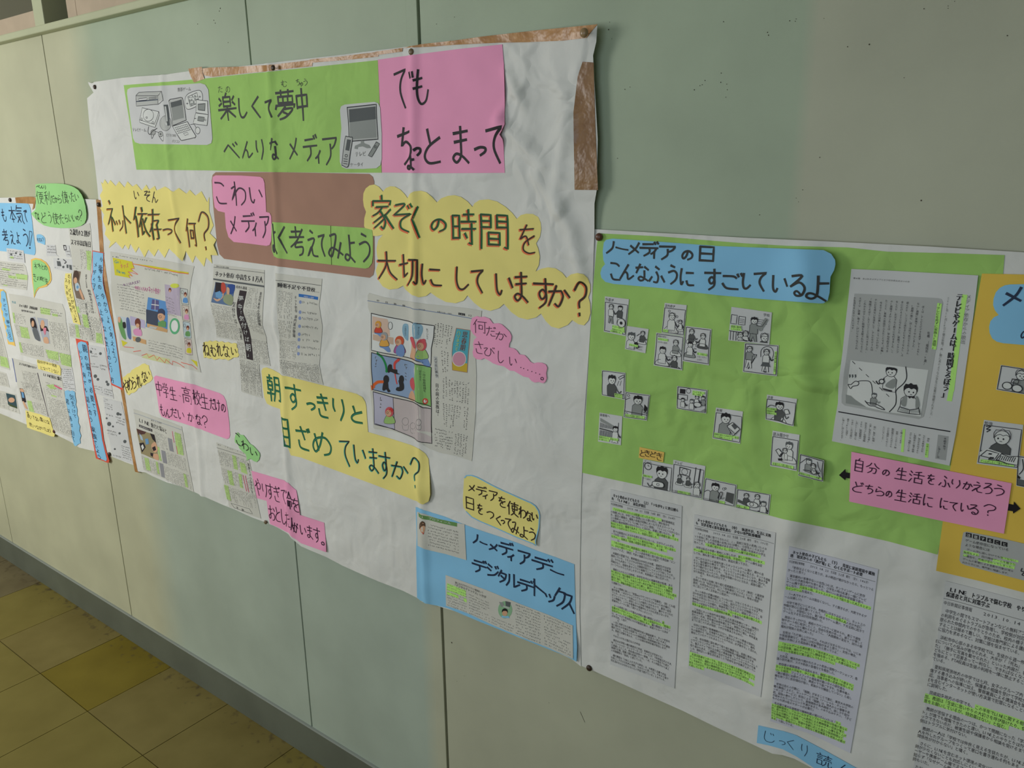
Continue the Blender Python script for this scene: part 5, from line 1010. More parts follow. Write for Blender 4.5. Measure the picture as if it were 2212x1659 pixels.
k = Ink(n4); Fp(k, ZP, [(235,765),(440,835),(492,1130),(290,1052)], flat('table_khaki', 158, 146, 112)); Fp(k, ZP, [(237,768),(350,806),(330,830),(260,840)], flat('photo_maroon', 92, 62, 60), d=.0004); Fp(k, ZP, [(390,820),(440,838),(460,930),(420,890)], flat('photo_dark', 50, 44, 50), d=.0004); Fp(k, ZP, [(270,820),(305,860),(315,905),(285,890)], flat('phone_pale', 176, 196, 212), d=.0006); Fp(k, ZP, [(335,885),(370,880),(380,940),(345,950)], flat('phone_blue', 96, 130, 176), d=.0006); Fp(k, ZP, [(268,935),(318,925),(342,980),(300,1040)], flat('photo_dark', 60, 46, 44), d=.0005); Fp(k, ZP, [(290,965),(310,945),(325,985),(305,1012)], PWHITE, d=.0007); Fp(k, ZP, [(405,960),(450,920),(480,1010),(440,1040)], SKIN, True, d=.0005); Fp(k, ZP, [(415,985),(450,965),(462,1010),(432,1025)], flat('photo_dark', 50, 44, 50), d=.0007); Fp(k, ZP, [(395,1040),(430,1050),(425,1090),(400,1075)], flat('photo_dark', 50, 44, 50), d=.0006); Fp(k, ZP, [(420,1060),(480,1060),(490,1125),(440,1110)], SKIN, True, d=.0005); k.build('photograph', n4.o)
k = Ink(n4)
for q in ([(670,805),(735,830),(775,1075),(705,1055)], [(470,970),(495,980),(525,1140),(500,1130)], [(325,1095),(375,1110),(400,1250),(350,1235)], [(455,1140),(480,1150),(500,1290),(478,1280)], [(770,1275),(800,1290),(825,1440),(795,1430)]): Fp(k, ZP, q, HILN)
for q in ([(645,800),(665,925)], [(690,970),(705,1055)]): Lp(k, ZP, q, .0026, PHIL)
k.build('highlight', n4.o); k = Ink(n4)
for q in ([(592,870),(640,888),(662,1035),(615,1020)], [(518,1010),(565,1025),(588,1170),(540,1155)], [(495,1155),(540,1170),(560,1330),(520,1315)]): Fp(k, ZP, q, flat('grey_box', 150, 150, 156))
for q in ([(445,800),(580,860),(600,1030),(470,980)], [(665,800),(745,830),(790,1075),(700,1050)], [(290,1070),(490,1150),(510,1310),(320,1235)], [(575,1030),(800,1110),(830,1270),(590,1180)], [(545,1190),(835,1300),(870,1470),(570,1360)], [(470,985),(500,1000),(530,1140),(495,1130)]): tq(k, ZP, q, .0032)
k.build('text_block', n4.o)
# highlighted column clipping by こわい
n5 = clip('narrow highlighted clipping hanging over the lower edge beneath the green こわい bubble', Zp(ZK, [(142,135),(320,200),(480,262),(520,350),(545,460),(575,640),(605,790),(650,1002),(480,945),(340,882),(290,868),(245,650),(190,380)]), 3.3)
k = Ink(n5)
for q in ([(320,275),(365,290),(390,450),(345,435)], [(408,355),(470,380),(500,500),(428,470)], [(268,450),(320,465),(350,630),(300,615)], [(395,490),(430,500),(450,660),(415,645)], [(230,615),(280,630),(312,800),(265,780)]): Fp(k, ZK, q, HILN)
for q in ([(450,510),(490,690)], [(475,515),(515,700)]): Lp(k, ZK, q, .0024, PHIL)
k.build('highlight', n5.o); k = Ink(n5)
for q in ([(155,225),(500,340),(525,480),(185,390)], [(195,420),(450,500),(470,660),(225,590)], [(235,620),(590,730),(620,900),(275,800)], [(470,520),(570,560),(590,700),(500,680)], [(160,150),(470,255),(475,275),(165,172)]): tq(k, ZK, q, .0032)
Lp(k, ZK, [(150,195),(480,300)], .0008); Lp(k, ZK, [(312,828),(520,890),(560,950),(350,880)], .0008, closed=True); ptext(k, [(365,858),(460,895),(465,925),(370,888)], '主　張', PRINT, org=ZK); ptext(k, [(495,365),(520,370),(570,720),(545,715)], '家族とのつながりを', PRINT, vertical=True, org=ZK); k.build('text_block', n5.o)
# manga newspaper
n6 = clip('large newspaper page with a colour comic and a blue 思春期 title box', [(797,633)] + Zp(ZM, [(250,112),(450,150),(720,190),(980,215),(1200,240),(1372,270),(1350,500),(1302,800),(1312,1000),(1305,1300),(1300,1659)]) + [(1027,890),(1022,960),(1019,996),(985,985),(950,978),(925,968),(900,952),(870,938),(845,930),(808,926)] + Zp(ZM, [(140,1600),(125,1400),(105,1200),(98,900),(92,650),(118,450),(110,320),(78,230),(75,95)]), 3.3, curls=[(794,636,.004,.012)])
k = Ink(n6); Lp(k, ZM, [(75,155),(400,205),(700,262),(1000,310),(1260,358)], .0011, flat('rule_blue', 110, 140, 190))
for i, ch in enumerate('中日新聞'): x = 190 + i * 98; ptext(k, [(x-14,140+i*19),(x+20,146+i*19),(x+20,170+i*19),(x-14,164+i*19)], ch, PRINT, org=ZM)
ptext(k, [(655,240),(730,252),(730,275),(655,262)], '2013年', PRINT, org=ZM); ptext(k, [(865,268),(960,285),(960,308),(865,292)], '9月12日', INK, org=ZM); ptext(k, [(985,290),(1035,298),(1035,315),(985,306)], '木曜日', FAINT, org=ZM); Fp(k, ZM, [(1108,290),(1183,302),(1183,328),(1108,316)], INK); ptext(k, [(1114,296),(1178,306),(1178,324),(1114,314)], 'くらし', PWHITE, org=ZM, d=.0006); ptext(k, [(1218,305),(1262,314),(1262,342),(1218,334)], '12', INK, org=ZM); k.build('page_heading', n6.o)
k = Ink(n6); Fp(k, ZM, [(1085,468),(1242,492),(1222,735),(1208,972),(1040,945),(1035,740),(1045,640)], flat('title_teal', 88, 172, 190)); Fp(k, ZM, [(1038,850),(1215,870),(1208,972),(1040,945)], flat('title_gold', 206, 176, 62), d=.0004); Lp(k, ZM, [(1085,468),(1242,492),(1222,735),(1208,972),(1040,945),(1035,740),(1045,640)], .0012, BROWN, closed=True, d=.0005)
Fp(k, ZM, circp(1118,818,80,86), PWHITE, True, d=.0006); Fp(k, ZM, circp(1118,818,72,78), flat('plain_disc', 206, 150, 170), True, d=.0008); ptext(k, [(1158,500),(1222,508),(1182,728),(1120,720)], '思春期', flat('title_red', 130, 76, 64), vertical=True, org=ZM, d=.0008); ptext(k, [(1092,488),(1142,494),(1110,730),(1066,720)], 'ハリネズミ', flat('title_lime', 206, 214, 84), vertical=True, org=ZM, d=.0008); k.build('title_box', n6.o)
PC = [flat('comic_peach', 218, 190, 172), flat('comic_blue', 146, 168, 200), flat('comic_green', 140, 188, 116), flat('comic_lilac', 186, 184, 204), flat('comic_pinkgrey', 198, 186, 186)]
k = Ink(n6); A = [(118,298),(350,350),(590,410),(835,440),(828,560),(800,700),(795,888),(610,832),(370,770),(118,718)]; Fp(k, ZM, A, PWHITE); Lp(k, ZM, A, .0016, INK, closed=True, d=.0006); Fp(k, ZM, [(130,330),(215,350),(300,365),(320,420),(330,560),(130,525)], PC[0], d=.0004); Fp(k, ZM, [(135,535),(370,575),(370,655),(135,600)], flat('table', 206, 178, 158), d=.0004)
def kid(k, o, x, y, r, hair, top, leg=None, d=.0007):
    if leg: Fp(k, o, [(x-r*1.2,y+r*2.6),(x+r*.8,y+r*2.5),(x+r*2,y+r*4.6),(x+r*1.2,y+r*5),(x-r*.2,y+r*3.9),(x-r*1.4,y+r*3.4)], leg, True, d=d)
    Fp(k, o, [(x-r*.7,y+r*.9),(x+r*.7,y+r*.9),(x+r*1.5,y+r*3),(x-r*1.4,y+r*3)], top, True, d=d + .0001); Lp(k, o, [(x-r*.7,y+r*.9),(x+r*.7,y+r*.9),(x+r*1.5,y+r*3),(x-r*1.4,y+r*3)], .0007, sm=True, closed=True, d=d+.0002)
    Fp(k, o, circp(x, y, r*1.15, r*1.35), hair, True, d=d + .0003); Fp(k, o, circp(x - r*.2, y + r*.3, r*.75, r*.85), SKIN, True, d=d + .0005); Lp(k, o, circp(x-r*.5, y+r*.2, r*.25, r*.3, 8), .0006, closed=True, d=d+.0007)
RH = flat('hair_ginger', 206, 92, 60); BH = flat('hair_blond', 222, 162, 66); GH = flat('hair_grey', 160, 162, 164); PH = flat('hair_pink', 206, 92, 100); TO = [flat('top_red', 206, 78, 62), flat('top_orange', 226, 170, 80), flat('top_blue', 120, 150, 200), flat('top_violet', 176, 100, 160), flat('top_green', 160, 196, 120)]
kid(k, ZM, 198, 425, 30, BH, TO[0], TO[2]); kid(k, ZM, 265, 560, 36, GH, TO[1], TO[2]); kid(k, ZM, 440, 615, 44, RH, TO[3]); Fp(k, ZM, [(410,690),(470,650),(500,720),(480,790),(410,770)], TO[2], True, d=.0013); kid(k, ZM, 690, 660, 50, PH, TO[4], TO[2]); Fp(k, ZM, circp(712,612,26,24), PH, True, d=.0009); Fp(k, ZM, [(575,572),(600,590),(620,680),(615,830),(560,800),(575,700)], flat('skin', 216, 170, 138), True, d=.0005); Fp(k, ZM, [(560,580),(595,575),(622,680),(600,690)], PH, True, d=.0009)
BB = flat('bubble_blue', 140, 178, 200); Fp(k, ZM, [(480,430),(510,415),(540,440),(540,560),(530,612),(485,560),(470,490)], BB, True, d=.0005); Fp(k, ZM, [(592,412),(690,432),(705,500),(670,575),(630,590),(590,560)], BB, True, d=.0005); Fp(k, ZM, circp(335,440,24,42), PWHITE, True, d=.0006); Lp(k, ZM, circp(335,440,24,42), .0008, closed=True, sm=True, d=.0008)
ptext(k, [(648,450),(672,455),(668,545),(640,540)], 'あっという', PRINT, vertical=True, org=ZM, d=.0008); ptext(k, [(495,440),(520,445),(518,560),(498,555)], 'つながらない', PRINT, vertical=True, org=ZM, d=.0008); ptext(k, [(740,470),(765,475),(770,600),(745,595)], '気づいたら', PRINT, vertical=True, org=ZM); k.build('comic_panel', n6.o, 'white comic panel with children playing on handhelds')
k = Ink(n6); A = [(120,745),(370,800),(610,870),(600,940),(615,1180),(620,1300),(400,1230),(135,1168)]; Fp(k, ZM, A, PC[1]); B = [(610,868),(800,915),(800,1362),(700,1345),(620,1300),(600,1090),(612,960)]; Fp(k, ZM, B, PC[2], d=.0004); Lp(k, ZM, [(120,745),(370,800),(610,870),(800,915),(800,1362),(620,1300),(400,1230),(135,1168)], .0016, INK, closed=True, d=.0008)
BK = flat('silhouette', 52, 50, 52); GR = flat('arrow_green', 40, 140, 76); OR = flat('arrow_orange', 222, 104, 52); RD = flat('arrow_red', 216, 84, 78)
Lp(k, ZM, [(185,755),(240,800),(280,880),(295,960)], .0052, GR, sm=True, d=.0006); Lp(k, ZM, [(385,945),(385,870),(435,820)], .0052, RD, sm=True, d=.0006); Fp(k, ZM, [(415,815),(452,808),(430,850)], RD, d=.0007); Lp(k, ZM, [(255,1078),(190,1082),(140,1120)], .0060, OR, sm=True, d=.0006); Fp(k, ZM, [(112,1115),(165,1135),(122,1178)], OR, d=.0007); Lp(k, ZM, [(385,975),(400,1060),(410,1100)], .0030, RD, sm=True, d=.0006)
Fp(k, ZM, [(310,895),(330,878),(352,890),(360,930),(410,940),(415,975),(445,990),(400,990),(340,965),(312,975),(305,930)], BK, True, d=.0008); Fp(k, ZM, circp(288,1050,32,48), BK, True, d=.0008); Fp(k, ZM, [(262,1080),(305,1080),(315,1150),(335,1185),(310,1195),(290,1165),(262,1180),(245,1160)], BK, True, d=.0009); Fp(k, ZM, circp(462,1048,28,44), BK, True, d=.0008); Fp(k, ZM, [(430,1060),(480,1080),(488,1160),(440,1185),(400,1170),(410,1140),(440,1130)], BK, True, d=.0009); Fp(k, ZM, circp(292,955,12,18), GR, True, d=.001)
Fp(k, ZM, [(595,1030),(560,1060),(565,1130),(600,1180),(612,1120)], PH, True, d=.0006); Fp(k, ZM, [(560,1200),(590,1180),(615,1250),(610,1298),(545,1270)], SKIN, True, d=.0006); Fp(k, ZM, circp(733,1298,32,34), TO[0], True, d=.0007); Fp(k, ZM, circp(733,1298,18,20), PWHITE, True, d=.0009)
ptext(k, [(700,950),(735,955),(745,1200),(710,1195)], '一日の使用時間を', INK, vertical=True, org=ZM, d=.0007); ptext(k, [(660,940),(690,945),(690,1070),(664,1065)], 'はかると', PRINT, vertical=True, org=ZM, d=.0007); k.tiny(frame(n6, Zp(ZM, [(155,785),(205,795),(200,1000),(160,990)])), 0, 0, 1, 1, .006, PRINT); k.tiny(frame(n6, Zp(ZM, [(490,865),(545,880),(530,1080),(490,1070)])), 0, 0, 1, 1, .006, PRINT); k.build('comic_panel', n6.o, 'blue and green comic panel with black silhouettes and arrows')
k = Ink(n6); AA = [(138,1190),(365,1255),(372,1400),(384,1618),(300,1598),(152,1562)]; Fp(k, ZM, AA, PC[3]); Fp(k, ZM, [(365,1255),(640,1335),(700,1372),(800,1385),(805,1655),(660,1640),(384,1618),(372,1400)], PC[4]); Lp(k, ZM, [(138,1190),(365,1255),(640,1335),(700,1372),(800,1385),(805,1655)], .0016, INK, d=.0006); Lp(k, ZM, AA, .0011, INK, closed=True, d=.0006); Fp(k, ZY, [(1328,572),(1420,598),(1560,655),(1672,700),(1672,757),(1578,742),(1480,690),(1328,628)], PC[4], d=.00032); Fp(k, ZY, [(1150,500),(1328,560),(1328,628),(1155,580)], PC[3], d=.00032); Lp(k, ZY, [(1152,575),(1328,630),(1480,692),(1578,745),(1672,757),(1668,420)], .0014, INK, d=.0006)
kid(k, ZM, 325, 1420, 42, PH, TO[4]); Fp(k, ZM, circp(345,1400,24,24), flat('hair_red2', 206, 60, 60), True, d=.0012)
for x, y, r in ((505,1530,36),(590,1580,30),(655,1540,30)): Lp(k, ZM, circp(x, y, r, r*1.2), .0008, FAINT, closed=True, sm=True); Lp(k, ZM, [(x-r,y+r*1.1),(x-r*.6,y+r*2.6),(x+r*.8,y+r*2.6),(x+r,y+r*1.1)], .0008, FAINT, sm=True)
k.tiny(frame(n6, Zp(ZM, [(215,1240),(255,1250),(245,1400),(210,1390)])), 0, 0, 1, 1, .007, PRINT); k.tiny(frame(n6, Zp(ZM, [(758,1405),(785,1410),(785,1510),(758,1505)])), 0, 0, 1, 1, .006, PRINT); k.build('comic_panel', n6.o, 'lilac comic panel with a red-haired child eating alone')
k = Ink(n6)
for q in ([(840,395),(1052,445),(1010,715),(822,680)], [(905,720),(1010,745),(1000,990),(925,970)], [(930,1010),(990,1020),(990,1280),(925,1270)], [(995,1050),(1245,1090),(1230,1340),(1000,1290)], [(1170,1360),(1235,1375),(1215,1640),(1160,1620)], [(930,1320),(1150,1360),(1110,1620),(940,1590)]): k.tiny(frame(n6, Zp(ZM, q)), 0, 0, 1, 1, .0038, PRINT, gap=.55)
k.tiny(frame(n6, Zp(ZY, [(1700,612),(1865,650),(1860,830),(1700,790)])), 0, 0, 1, 1, .0036, PRINT, vertical=False); k.tiny(frame(n6, Zp(ZY, [(1885,650),(2010,690),(1990,890),(1870,850)])), 0, 0, 1, 1, .0036, PRINT); k.build('text_block', n6.o)
k = Ink(n6); Fp(k, ZM, [(825,785),(865,792),(882,1040),(845,1032)], G1); ptext(k, [(830,795),(865,800),(880,1030),(848,1022)], 'スマホに夢中', PRINT, vertical=True, org=ZM, d=.0006); ptext(k, [(845,1090),(885,1098),(892,1440),(850,1430)], '目の前の家族は', INK, vertical=True, org=ZM)
for i in range(3): Fp(k, ZM, circp(875, 1432 + i*14, 3.5, 4, 8), INK)
k.build('headline', n6.o)
# ------------------------------------------------------------------ right poster
gs = Sheet('green_sheet', 'big creased green sheet of the right poster, scattered with cartoon clippings', 'coloured sheet', Zp(ZR, [(90,95),(400,110),(600,120),(1330,180)]) + [(1700,531),(1830,534.5),(1917,543.7),(2050,547),(2170,551),(2168,575),(2166,600),(2130,640),(2120,700),(2100,800),(2075,900),(2055,1010),(2040,1128),(2025,1198),(1917,1169),(1810,1145),(1750,1133),(1690,1121),(1660,1113),(1600,1099),(1518,1080),(1420,1056),(1330,1037),(1257,1021),(1262,950),(1268,850),(1271.5,785),(1272,708),(1280,632),(1289,531)], GREEN, 1.6, step=.006)
note('blue_title_sign', 'long sky blue rounded sign reading ノーメディアの日 こんなふうにすごしているよ', Zp(ZR, [(135,175),(155,150),(210,140),(600,166),(1100,203),(1600,222),(2010,238),(2075,270),(2108,320),(2112,360),(2100,410),(2070,465),(2066,520),(2062,600),(2045,670),(2010,692),(1970,693),(1600,665),(1100,622),(600,560),(220,527),(150,510),(115,475),(106,435),(118,390),(146,358),(132,325),(126,250)]), BLUE, 3.2, [
 ('ノ 160 165 220 265;ー 240 212 342 238;メ 350 175 435 275;デ 445 165 600 290;ィ 538 220 585 308;ア 610 205 745 320;の 805 245 890 320;日 955 210 1072 332;こ 195 350 275 490;ん 275 362 390 490;な 410 360 515 500;ふ 525 380 655 512;う 688 370 760 528;に 790 400 905 535;す 995 400 1130 578;ご 1150 432 1315 570;し 1322 440 1388 565;て 1415 428 1520 585;い 1575 460 1702 597;る 1725 455 1852 628;よ 1868 460 2052 668', ZR, INKG, dict(w=.15))], curls=[(1790,600,.014,.045),(1740,545,.004,.03)])
GC = 'black and white cartoon clippings on the green sheet'
def person(k, fr, cx, cy, r, hair='dark', top='dark', pose='bust', legs='line', face=1):
    X = lambda p: [(min(.955, max(.04, cx + a * r)), min(.95, max(.04, cy + b * r * fr.w / fr.h))) for a, b in p]; w = .0007
    M = {'dark': DGREY, 'gray': G2, 'line': PWHITE}
    if pose == 'stand':
        k.upoly(fr, X([(-.9,4.2),(.9,4.2),(1.3,7.6),(.5,7.6),(0,5.2),(-.6,7.6),(-1.3,7.5)]), M[legs], d=.0005); k.uline(fr, X([(-.9,4.2),(.9,4.2),(1.3,7.6),(.5,7.6),(0,5.2),(-.6,7.6),(-1.3,7.5)]), w, closed=True, d=.0006)
    if pose == 'sit':
        k.upoly(fr, X([(-1.2,3.2),(1.2,3.2),(2.4,4.4),(2,5.2),(-1.8,5.2),(-2.2,4.3)]), M[legs], d=.0005, sm=True); k.uline(fr, X([(-1.2,3.2),(1.2,3.2),(2.4,4.4),(2,5.2),(-1.8,5.2),(-2.2,4.3)]), w, sm=True, closed=True, d=.0006)
    b = X([(-.5,.8),(.5,.8),(1.3,1.6),(1.3,4.3),(-1.3,4.3),(-1.3,1.6)]); k.upoly(fr, b, M[top], d=.0006, sm=False); k.uline(fr, b, w, closed=True, d=.0007)
    k.uline(fr, X([(1.2*face,1.7),(2.1*face,3),(2.7*face,2.5)]), w * 2.4, M[top] if top != 'line' else LINE, sm=True, d=.0008)
    k.upoly(fr, X(circp(0, 0, 1, 1.1)), PWHITE, d=.0008); k.uline(fr, X(circp(0, 0, 1, 1.1)), w, closed=True, d=.0009)
    h = [(-1.08,.2),(-1.15,-.6),(-.9,-1.15),(-.45,-1.1),(-.1,-1.4),(.3,-1.15),(.8,-1.25),(1.1,-.7),(1.12,.1),(.85,-.35),(.5,-.5),(.1,-.3),(-.3,-.5),(-.7,-.3)]
    if hair == 'dark': k.upoly(fr, X(h), INK, d=.001)
    elif hair == 'gray': k.upoly(fr, X(h), G3, d=.001)
    else: k.uline(fr, X(h), w, closed=True, d=.001)
    for q in (-.35, .35): k.upoly(fr, X(circp(q + .15*face, .2, .11, .15, 8)), INK, d=.0011)
    k.uline(fr, X([(-.1+.15*face,.62),(.2+.15*face,.65)]), w, d=.0011)
def cartoon(label, org, q, head=None, hil=(), tx=(), draw=None, layer=2.8, border=True, curls=(), mat_=COPY, group=GC, top=.16):
    px = Zp(org, q); sh = Sheet('cartoon_clipping', label, 'clipping', px, mat_, layer, group=group, curls=curls, step=.008); fr = frame(sh, px[:4] if len(px) == 4 else [px[i] for i in (0, 1, -2, -1)])
    if border:
        k = Ink(sh); t = top if head else .03; k.uline(fr, [(.03,t),(.97,t),(.97,.96),(.03,.96)], .0009, closed=True); k.build('frame_line', sh.o)
    if head:
        k = Ink(sh); need_glyphs(head[0]); k.text(fr, head[0], *head[1:5], PRINT); k.build('heading', sh.o)
    k = Ink(sh); draw(k, fr); k.build('drawing', sh.o)
    if hil:
        k = Ink(sh)
        for h in hil: k.rect(fr, *h, HILI, d=.0012)
        k.build('highlight', sh.o)
    if tx:
        k = Ink(sh)
        for t in tx: need_glyphs(t[0]); k.text(fr, t[0], *t[1:5], PRINT, vertical=(len(t) > 5), d=.0015)
        k.build('caption', sh.o)
    return sh
def dA(k, f): person(k, f, .30, .27, .085, 'line', 'line', 'stand', 'gray'); person(k, f, .68, .27, .085, 'dark', 'dark', 'stand', 'line', -1); k.circ(f, .78, .66, .007, PWHITE, INK, .0008, d=.0012); k.circ(f, .78, .66, .0025, INK, d=.0016)
cartoon('cartoon headed 外遊び of two boys playing football', ZR, [(145,632),(350,657),(322,973),(135,935)], ('外遊び', .03,.03,.38,.13), [(.38,.76,.93,.84),(.38,.84,.95,.91),(.30,.90,.85,.965)], [('サッカー大好き。',.38,.765,.92,.83),('学校だけでなくて',.38,.845,.94,.905),('公園練習にも。',.33,.905,.84,.96)], dA, curls=[(1303,716,.002,.01)])
def dB(k, f): person(k, f, .25, .42, .15, 'gray', 'line', 'bust'); person(k, f, .76, .22, .085, 'line', 'dark', 'sit'); k.circ(f, .52, .70, .0035, INK); k.uline(f, [(.35,.28),(.4,.24)], .001); k.uline(f, [(.5,.35),(.62,.25)], .001)
cartoon('cartoon of a child and father playing catch, below the football cartoon', ZR, [(335,885),(518,912),(490,1118),(315,1082)], None, [(.20,.72,.62,.82)], [('お父さんと公園で',.18,.73,.85,.82),('キャッチボールなど。',.18,.84,.92,.93)], dB, border=False)
def dC(k, f): person(k, f, .40, .42, .13, 'line', 'line', 'sit'); person(k, f, .80, .56, .07, 'line', 'line', 'sit'); [k.circ(f, u, v, .0016, None, LINE) for u, v in ((.25,.25),(.62,.40),(.68,.55))]
cartoon('cartoon headed 室内遊び of a small child with a teddy bear', ZR, [(655,688),(843,708),(818,972),(628,945)], ('室内遊び', .03,.03,.50,.13), [(.06,.86,.30,.95)], [('1人でおままごとをしたら…',.06,.87,.95,.94)], dC)
def dE(k, f): person(k, f, .27, .14, .085, 'line', 'dark', 'sit'); person(k, f, .72, .22, .085, 'line', 'line', 'sit', 'dark', -1); person(k, f, .25, .50, .09, 'dark', 'line', 'sit', 'gray'); [k.uline(f, [(u,v),(u+.07,v),(u+.07,v+.03),(u,v+.03)], .0006, closed=True) for u, v in ((.42,.42),(.46,.5),(.42,.58),(.52,.46))]
cartoon('cartoon of three people playing cards, right of the floor toys cartoon', ZR, [(835,885),(1055,912),(1032,1222),(808,1185)], None, [(.55,.68,.92,.75)], [('弟、お母さん',.55,.685,.92,.745),('とカードゲー',.55,.765,.92,.825),('ムなど。',.55,.845,.80,.905)], dE, 2.8, True)
def dD(k, f): person(k, f, .28, .50, .10, 'dark', 'line', 'sit'); person(k, f, .74, .22, .08, 'line', 'gray', 'sit'); person(k, f, .72, .68, .08, 'line', 'dark', 'sit', 'line', -1); k.uline(f, [(.42,.68),(.6,.66),(.6,.76),(.42,.78)], .0008, closed=True); k.circ(f, .55, .88, .002, None, LINE)
cartoon('cartoon of brothers sitting on the floor with toys, under the 室内遊び cartoon', ZR, [(583,942),(818,975),(805,1265),(560,1222)], None, [(.08,.14,.45,.21)], [('朝本を見る',.08,.05,.40,.12),('お兄ちゃんと',.08,.145,.45,.205),('おもちゃ遊び。',.08,.235,.48,.295)], dD)
def dF(k, f):
    for a, b in (((.03,.22),(.17,.48)),((.22,.24),(.38,.48))): k.uline(f, [(a[0],a[1]),(b[0],a[1]),(b[0],b[1]),(a[0],b[1])], .0008, closed=True)
    for v in (.32,.37,.42): k.uline(f, [(.25,v),(.35,v)], .0006)
    for v in (.28,.34,.40): k.uline(f, [(.5,v),(.9,v-.02)], .0006)
    person(k, f, .60, .32, .075, 'dark', 'gray', 'stand', 'gray'); k.uline(f, [(.66,.50),(.78,.50),(.88,.24)], .005, G2, d=.0009); k.uline(f, [(.66,.46),(.80,.46),(.90,.24)], .0007, d=.001); person(k, f, .88, .80, .09, 'line', 'dark', 'bust'); person(k, f, .30, .80, .06, 'line', 'line', 'bust'); person(k, f, .42, .74, .06, 'line', 'line', 'bust')
    for u in (.05,.12,.19,.26): k.uline(f, [(u,.72),(u,.97)], .0008)
    k.uline(f, [(.02,.70),(.3,.72)], .001)
cartoon('cartoon headed 学校 of a teacher writing on a blackboard', ZR, [(1225,722),(1570,770),(1548,1045),(1197,1008)], ('学校', .80,.05,.96,.15), [(.05,.52,.30,.60),(.05,.60,.32,.67)], [('授業に集中',.06,.525,.30,.595),('しています。',.06,.605,.33,.665)], dF, border=False)
def dG(k, f): person(k, f, .16, .20, .075, 'line', 'gray', 'stand', 'line'); k.uline(f, [(.22,.38),(.38,.36),(.16,.86)], .0014); person(k, f, .66, .26, .075, 'line', 'line', 'stand', 'line'); k.upoly(f, [(.58,.58),(.74,.58),(.80,.72),(.52,.72)], G3, d=.001); k.uline(f, [(.50,.42),(.50,.2),(.62,.08),(.78,.1),(.86,.26),(.84,.44)], .0008, sm=True); k.upoly(f, circp(.66,.90,.05,.02), INK)
cartoon('cartoon of children playing on a horizontal bar and skipping with a rope', ZR, [(1338,1030),(1628,1050),(1612,1315),(1320,1278)], None, [(.90,.20,.965,.93)], [('休み時間は楽しく外遊び。',.90,.22,.965,.92,1)], dG)
def dH(k, f): person(k, f, .45, .32, .15, 'dark', 'dark', 'bust'); k.uline(f, [(.40,.80),(.97,.80)], .001); k.uline(f, [(.97,.14),(.78,.26),(.72,.20),(.92,.08)], .001, closed=True); k.uline(f, [(.75,.32),(.68,.5)], .0006); k.uline(f, [(.85,.30),(.8,.48)], .0006)
cartoon('cartoon of a boy writing at a desk under a lamp, its top edge curling', ZR, [(120,1262),(320,1285),(318,1518),(118,1478)], None, [(.58,.80,.90,.89),(.58,.89,.90,.96)], [('集中力も',.60,.805,.88,.875),('みなぎり',.60,.885,.88,.95)], dH, curls=[(1303,801,.005,.008)])
def dI(k, f): person(k, f, .55, .26, .16, 'dark', 'gray', 'bust'); k.upoly(f, [(.82,.38),(.95,.5),(.95,.74),(.82,.72)], INK, d=.0004); k.uline(f, [(.03,.74),(.97,.78)], .001, d=.0012); k.circ(f, .12, .84, .002, None, LINE); k.uline(f, [(.03,.30),(.22,.2)], .0008); k.circ(f, .14, .12, .002, None, LINE)
cartoon('cartoon of a boy leaning his cheek on his hand at a table', ZS, [(400,340),(610,368),(582,588),(380,560)], None, [(.08,.84,.90,.94)], [('毎日の予習時に集中して…',.08,.85,.90,.93)], dI)
def dJ(k, f):
    k.upoly(f, [(.10,.10),(.28,.10),(.28,.30),(.10,.30)], INK); k.uline(f, [(.05,.34),(.36,.34),(.36,.55),(.05,.55)], .001, closed=True); k.circ(f, .38, .15, .0035, None, LINE)
    person(k, f, .22, .56, .055, 'dark', 'line', 'bust'); person(k, f, .52, .56, .06, 'gray', 'line', 'bust'); person(k, f, .68, .36, .055, 'line', 'line', 'bust'); person(k, f, .88, .36, .055, 'dark', 'gray', 'bust'); k.upoly(f, circp(.72,.66,.12,.10), PWHITE, d=.0014); k.uline(f, circp(.72,.66,.12,.10), .0008, closed=True, d=.0016); k.upoly(f, [(.8,.95),(.97,.78),(.97,.95)], G2, d=.0015)
cartoon('cartoon of a family eating around a table with the television off', ZS, [(840,292),(1100,325),(1088,527),(835,485)], None, [(.52,.10,.92,.20),(.52,.20,.85,.29)], [('テレビを消して',.53,.11,.92,.19),('楽しく食事。',.53,.205,.85,.28)], dJ)
def dK(k, f):
    k.upoly(f, [(.04,.18),(.80,.42),(.80,.48),(.04,.30)], G2)
    for i in range(14): k.uline(f, [(.06+i*.05,.34+i*.008),(.06+i*.05,.50)], .0008)
    for i in range(14): k.uline(f, [(.06+i*.045,.60),(.06+i*.045,.80)], .0008)
    k.upoly(f, [(.03,.52),(.62,.56),(.62,.60),(.03,.57)], DGREY); k.uline(f, [(.85,.25),(.85,.95)], .001); person(k, f, .74, .48, .10, 'dark', 'line', 'stand', 'line')
cartoon('cartoon headed 図書館へ of a child reaching into library shelves', ZS, [(178,518),(372,550),(360,797),(165,765)], ('図書館へ', .02,.02,.46,.12), [(.04,.78,.90,.87),(.04,.87,.50,.94)], [('読書好きなので、週末にまとめ',.04,.79,.92,.865),('めて借ります。',.04,.875,.48,.935)], dK, border=False)
def dL(k, f): person(k, f, .40, .30, .16, 'dark', 'gray', 'bust'); k.upoly(f, [(.48,.52),(.66,.38),(.93,.56),(.72,.80)], PWHITE, d=.0014); k.uline(f, [(.48,.52),(.66,.38),(.93,.56),(.72,.80)], .001, closed=True, d=.0016); k.upoly(f, [(.62,.48),(.70,.42),(.84,.52),(.76,.60)], G3, d=.0016); [k.uline(f, [(.56+i*.04,.58+i*.05),(.70+i*.04,.66+i*.02)], .0006, d=.0017) for i in range(4)]
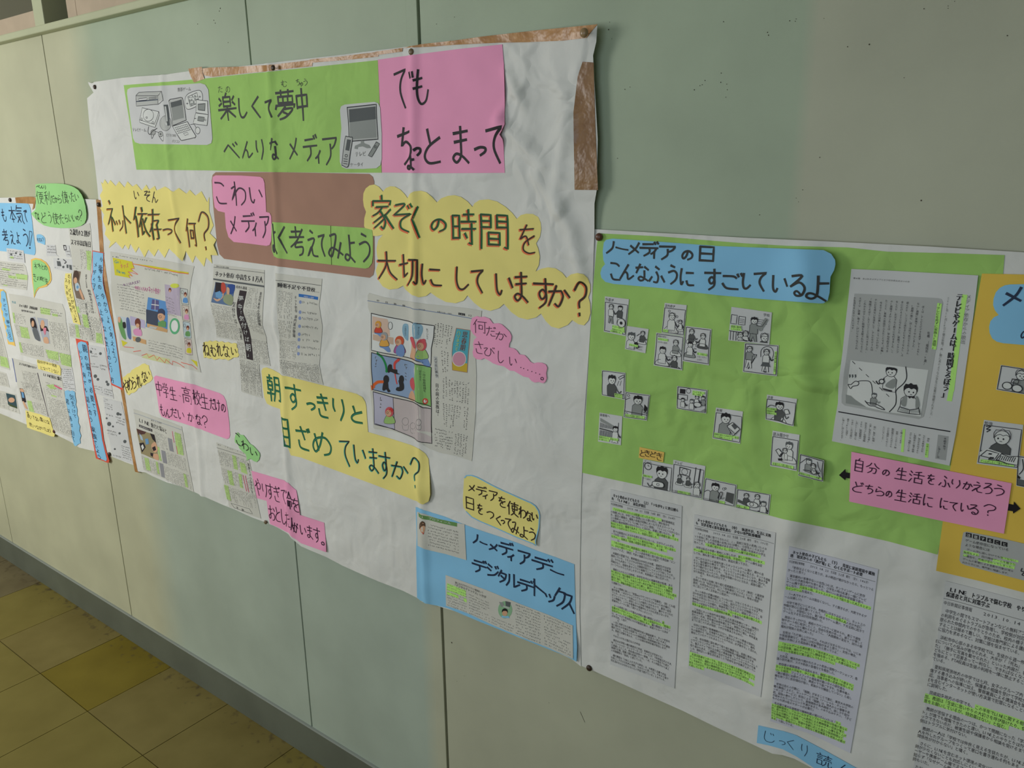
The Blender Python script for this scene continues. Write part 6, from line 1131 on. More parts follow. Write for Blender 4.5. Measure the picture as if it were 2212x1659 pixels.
cartoon('cartoon headed 新聞 of a boy reading an open newspaper', ZS, [(1172,475),(1402,510),(1378,785),(1140,740)], ('新聞', .03,.03,.24,.12), [(.05,.79,.92,.87),(.05,.87,.70,.94)], [('新聞を読むのが好きで、毎日',.06,.80,.92,.865),('空いた時間にチェック。',.06,.88,.70,.935)], dL)
def dM(k, f): person(k, f, .45, .38, .12, 'dark', 'dark', 'sit', 'line'); k.uline(f, [(.05,.5),(.15,.38),(.3,.4)], .0009, sm=True); k.upoly(f, [(.60,.50),(.72,.44),(.80,.60),(.66,.66)], PWHITE, d=.0014); k.uline(f, [(.60,.50),(.72,.44),(.80,.60),(.66,.66)], .0009, closed=True, d=.0016)
cartoon('cartoon headed 読書 of a boy reading in an armchair, its corner lifting', ZS, [(1607,365),(1863,402),(1832,637),(1592,578)], ('読書', .03,.03,.22,.14), [(.05,.48,.36,.57),(.05,.57,.30,.66),(.05,.66,.36,.75)], [('空き時間は',.06,.49,.36,.56),('積極的に',.06,.58,.30,.65),('読書タイム。',.06,.67,.38,.74)], dM, curls=[(1714,921,.008,.014)])
def dN(k, f): person(k, f, .66, .34, .12, 'gray', 'line', 'sit', 'line', -1); person(k, f, .52, .50, .08, 'line', 'line', 'bust', face=-1); k.upoly(f, [(.18,.52),(.28,.46),(.42,.56),(.32,.66)], PWHITE, d=.0014); k.uline(f, [(.18,.52),(.28,.46),(.42,.56),(.32,.66)], .001, closed=True, d=.0016); k.upoly(f, [(.28,.74),(.44,.72),(.44,.78),(.30,.80)], INK, d=.0016)
cartoon('cartoon headed 読み聞かせ of a mother reading to a child on her lap', ZS, [(1655,672),(1885,708),(1862,1018),(1633,975)], ('読み聞かせ', .03,.03,.62,.14), [(.08,.87,.88,.95)], [('お母さんの読み聞かせ。',.10,.875,.88,.945)], dN)
def dO(k, f): person(k, f, .40, .22, .11, 'gray', 'gray', 'bust'); person(k, f, .62, .34, .09, 'line', 'line', 'bust'); k.uline(f, [(.2,.66),(.5,.60),(.6,.74),(.8,.62),(.88,.8)], .001, d=.0014); k.uline(f, [(.05,.4),(.3,.1)], .0008); k.uline(f, [(.75,.12),(.92,.5)], .0008)
cartoon('cartoon of a parent and small child reading a picture book, its corner curling up', ZS, [(1888,870),(2095,928),(2085,1110),(1872,1056)], None, [(.03,.80,.95,.91)], [('就寝前にお母さんと読書。',.04,.81,.94,.90)], dO, curls=[(1780,1000,.010,.014),(1778,1040,.008,.010)])
def dP(k, f): person(k, f, .66, .36, .17, 'dark', 'dark', 'bust', face=-1); k.circ(f, .18, .22, .006, None, LINE, .0012); k.uline(f, [(.18,.18),(.18,.22),(.22,.21)], .0009); k.upoly(f, [(.40,.72),(.72,.70),(.74,.86),(.42,.88)], PWHITE, d=.0016, sm=True); k.uline(f, [(.40,.72),(.72,.70),(.74,.86),(.42,.88)], .001, sm=True, closed=True, d=.0018); k.circ(f, .57, .79, .0022, None, LINE, d=.0019)
cartoon('cartoon headed ゲーム of a boy holding a game pad beneath a wall clock', ZS, [(550,915),(805,965),(785,1200),(535,1150)], ('ゲーム', .04,.02,.30,.10), [(.03,.54,.34,.62)], [('時間を決めて',.04,.545,.34,.615),('ゲーム遊び。',.04,.64,.34,.71)], dP, top=.12)
def dQ(k, f):
    k.uline(f, [(.22,.18),(.56,.20),(.54,.40),(.22,.38)], .0014, closed=True); k.circ(f, .38, .29, .005, None, LINE); k.uline(f, [(.72,.10),(.70,.70)], .0012); k.uline(f, [(.86,.12),(.84,.65)], .0022)
    person(k, f, .24, .46, .05, 'line', 'dark', 'sit'); person(k, f, .52, .48, .05, 'line', 'dark', 'sit'); person(k, f, .82, .60, .08, 'line', 'line', 'bust')
cartoon('cartoon headed テレビ of children in front of a wall television', ZS, [(808,920),(1082,975),(1050,1258),(788,1205)], ('テレビ', .04,.02,.30,.11), [(.22,.87,.62,.94)], [('兄と番組は時間を決めて楽しんでいます。',.04,.875,.95,.935)], dQ, top=.13)
def dR(k, f): person(k, f, .36, .30, .11, 'dark', 'gray', 'bust'); k.upoly(f, [(.72,.40),(.95,.42),(.94,.88),(.70,.80)], DGREY, d=.0006); k.upoly(f, [(.95,.42),(.99,.36),(.98,.9),(.94,.88)], G2, d=.0007); k.circ(f, .62, .30, .002, None, LINE); k.circ(f, .67, .26, .0014, None, LINE); k.uline(f, [(.04,.6),(.15,.5),(.3,.62)], .0009, sm=True); k.uline(f, [(.48,.75),(.52,.5),(.58,.45),(.6,.55),(.55,.78)], .0012, sm=True, d=.0014)
cartoon('cartoon of a person lounging in front of a dark television set', ZS, [(1080,1075),(1350,1135),(1330,1325),(1055,1265)], None, [(.52,.84,.70,.94)], [('好きな番組を1時間だけ。',.04,.85,.70,.93)], dR)
def dS(k, f): person(k, f, .30, .28, .065, 'line', 'dark', 'bust'); person(k, f, .62, .24, .065, 'line', 'line', 'bust'); person(k, f, .82, .52, .07, 'gray', 'line', 'sit', 'dark'); k.upoly(f, circp(.50,.66,.17,.14), PWHITE, d=.0014); k.uline(f, circp(.50,.66,.17,.14), .0009, closed=True, d=.0016); k.upoly(f, [(.06,.52),(.36,.66),(.34,.80),(.06,.66)], DGREY, d=.001); k.circ(f, .48, .64, .003, None, LINE, d=.0018)
cartoon('cartoon of a family around a low table, rightmost of the bottom row', ZS, [(1350,1170),(1640,1218),(1622,1390),(1335,1330)], None, [(.04,.80,.42,.93)], [('家族と一緒に。',.05,.81,.42,.92)], dS)
note('orange_tag', 'small orange tag reading ときどき above the game cartoon', Zp(ZS, [(520,812),(730,857),(720,942),(512,905)]), ORG, 3.4, [('と 525 840 562 892;き 565 840 607 892;ど 610 850 658 897;き 665 862 712 925', ZS, INKB, dict(w=.10))])
# yellow sheet, printed page, pink question
ys = Sheet('golden_sheet', 'golden yellow sheet overlapping the green one at the right edge of the picture', 'coloured sheet', [(2121,591),(2212,593),(2400,600),(2390,900),(2370,1330),(2212,1280),(2120,1256),(2022,1233),(2036,1130),(2052,1015),(2073,880),(2090,760),(2105,680)], ORANGE, 3)
note('blue_cloud_sign', 'sky blue scalloped sign starting with メ on the golden sheet', Zp(ZT1, [(2060,432),(2000,442),(1945,470),(1900,520),(1875,590),(1870,660),(1890,720),(1932,770),(1880,795),(1840,840),(1826,900),(1832,970),(1860,1030),(1910,1065),(1980,1082),(2100,1092),(2300,1110),(2700,1150),(2900,1100),(2900,500),(2700,440),(2300,428)]), BLUE, 4.2, [('メ 1985 475 2180 655', ZT1, INKN, dict(w=.16, slope=(-.1, 0))), ('の 2180 940 2290 1040', ZT1, INKN, dict(w=.14))])
GO = 'black and white cartoon clippings on the golden sheet'
def dT(k, f): person(k, f, .66, .28, .15, 'line', 'gray', 'bust'); k.upoly(f, circp(.30,.76,.14,.14), PWHITE, d=.0014); k.uline(f, circp(.30,.76,.14,.14), .001, closed=True, d=.0016); k.upoly(f, circp(.60,.80,.15,.14), PWHITE, d=.0014); k.uline(f, circp(.60,.80,.15,.14), .001, closed=True, d=.0016); k.uline(f, [(.42,.46),(.62,.48),(.60,.62),(.40,.60)], .001, closed=True, d=.0018)
cartoon('cartoon of a child crouching over a handheld game, under the blue メ sign', ZT1, [(1955,1322),(2320,1378),(2280,1660),(1903,1598)], None, (), (), dT, 4.2, group=GO)
def dU(k, f): person(k, f, .52, .34, .19, 'line', 'dark', 'bust', face=-1); k.uline(f, [(.08,.14),(.2,.12),(.1,.2),(.2,.2),(.12,.26)], .0012, sm=True); k.upoly(f, [(.03,.72),(.20,.62),(.56,.68),(.44,.86),(.03,.80)], PWHITE, d=.0016); k.uline(f, [(.06,.80),(.20,.66),(.50,.70),(.42,.84)], .001, closed=True, d=.0018); k.upoly(f, [(.46,.84),(.56,.70),(.98,.72),(.98,.92)], PWHITE, d=.0016); k.uline(f, [(.46,.84),(.56,.70),(.76,.74),(.98,.70),(.98,.90),(.72,.90)], .001, closed=True, d=.0018); [k.uline(f, [(.56+i*.05,.74),(.52+i*.05,.84)], .0008, d=.0019) for i in range(8)]; k.upoly(f, [(.26,.72),(.34,.72),(.32,.75),(.24,.75)], INK, d=.0019); k.upoly(f, [(.30,.80),(.40,.80),(.38,.84),(.28,.84)], INK, d=.0019)
cartoon('cartoon headed 勉強 of a boy bored over his homework', ZT2, [(1770,752),(2205,808),(2145,1300),(1688,1238)], ('勉強', .02,.02,.24,.10), [(.08,.88,.90,.95)], [('ゲームがしたくて集中できず…。',.08,.885,.90,.945)], dU, 4.2, group=GO, top=.11)
def dV(k, f): k.upoly(f, [(.02,.76),(.98,.76),(.98,.98),(.02,.98)], G3); k.uline(f, [(.2,.1),(.25,.4),(.1,.6)], .001, sm=True); person(k, f, .7, .3, .15, 'line', 'line', 'bust'); k.upoly(f, [(.04,.62),(.16,.70),(.12,.76),(.03,.72)], INK, d=.001)
cartoon('cartoon cut off by the picture edge, beside the homework cartoon', ZT2, [(2142,1145),(2420,1190),(2400,1540),(2125,1482)], None, (), (), dV, 4.6, group=GO)
pg = Sheet('printed_page', 'printed page titled テレビやゲームは「時間どろぼう」 with a drawing of boys', 'printed page', [(1839,581),(1930,585),(2020,590),(2113,595),(2103,680),(2090,770),(2077,860),(2064,940),(2051,1006),(1980,991),(1900,974),(1850,964),(1797,953),(1803,910),(1810,870),(1811,830),(1820,760),(1826,700),(1833,640)], COPY, 4.4)
fr = frame(pg, [(1839,581),(2113,595),(2051,1006),(1797,953)]); k = Ink(pg)
GP = [(1846,634),(2026,644),(2034,646),(2037,655),(2030,700),(2000,880),(1995,900),(1985,905),(1825,876),(1818,870),(1818,855),(1835,720)]
k.poly(pg.P(*np.array(GP).T), flat('grey_panel', 182, 184, 183), .0003); k.build('grey_panel', pg.o)
k = Ink(pg); W4 = Zp(ZT2, [(295,92),(1155,200),(1070,715),(700,665),(430,600),(242,568)]); k.poly(pg.P(*np.array(W4).T), PWHITE, .0005)
Fp(k, ZT2, [(242,470),(300,485),(350,530),(470,610),(242,568)], G2, d=.0006); Lp(k, ZT2, [(905,165),(915,280),(880,350),(800,425),(800,500),(790,585),(725,662)], .0012, sm=True, d=.0007); Lp(k, ZT2, [(540,490),(518,340),(430,318),(365,330)], .001, sm=True, d=.0007); Fp(k, ZT2, [(268,360),(300,355),(345,325),(385,335),(375,368),(320,380),(295,405)], PWHITE, True, d=.0007); Lp(k, ZT2, [(268,360),(300,360),(345,325),(385,335),(375,368),(320,380),(295,405)], .001, sm=True, closed=True, d=.0008)
for i in range(6): Lp(k, ZT2, [(315+i*75,105+i*72),(345+i*75,133+i*72)], .0008, d=.0007)
for x in (287,318,350): Fp(k, ZT2, [(x-10,250),(x+6,248),(x+10,275),(x-6,290)], G3, d=.0007)
fb = frame(pg, Zp(ZT2, [(240,92),(1155,200),(1070,715),(200,568)])); person(k, fb, .575, .13, .062, 'dark', 'line', 'bust', face=-1); Fp(k, ZT2, [(690,350),(760,300),(798,310),(770,400),(690,385)], G2, True, d=.0013); Fp(k, ZT2, [(655,400),(755,425),(752,440),(652,415)], INK, d=.0014); Fp(k, ZT2, circp(640,325,28,24), PWHITE, True, d=.0013); Lp(k, ZT2, circp(640,325,28,24), .0012, closed=True, sm=True, d=.0015)
person(k, fb, .405, .70, .03, 'gray', 'gray', 'bust'); Lp(k, ZT2, [(455,540),(500,590),(560,600),(600,620),(670,640),(640,610),(560,570),(480,560)], .001, closed=True, sm=True, d=.0008); person(k, fb, .835, .48, .075, 'dark', 'line', 'bust')
Fp(k, ZT2, [(850,570),(885,490),(915,495),(900,600)], G2, True, d=.0013); Fp(k, ZT2, [(1020,490),(1045,520),(1055,600),(1015,620)], G2, True, d=.0013); Fp(k, ZT2, [(930,485),(1010,490),(990,515),(965,500),(945,515)], INK, d=.0014); Fp(k, ZT2, [(840,605),(950,640),(1050,625),(1062,690),(945,680),(815,655)], PWHITE, d=.0015); Lp(k, ZT2, [(840,605),(950,640),(1050,625),(1062,690),(945,680),(815,655)], .001, closed=True, d=.0016); Lp(k, ZT2, [(950,640),(945,680)], .001, d=.0016)
for i in range(4): Lp(k, ZT2, [(850-i*5,618+i*9),(935,645+i*8)], .0006, G2, d=.0017); Lp(k, ZT2, [(960,645+i*8),(1045+i*3,638+i*10)], .0006, G2, d=.0017)
k.build('illustration', pg.o, 'line drawing of a boy fishing, a boy peeling fruit and a boy reading')
k = Ink(pg); Lp(k, ZT1, [(1556,560),(1512,820),(1482,1050),(1452,1280),(1412,1600)], .0055, HILI, d=.0003); Lp(k, ZT2, [(1452,60),(1430,240),(1408,420),(1388,530)], .0055, HILI, d=.0003); Fp(k, ZT1, [(1255,635),(1305,645),(1240,1155),(1190,1145)], HILI, d=.0006); Fp(k, ZT2, [(1128,1010),(1162,1015),(1150,1170),(1115,1165)], HILI); Fp(k, ZT2, [(870,850),(900,855),(880,1110),(850,1105)], HILI); k.build('highlight', pg.o)
k = Ink(pg); ptext(k, [(1462,535),(1535,540),(1362,1690),(1290,1680)], 'テレビやゲームは「時間どろぼう」', INK, vertical=True, org=ZT1, d=.0007, fit=1.05, bold=2); k.build('headline', pg.o)
k = Ink(pg); ptext(k, [(1580,540),(1630,545),(1560,1095),(1508,1088)], 'メディア依存からの脱出', FAINT, vertical=True, org=ZT1); k.build('heading', pg.o)
k = Ink(pg); ptext(k, [(1370,565),(1398,568),(1195,1915),(1165,1905)], '2002年10月28日の朝日新聞「声」欄に次のような小学生の投書が掲載されました。', FAINT, vertical=True, org=ZT1); k.build('side_text', pg.o)
k = Ink(pg); ptext(k, [(1252,640),(1292,645),(1232,1150),(1192,1142)], '「テレビを見ずに家族と1週間」', INK, vertical=True, org=ZT1, d=.0009); k.build('subheading', pg.o)
k = Ink(pg); ptext(k, [(325,352),(950,392),(948,412),(323,372)], '第4章　あふれるメディアとどう付き合えばよいのか', PRINT, org=ZT1); k.build('chapter_line', pg.o)
k = Ink(pg); ptext(k, [(1145,950),(1175,953),(1130,1330),(1100,1322)], '佐橋　（福岡市・9歳）', PRINT, vertical=True, org=ZT1, d=.0007); k.build('byline', pg.o)

k = Ink(pg)
L = PAGE.split('\n')
for i, s_ in enumerate(L):
    a = i / (len(L) - 1); xt = 328 + a * 760; yt = 565 + a * 70; q = [(xt, yt), (xt+30, yt+3), (xt+30-45-a*35, yt+690), (xt-45-a*35, yt+685)]; ptext(k, q, (s_ + '　'*26)[:25], PRINT, vertical=True, org=ZT1, d=.0007, fit=.9)
L = PAGE2.split('\n')
for i, s_ in enumerate(L):
    a = i / (len(L) - 1); xt = 205 + a * 940; yt = 722 + a * 205; q = [(xt, yt), (xt+28, yt+4), (xt+28-24-a*12, yt+262), (xt-24-a*12, yt+256)]; ptext(k, q, (s_ + '　'*12)[:12], PRINT, vertical=True, org=ZT2, d=.0007, fit=.9)
Lp(k, ZT2, [(162,662),(600,740),(1000,815),(1392,880)], .0014, INK); Fp(k, ZT2, [(1262,915),(1378,935),(1345,1200),(1230,1180)], flat('tab_grey', 170, 172, 172)); ptext(k, [(1325,945),(1358,950),(1345,1090),(1312,1085)], '不眠不休で', PRINT, vertical=True, org=ZT2, d=.0006); ptext(k, [(1265,1040),(1298,1045),(1275,1175),(1245,1170)], '2年と91日', PRINT, vertical=True, org=ZT2, d=.0006); k.build('text_block', pg.o)
note('pink_question_sign', 'pink sign reading 自分の生活をふりかえろう どちらの生活ににている？ between two black arrows', Zp(ZT3, [(303,82),(1190,256),(2075,430),(2035,700),(1990,988),(1130,810),(278,632),(290,350)]), PINK, 5, [('自 345 155 430 300;分 465 205 612 325;の 648 280 720 345;生 788 255 922 390;活 942 295 1108 430;を 1145 330 1220 440;ふ 1275 350 1400 468;り 1412 388 1502 482;か 1540 415 1640 500;え 1640 415 1755 528;ろ 1762 430 1862 548;う 1880 450 1992 572;ど 318 412 432 528;ち 455 445 540 548;ら 570 472 665 572;の 685 515 748 582;生 788 498 915 628;活 940 538 1078 655;に 1100 558 1205 682;に 1285 598 1372 708;て 1385 638 1475 730;い 1512 655 1600 745;る 1605 668 1708 772;? 1762 662 1890 790', ZT3, INKP, dict(w=.095))])
Sheet('paper_arrow', 'black paper arrow pointing left from the pink question sign', 'arrow', Zp(ZT3, [(165,340),(235,272),(240,312),(285,318),(282,377),(238,370),(235,398)]), mat('black_paper', srgb(34, 30, 34)), 4.2, group='black paper arrows by the pink question sign')
Sheet('paper_arrow', 'black paper arrow pointing right from the pink question sign', 'arrow', Zp(ZT3, [(2035,655),(2095,668),(2100,632),(2172,712),(2092,765),(2088,740),(2028,730)]), MATS['black_paper'], 4.2, group='black paper arrows by the pink question sign')
s = Sheet('grey_printed_note', 'grey rounded printed note headed 注意すること on the golden sheet', 'printed page', Zp(ZT3, [(1540,975),(1575,965),(1900,1025),(2212,1098),(2700,1200),(2700,1620),(2212,1505),(1900,1425),(1560,1335),(1515,1315),(1497,1280),(1515,1100)]), flat('grey_panel', 176, 178, 176), 4.2)
k = Ink(s)
for i, ch in enumerate('注意すること'): x, y = 1570 + i*79, 972 + i*20; Fp(k, ZT3, [(x,y),(x+65,y+14),(x+62,y+62),(x-3,y+48)], INK); ptext(k, [(x+6,y+6),(x+58,y+18),(x+55,y+56),(x+4,y+44)], ch, PWHITE, org=ZT3, d=.0007)
ptext(k, [(1565,1040),(2045,1150),(2045,1185),(1562,1075)], 'ゲーム依存症になっている', INK, org=ZT3); ptext(k, [(1560,1090),(1835,1150),(1832,1185),(1555,1122)], 'ような場合には', INK, org=ZT3); k.build('heading', s.o)
k = Ink(s); Fp(k, ZT3, [(1955,1238),(2150,1282),(2148,1305),(1955,1262)], HILI); Fp(k, ZT3, [(1545,1170),(1712,1208),(1710,1238),(1540,1200)], HILI); Fp(k, ZT3, [(1868,1262),(2120,1318),(2115,1345),(1865,1290)], HILI); Fp(k, ZT3, [(1540,1210),(1590,1220),(1588,1245),(1538,1235)], HILI); Fp(k, ZT3, [(1705,1258),(2110,1352),(2105,1380),(1705,1290)], HILI); k.build('highlight', s.o)
k = Ink(s); ptext(k, [(1580,1145),(2125,1275),(2125,1300),(1578,1170)], 'ゲーム中に話しかけても気づかない', PRINT, org=ZT3, d=.0006); ptext(k, [(1545,1175),(2118,1315),(2116,1342),(1542,1202)], '無視をする、四六時中ゲームを離さな', PRINT, org=ZT3, d=.0006); ptext(k, [(1540,1213),(2112,1352),(2110,1378),(1538,1240)], 'い場合や、性格が変わってしまった、', PRINT, org=ZT3, d=.0006); ptext(k, [(1535,1250),(2100,1390),(2098,1415),(1532,1276)], 'ゲームの影響による言動や行動が見ら', PRINT, org=ZT3, d=.0006); ptext(k, [(1530,1288),(2060,1420),(2058,1445),(1528,1312)], 'れたときには、専門家に相談します。', PRINT, org=ZT3, d=.0006); Lp(k, ZT3, [(2190,1370),(2180,1400),(2215,1410),(2190,1440),(2212,1450)], .0012, sm=True); k.build('text_block', s.o)
# printed articles
need_glyphs(''.join(t for D in (DOC1, DOC2, DOC3, DOC4) for t in D))
BODY = mat('body_print', srgb(52, 48, 56), .8)
def article(label, px, q, D, rows, m=COPY, cols=31, wfrac=.985, layer=2.2, group='printed articles pasted side by side'):
    sh = Sheet('printed_article', label, 'printed page', px, m, layer, group=group); fr = frame(sh, q); kt = Ink(sh); kb = Ink(sh); kh = Ink(sh); ls = D[2].split('\n'); rows = (4.65 + sum(1 if l.strip() else .62 for l in ls)) / .962; p = 1 / rows; y = .018; cw = .972 / max(sum(.58 if ord(c) < 256 else 1 for c in l if c not in '{}') for l in ls)
    for i, line in enumerate(D[0].split('|')):
        need = len(line); kt.text(fr, line, .04 - .02*i, y, .04 - .02*i + min(need * cw * 1.18, .95), y + p * 1.15, INK); kt.text(fr, line, .043 - .02*i, y, .043 - .02*i + min(need * cw * 1.18, .953), y + p * 1.15, INK, d=.00045); y += p * 1.15
    y += p * .45; kt.uline(fr, [(.01, y), (.985, y)], .0006, FAINT); y += p * .4; kt.text(fr, D[1], .015, y, min(.015 + len(D[1]) * cw, .93), y + p * .88, PRINT); y += p * 1.5; hl = False
    for line in D[2].split('\n'):
        x = .012; seg = None; hstart = x if hl else None
        for ch in line:
            if ch == '{': hl = True; hstart = x; kh.g = (kh.g or 0) + 1; continue
            if ch == '}':
                kh.rect(fr, hstart, y - p*.04, x, y + p*.98, HILI, .0002); hl = False; hstart = None; continue
            w = cw * (.58 if ord(ch) < 256 else 1)
            if ch == '　' or ch == ' ': x += w; continue
            A = fr(x, y + p); ex = fr(x + w, y + p) - A; ez = fr(x, y + p*.10) - A; kb.glyph(ch, A, ex * (1.0 if ord(ch) > 255 else 1.7), ez * 1.05, BODY, .0005); x += w
        if hl and hstart is not None and x > hstart + .01: kh.rect(fr, hstart, y - p*.04, x, y + p*.98, HILI, .0002)
        y += p if line.strip() else p * .62
    kt.build('headline', sh.o); kb.build('text_block', sh.o); kh.build('highlight', sh.o); return y
r1 = article('leftmost printed article, headed ネット依存の子どもたち（上）, with long green highlights', [(1318.5,1056.7),(1395,1074),(1473,1093),(1468,1250),(1463,1380),(1456.8,1487),(1390,1462),(1317.8,1435),(1317.5,1300),(1318,1150)], [(1318.5,1056.7),(1473,1093),(1456.8,1487),(1317.8,1434.7)], DOC1, 72)
r2 = article('second printed article from the left, headed （中）, highlighted at its foot', [(1500,1111),(1590,1131),(1675.4,1151),(1665,1280),(1655,1400),(1643,1506),(1560,1475),(1486,1443.7),(1491,1280)], [(1500,1111),(1675.4,1151),(1643,1506),(1486,1443.7)], DOC2, 64)
r3 = article('bluish printed article headed （下）, third from the left', [(1704.6,1180),(1800,1204),(1897,1230),(1882,1350),(1862,1480),(1836.6,1627),(1750,1585),(1663.6,1557.7),(1680,1400),(1695,1270)], [(1704.6,1180),(1897,1230),(1836.6,1627),(1663.6,1557.7)], DOC3, 70, COPYB)
r4 = article('printed article headed LINE トラブルで悩む学校 at the right edge, running out of the picture', [(2043,1255),(2130,1277),(2330,1330),(2290,1600),(2240,1860),(2100,1800),(1950,1735),(1975,1650),(2000,1520),(2025,1380)], [(2043,1255),(2330,1330),(2240,1860),(1950,1735)], DOC4, 74, COPY, 31)
s = note('blue_strip', 'curling sky blue strip reading じっくり読んで at the bottom edge', [(1638,1567),(1694,1580),(1719,1588),(1777,1618.6),(1849,1658.7),(1920,1700),(2000,1740),(2080,1775),(2070,1815),(1980,1770),(1900,1735),(1830,1698),(1755,1657),(1720,1634),(1691,1618.6),(1660,1610),(1634.6,1604.8)], BLUE, 2.4, [('じ 185 655 265 738;っ 300 722 345 755;く 362 708 415 785;り 472 750 520 842', ZW, INKN, dict(w=.06)), ('読 590 825 712 928;ん 740 900 860 1000;で 890 960 1000 1090', ZW, INKN, dict(w=.055))])
# ------------------------------------------------------------------ far left poster
LG = 'newspaper clippings on the far left poster'
s = note('blue_sign', 'sky blue sign reading も本気で考えよう！ at the left edge of the picture', Zp(Z4, [(-900,400),(0,430),(250,434),(435,438),(462,460),(482,520),(510,720),(535,950),(565,1180),(560,1235),(545,1262),(380,1235),(100,1205),(0,1195),(-900,1100)]), BLUE, 1.8, [('も 25 530 100 720;本 145 490 255 740;気 255 470 375 760;で 385 545 440 730;考 35 850 135 1095;え 160 880 235 1085;よ 255 900 320 1080;う 370 850 450 1120', Z4, INKN, dict(w=.09))])
k = Ink(s); Lp(k, Z4, [(470,880),(508,890),(512,930),(482,1110),(468,1105),(470,880)], .0022, INKN); Fp(k, Z4, circp(476, 1148, 13, 15), INKN); k.build('exclamation_mark', s.o)
g = note('green_bubble_sign', 'green rounded bubble reading 便利だから使いたい ではどう使ったらいいの？', Zp(Z4, [(565,135),(620,125),(750,120),(900,120),(1010,128),(1100,148),(1180,180),(1245,225),(1300,300),(1335,380),(1360,480),(1375,600),(1372,690),(1350,750),(1290,795),(1200,822),(1100,830),(950,830),(800,815),(700,788),(610,730),(545,665),(495,600),(525,572),(560,540),(572,460),(568,300)]), LGREEN, 3.0, [('べ 580 152 640 195;ん 645 155 690 200;り 700 152 730 215;便 580 245 700 445;利 705 245 805 460;だ 815 310 870 430;か 870 335 920 420;ら 925 310 980 435;使 985 240 1085 435;い 1065 300 1120 410;た 1125 255 1185 410;い 1195 290 1255 390;で 555 580 590 700;は 592 590 625 695;ど 650 580 740 745;う 770 570 820 750;使 840 590 935 770;っ 920 650 960 690;た 950 600 1020 760;ら 1035 620 1085 735;い 1095 620 1150 725;い 1155 625 1215 725;の 1215 640 1265 705;? 1255 540 1310 720', Z4, INK, dict(w=.08))], curls=[(184,450,.008,.03)])
note('blue_sign', 'tiny blue scalloped note beside the blue 本気で考えよう sign', Zp(Z4, [(580,945),(600,928),(640,930),(680,950),(712,985),(718,1040),(715,1100),(680,1085),(640,1070),(600,1060),(582,1010)]), BLUE, 1.8, [('大 588 985 618 1040;丈 618 985 648 1045;夫 645 990 672 1050;? 675 985 700 1050', Z4, INKN, dict(w=.10))])
def lclip(label, org, q, heads=(), blocks=(), hil=(), pics=(), layer=1.6, pitch=.0045, m=NEWS):
    sh = clip(label, Zp(org, q), layer, group=LG, m=m); k = Ink(sh)
    for qq in hil: Fp(k, org, qq, HILN)
    k.build('highlight', sh.o); k = Ink(sh)
    for qq in blocks: k.tiny(frame(sh, Zp(org, qq[:4])), 0, 0, 1, 1, pitch, PRINT, vertical=(len(qq) < 5))
    k.build('text_block', sh.o)
    if heads:
        k = Ink(sh)
        for t in heads: ptext(k, t[0], t[1], t[2] if len(t) > 2 else INK, org=org, vertical=len(t) > 3, bold=1)
        k.build('headline', sh.o)
    for pc in pics:
        k = Ink(sh); pc(k); k.build('photograph', sh.o)
    return sh
def pa(k): Fp(k, Z5, [(1180,28),(1290,50),(1265,200),(1290,330),(1355,490),(1330,500),(1215,470),(1180,330),(1155,180)], flat('photo_brown', 128, 112, 98)); Fp(k, Z5, circp(1215,120,45,90), flat('photo_hair', 84, 66, 58), True, d=.0004); Fp(k, Z5, circp(1205,190,28,50), SKIN, True, d=.0006); Fp(k, Z5, [(1200,240),(1250,235),(1280,330),(1215,350)], flat('shirt_pale', 190, 206, 214), True, d=.0005); Fp(k, Z5, circp(1238,295,16,26), flat('phone_blue', 60, 110, 190), True, d=.0008); Fp(k, Z5, [(1255,330),(1290,340),(1340,480),(1310,480)], SKIN, True, d=.0006)
c = lclip('tall clipping headlined 2歳児の2割がスマホほぼ毎日 behind the green bubble', Z4, [(1090,818),(1270,800),(1430,752),(1445,860),(1470,1190)] + [(x, y + 1475) for x, y in ((1448,60),(1450,200),(1500,420),(1560,650),(1600,850),(1652,1215),(1400,1160),(1210,1120),(1110,1085),(1090,870),(1300,900),(1170,400),(1130,80))] + [(1150,1500),(1140,1300),(1115,1000)], [([(1110,832),(1435,872),(1440,975),(1112,938)], '2歳児の2割が'), ([(1125,1000),(1448,1040),(1452,1140),(1128,1098)], 'スマホほぼ毎日')], [[(1275,1170),(1445,1190),(1440,1510),(1290,1480)], [(1150,1420),(1270,1440),(1270,1500),(1155,1480)]], [[(1370,1190),(1450,1200),(1440,1510),(1385,1490)]], layer=1.5)
k = Ink(c); pa(k); k.build('photograph', c.o); k = Ink(c)
for q in ([(1215,600),(1255,610),(1280,710),(1235,700)], [(1310,725),(1390,740),(1425,950),(1340,930)], [(1195,890),(1245,900),(1280,1110),(1215,1095)], [(1530,1020),(1620,1040),(1640,1200),(1530,1180)]): Fp(k, Z5, q, HILN)
k.build('highlight', c.o); k = Ink(c)
for q in ([(1215,480),(1420,520),(1540,720),(1260,690)], [(1250,730),(1600,800),(1640,1190),(1310,1120)], [(1100,880),(1290,920),(1300,1100),(1120,1070)]): k.tiny(frame(c, Zp(Z5, q)), 0, 0, 1, 1, .0045, PRINT)
k.build('text_block', c.o); k = Ink(c); ptext(k, [(1360,90),(1390,95),(1395,310),(1375,310)], '遊びに没頭', INK, vertical=True, org=Z5); ptext(k, [(1390,330),(1440,335),(1500,720),(1460,710)], '動画を見せるのは', INK, vertical=True, org=Z5); ptext(k, [(1350,550),(1385,555),(1500,1140),(1465,1130)], '育児に使うスマートフォン', INK, vertical=True, org=Z5); k.build('headline', c.o)
lclip('clipping of small cartoons under the tiny blue note', Z4, [(735,1095),(880,1100),(900,1255),(935,1280),(740,1270)], (), [[(740,1105),(880,1110),(900,1250),(745,1240),0]], m=COPY)
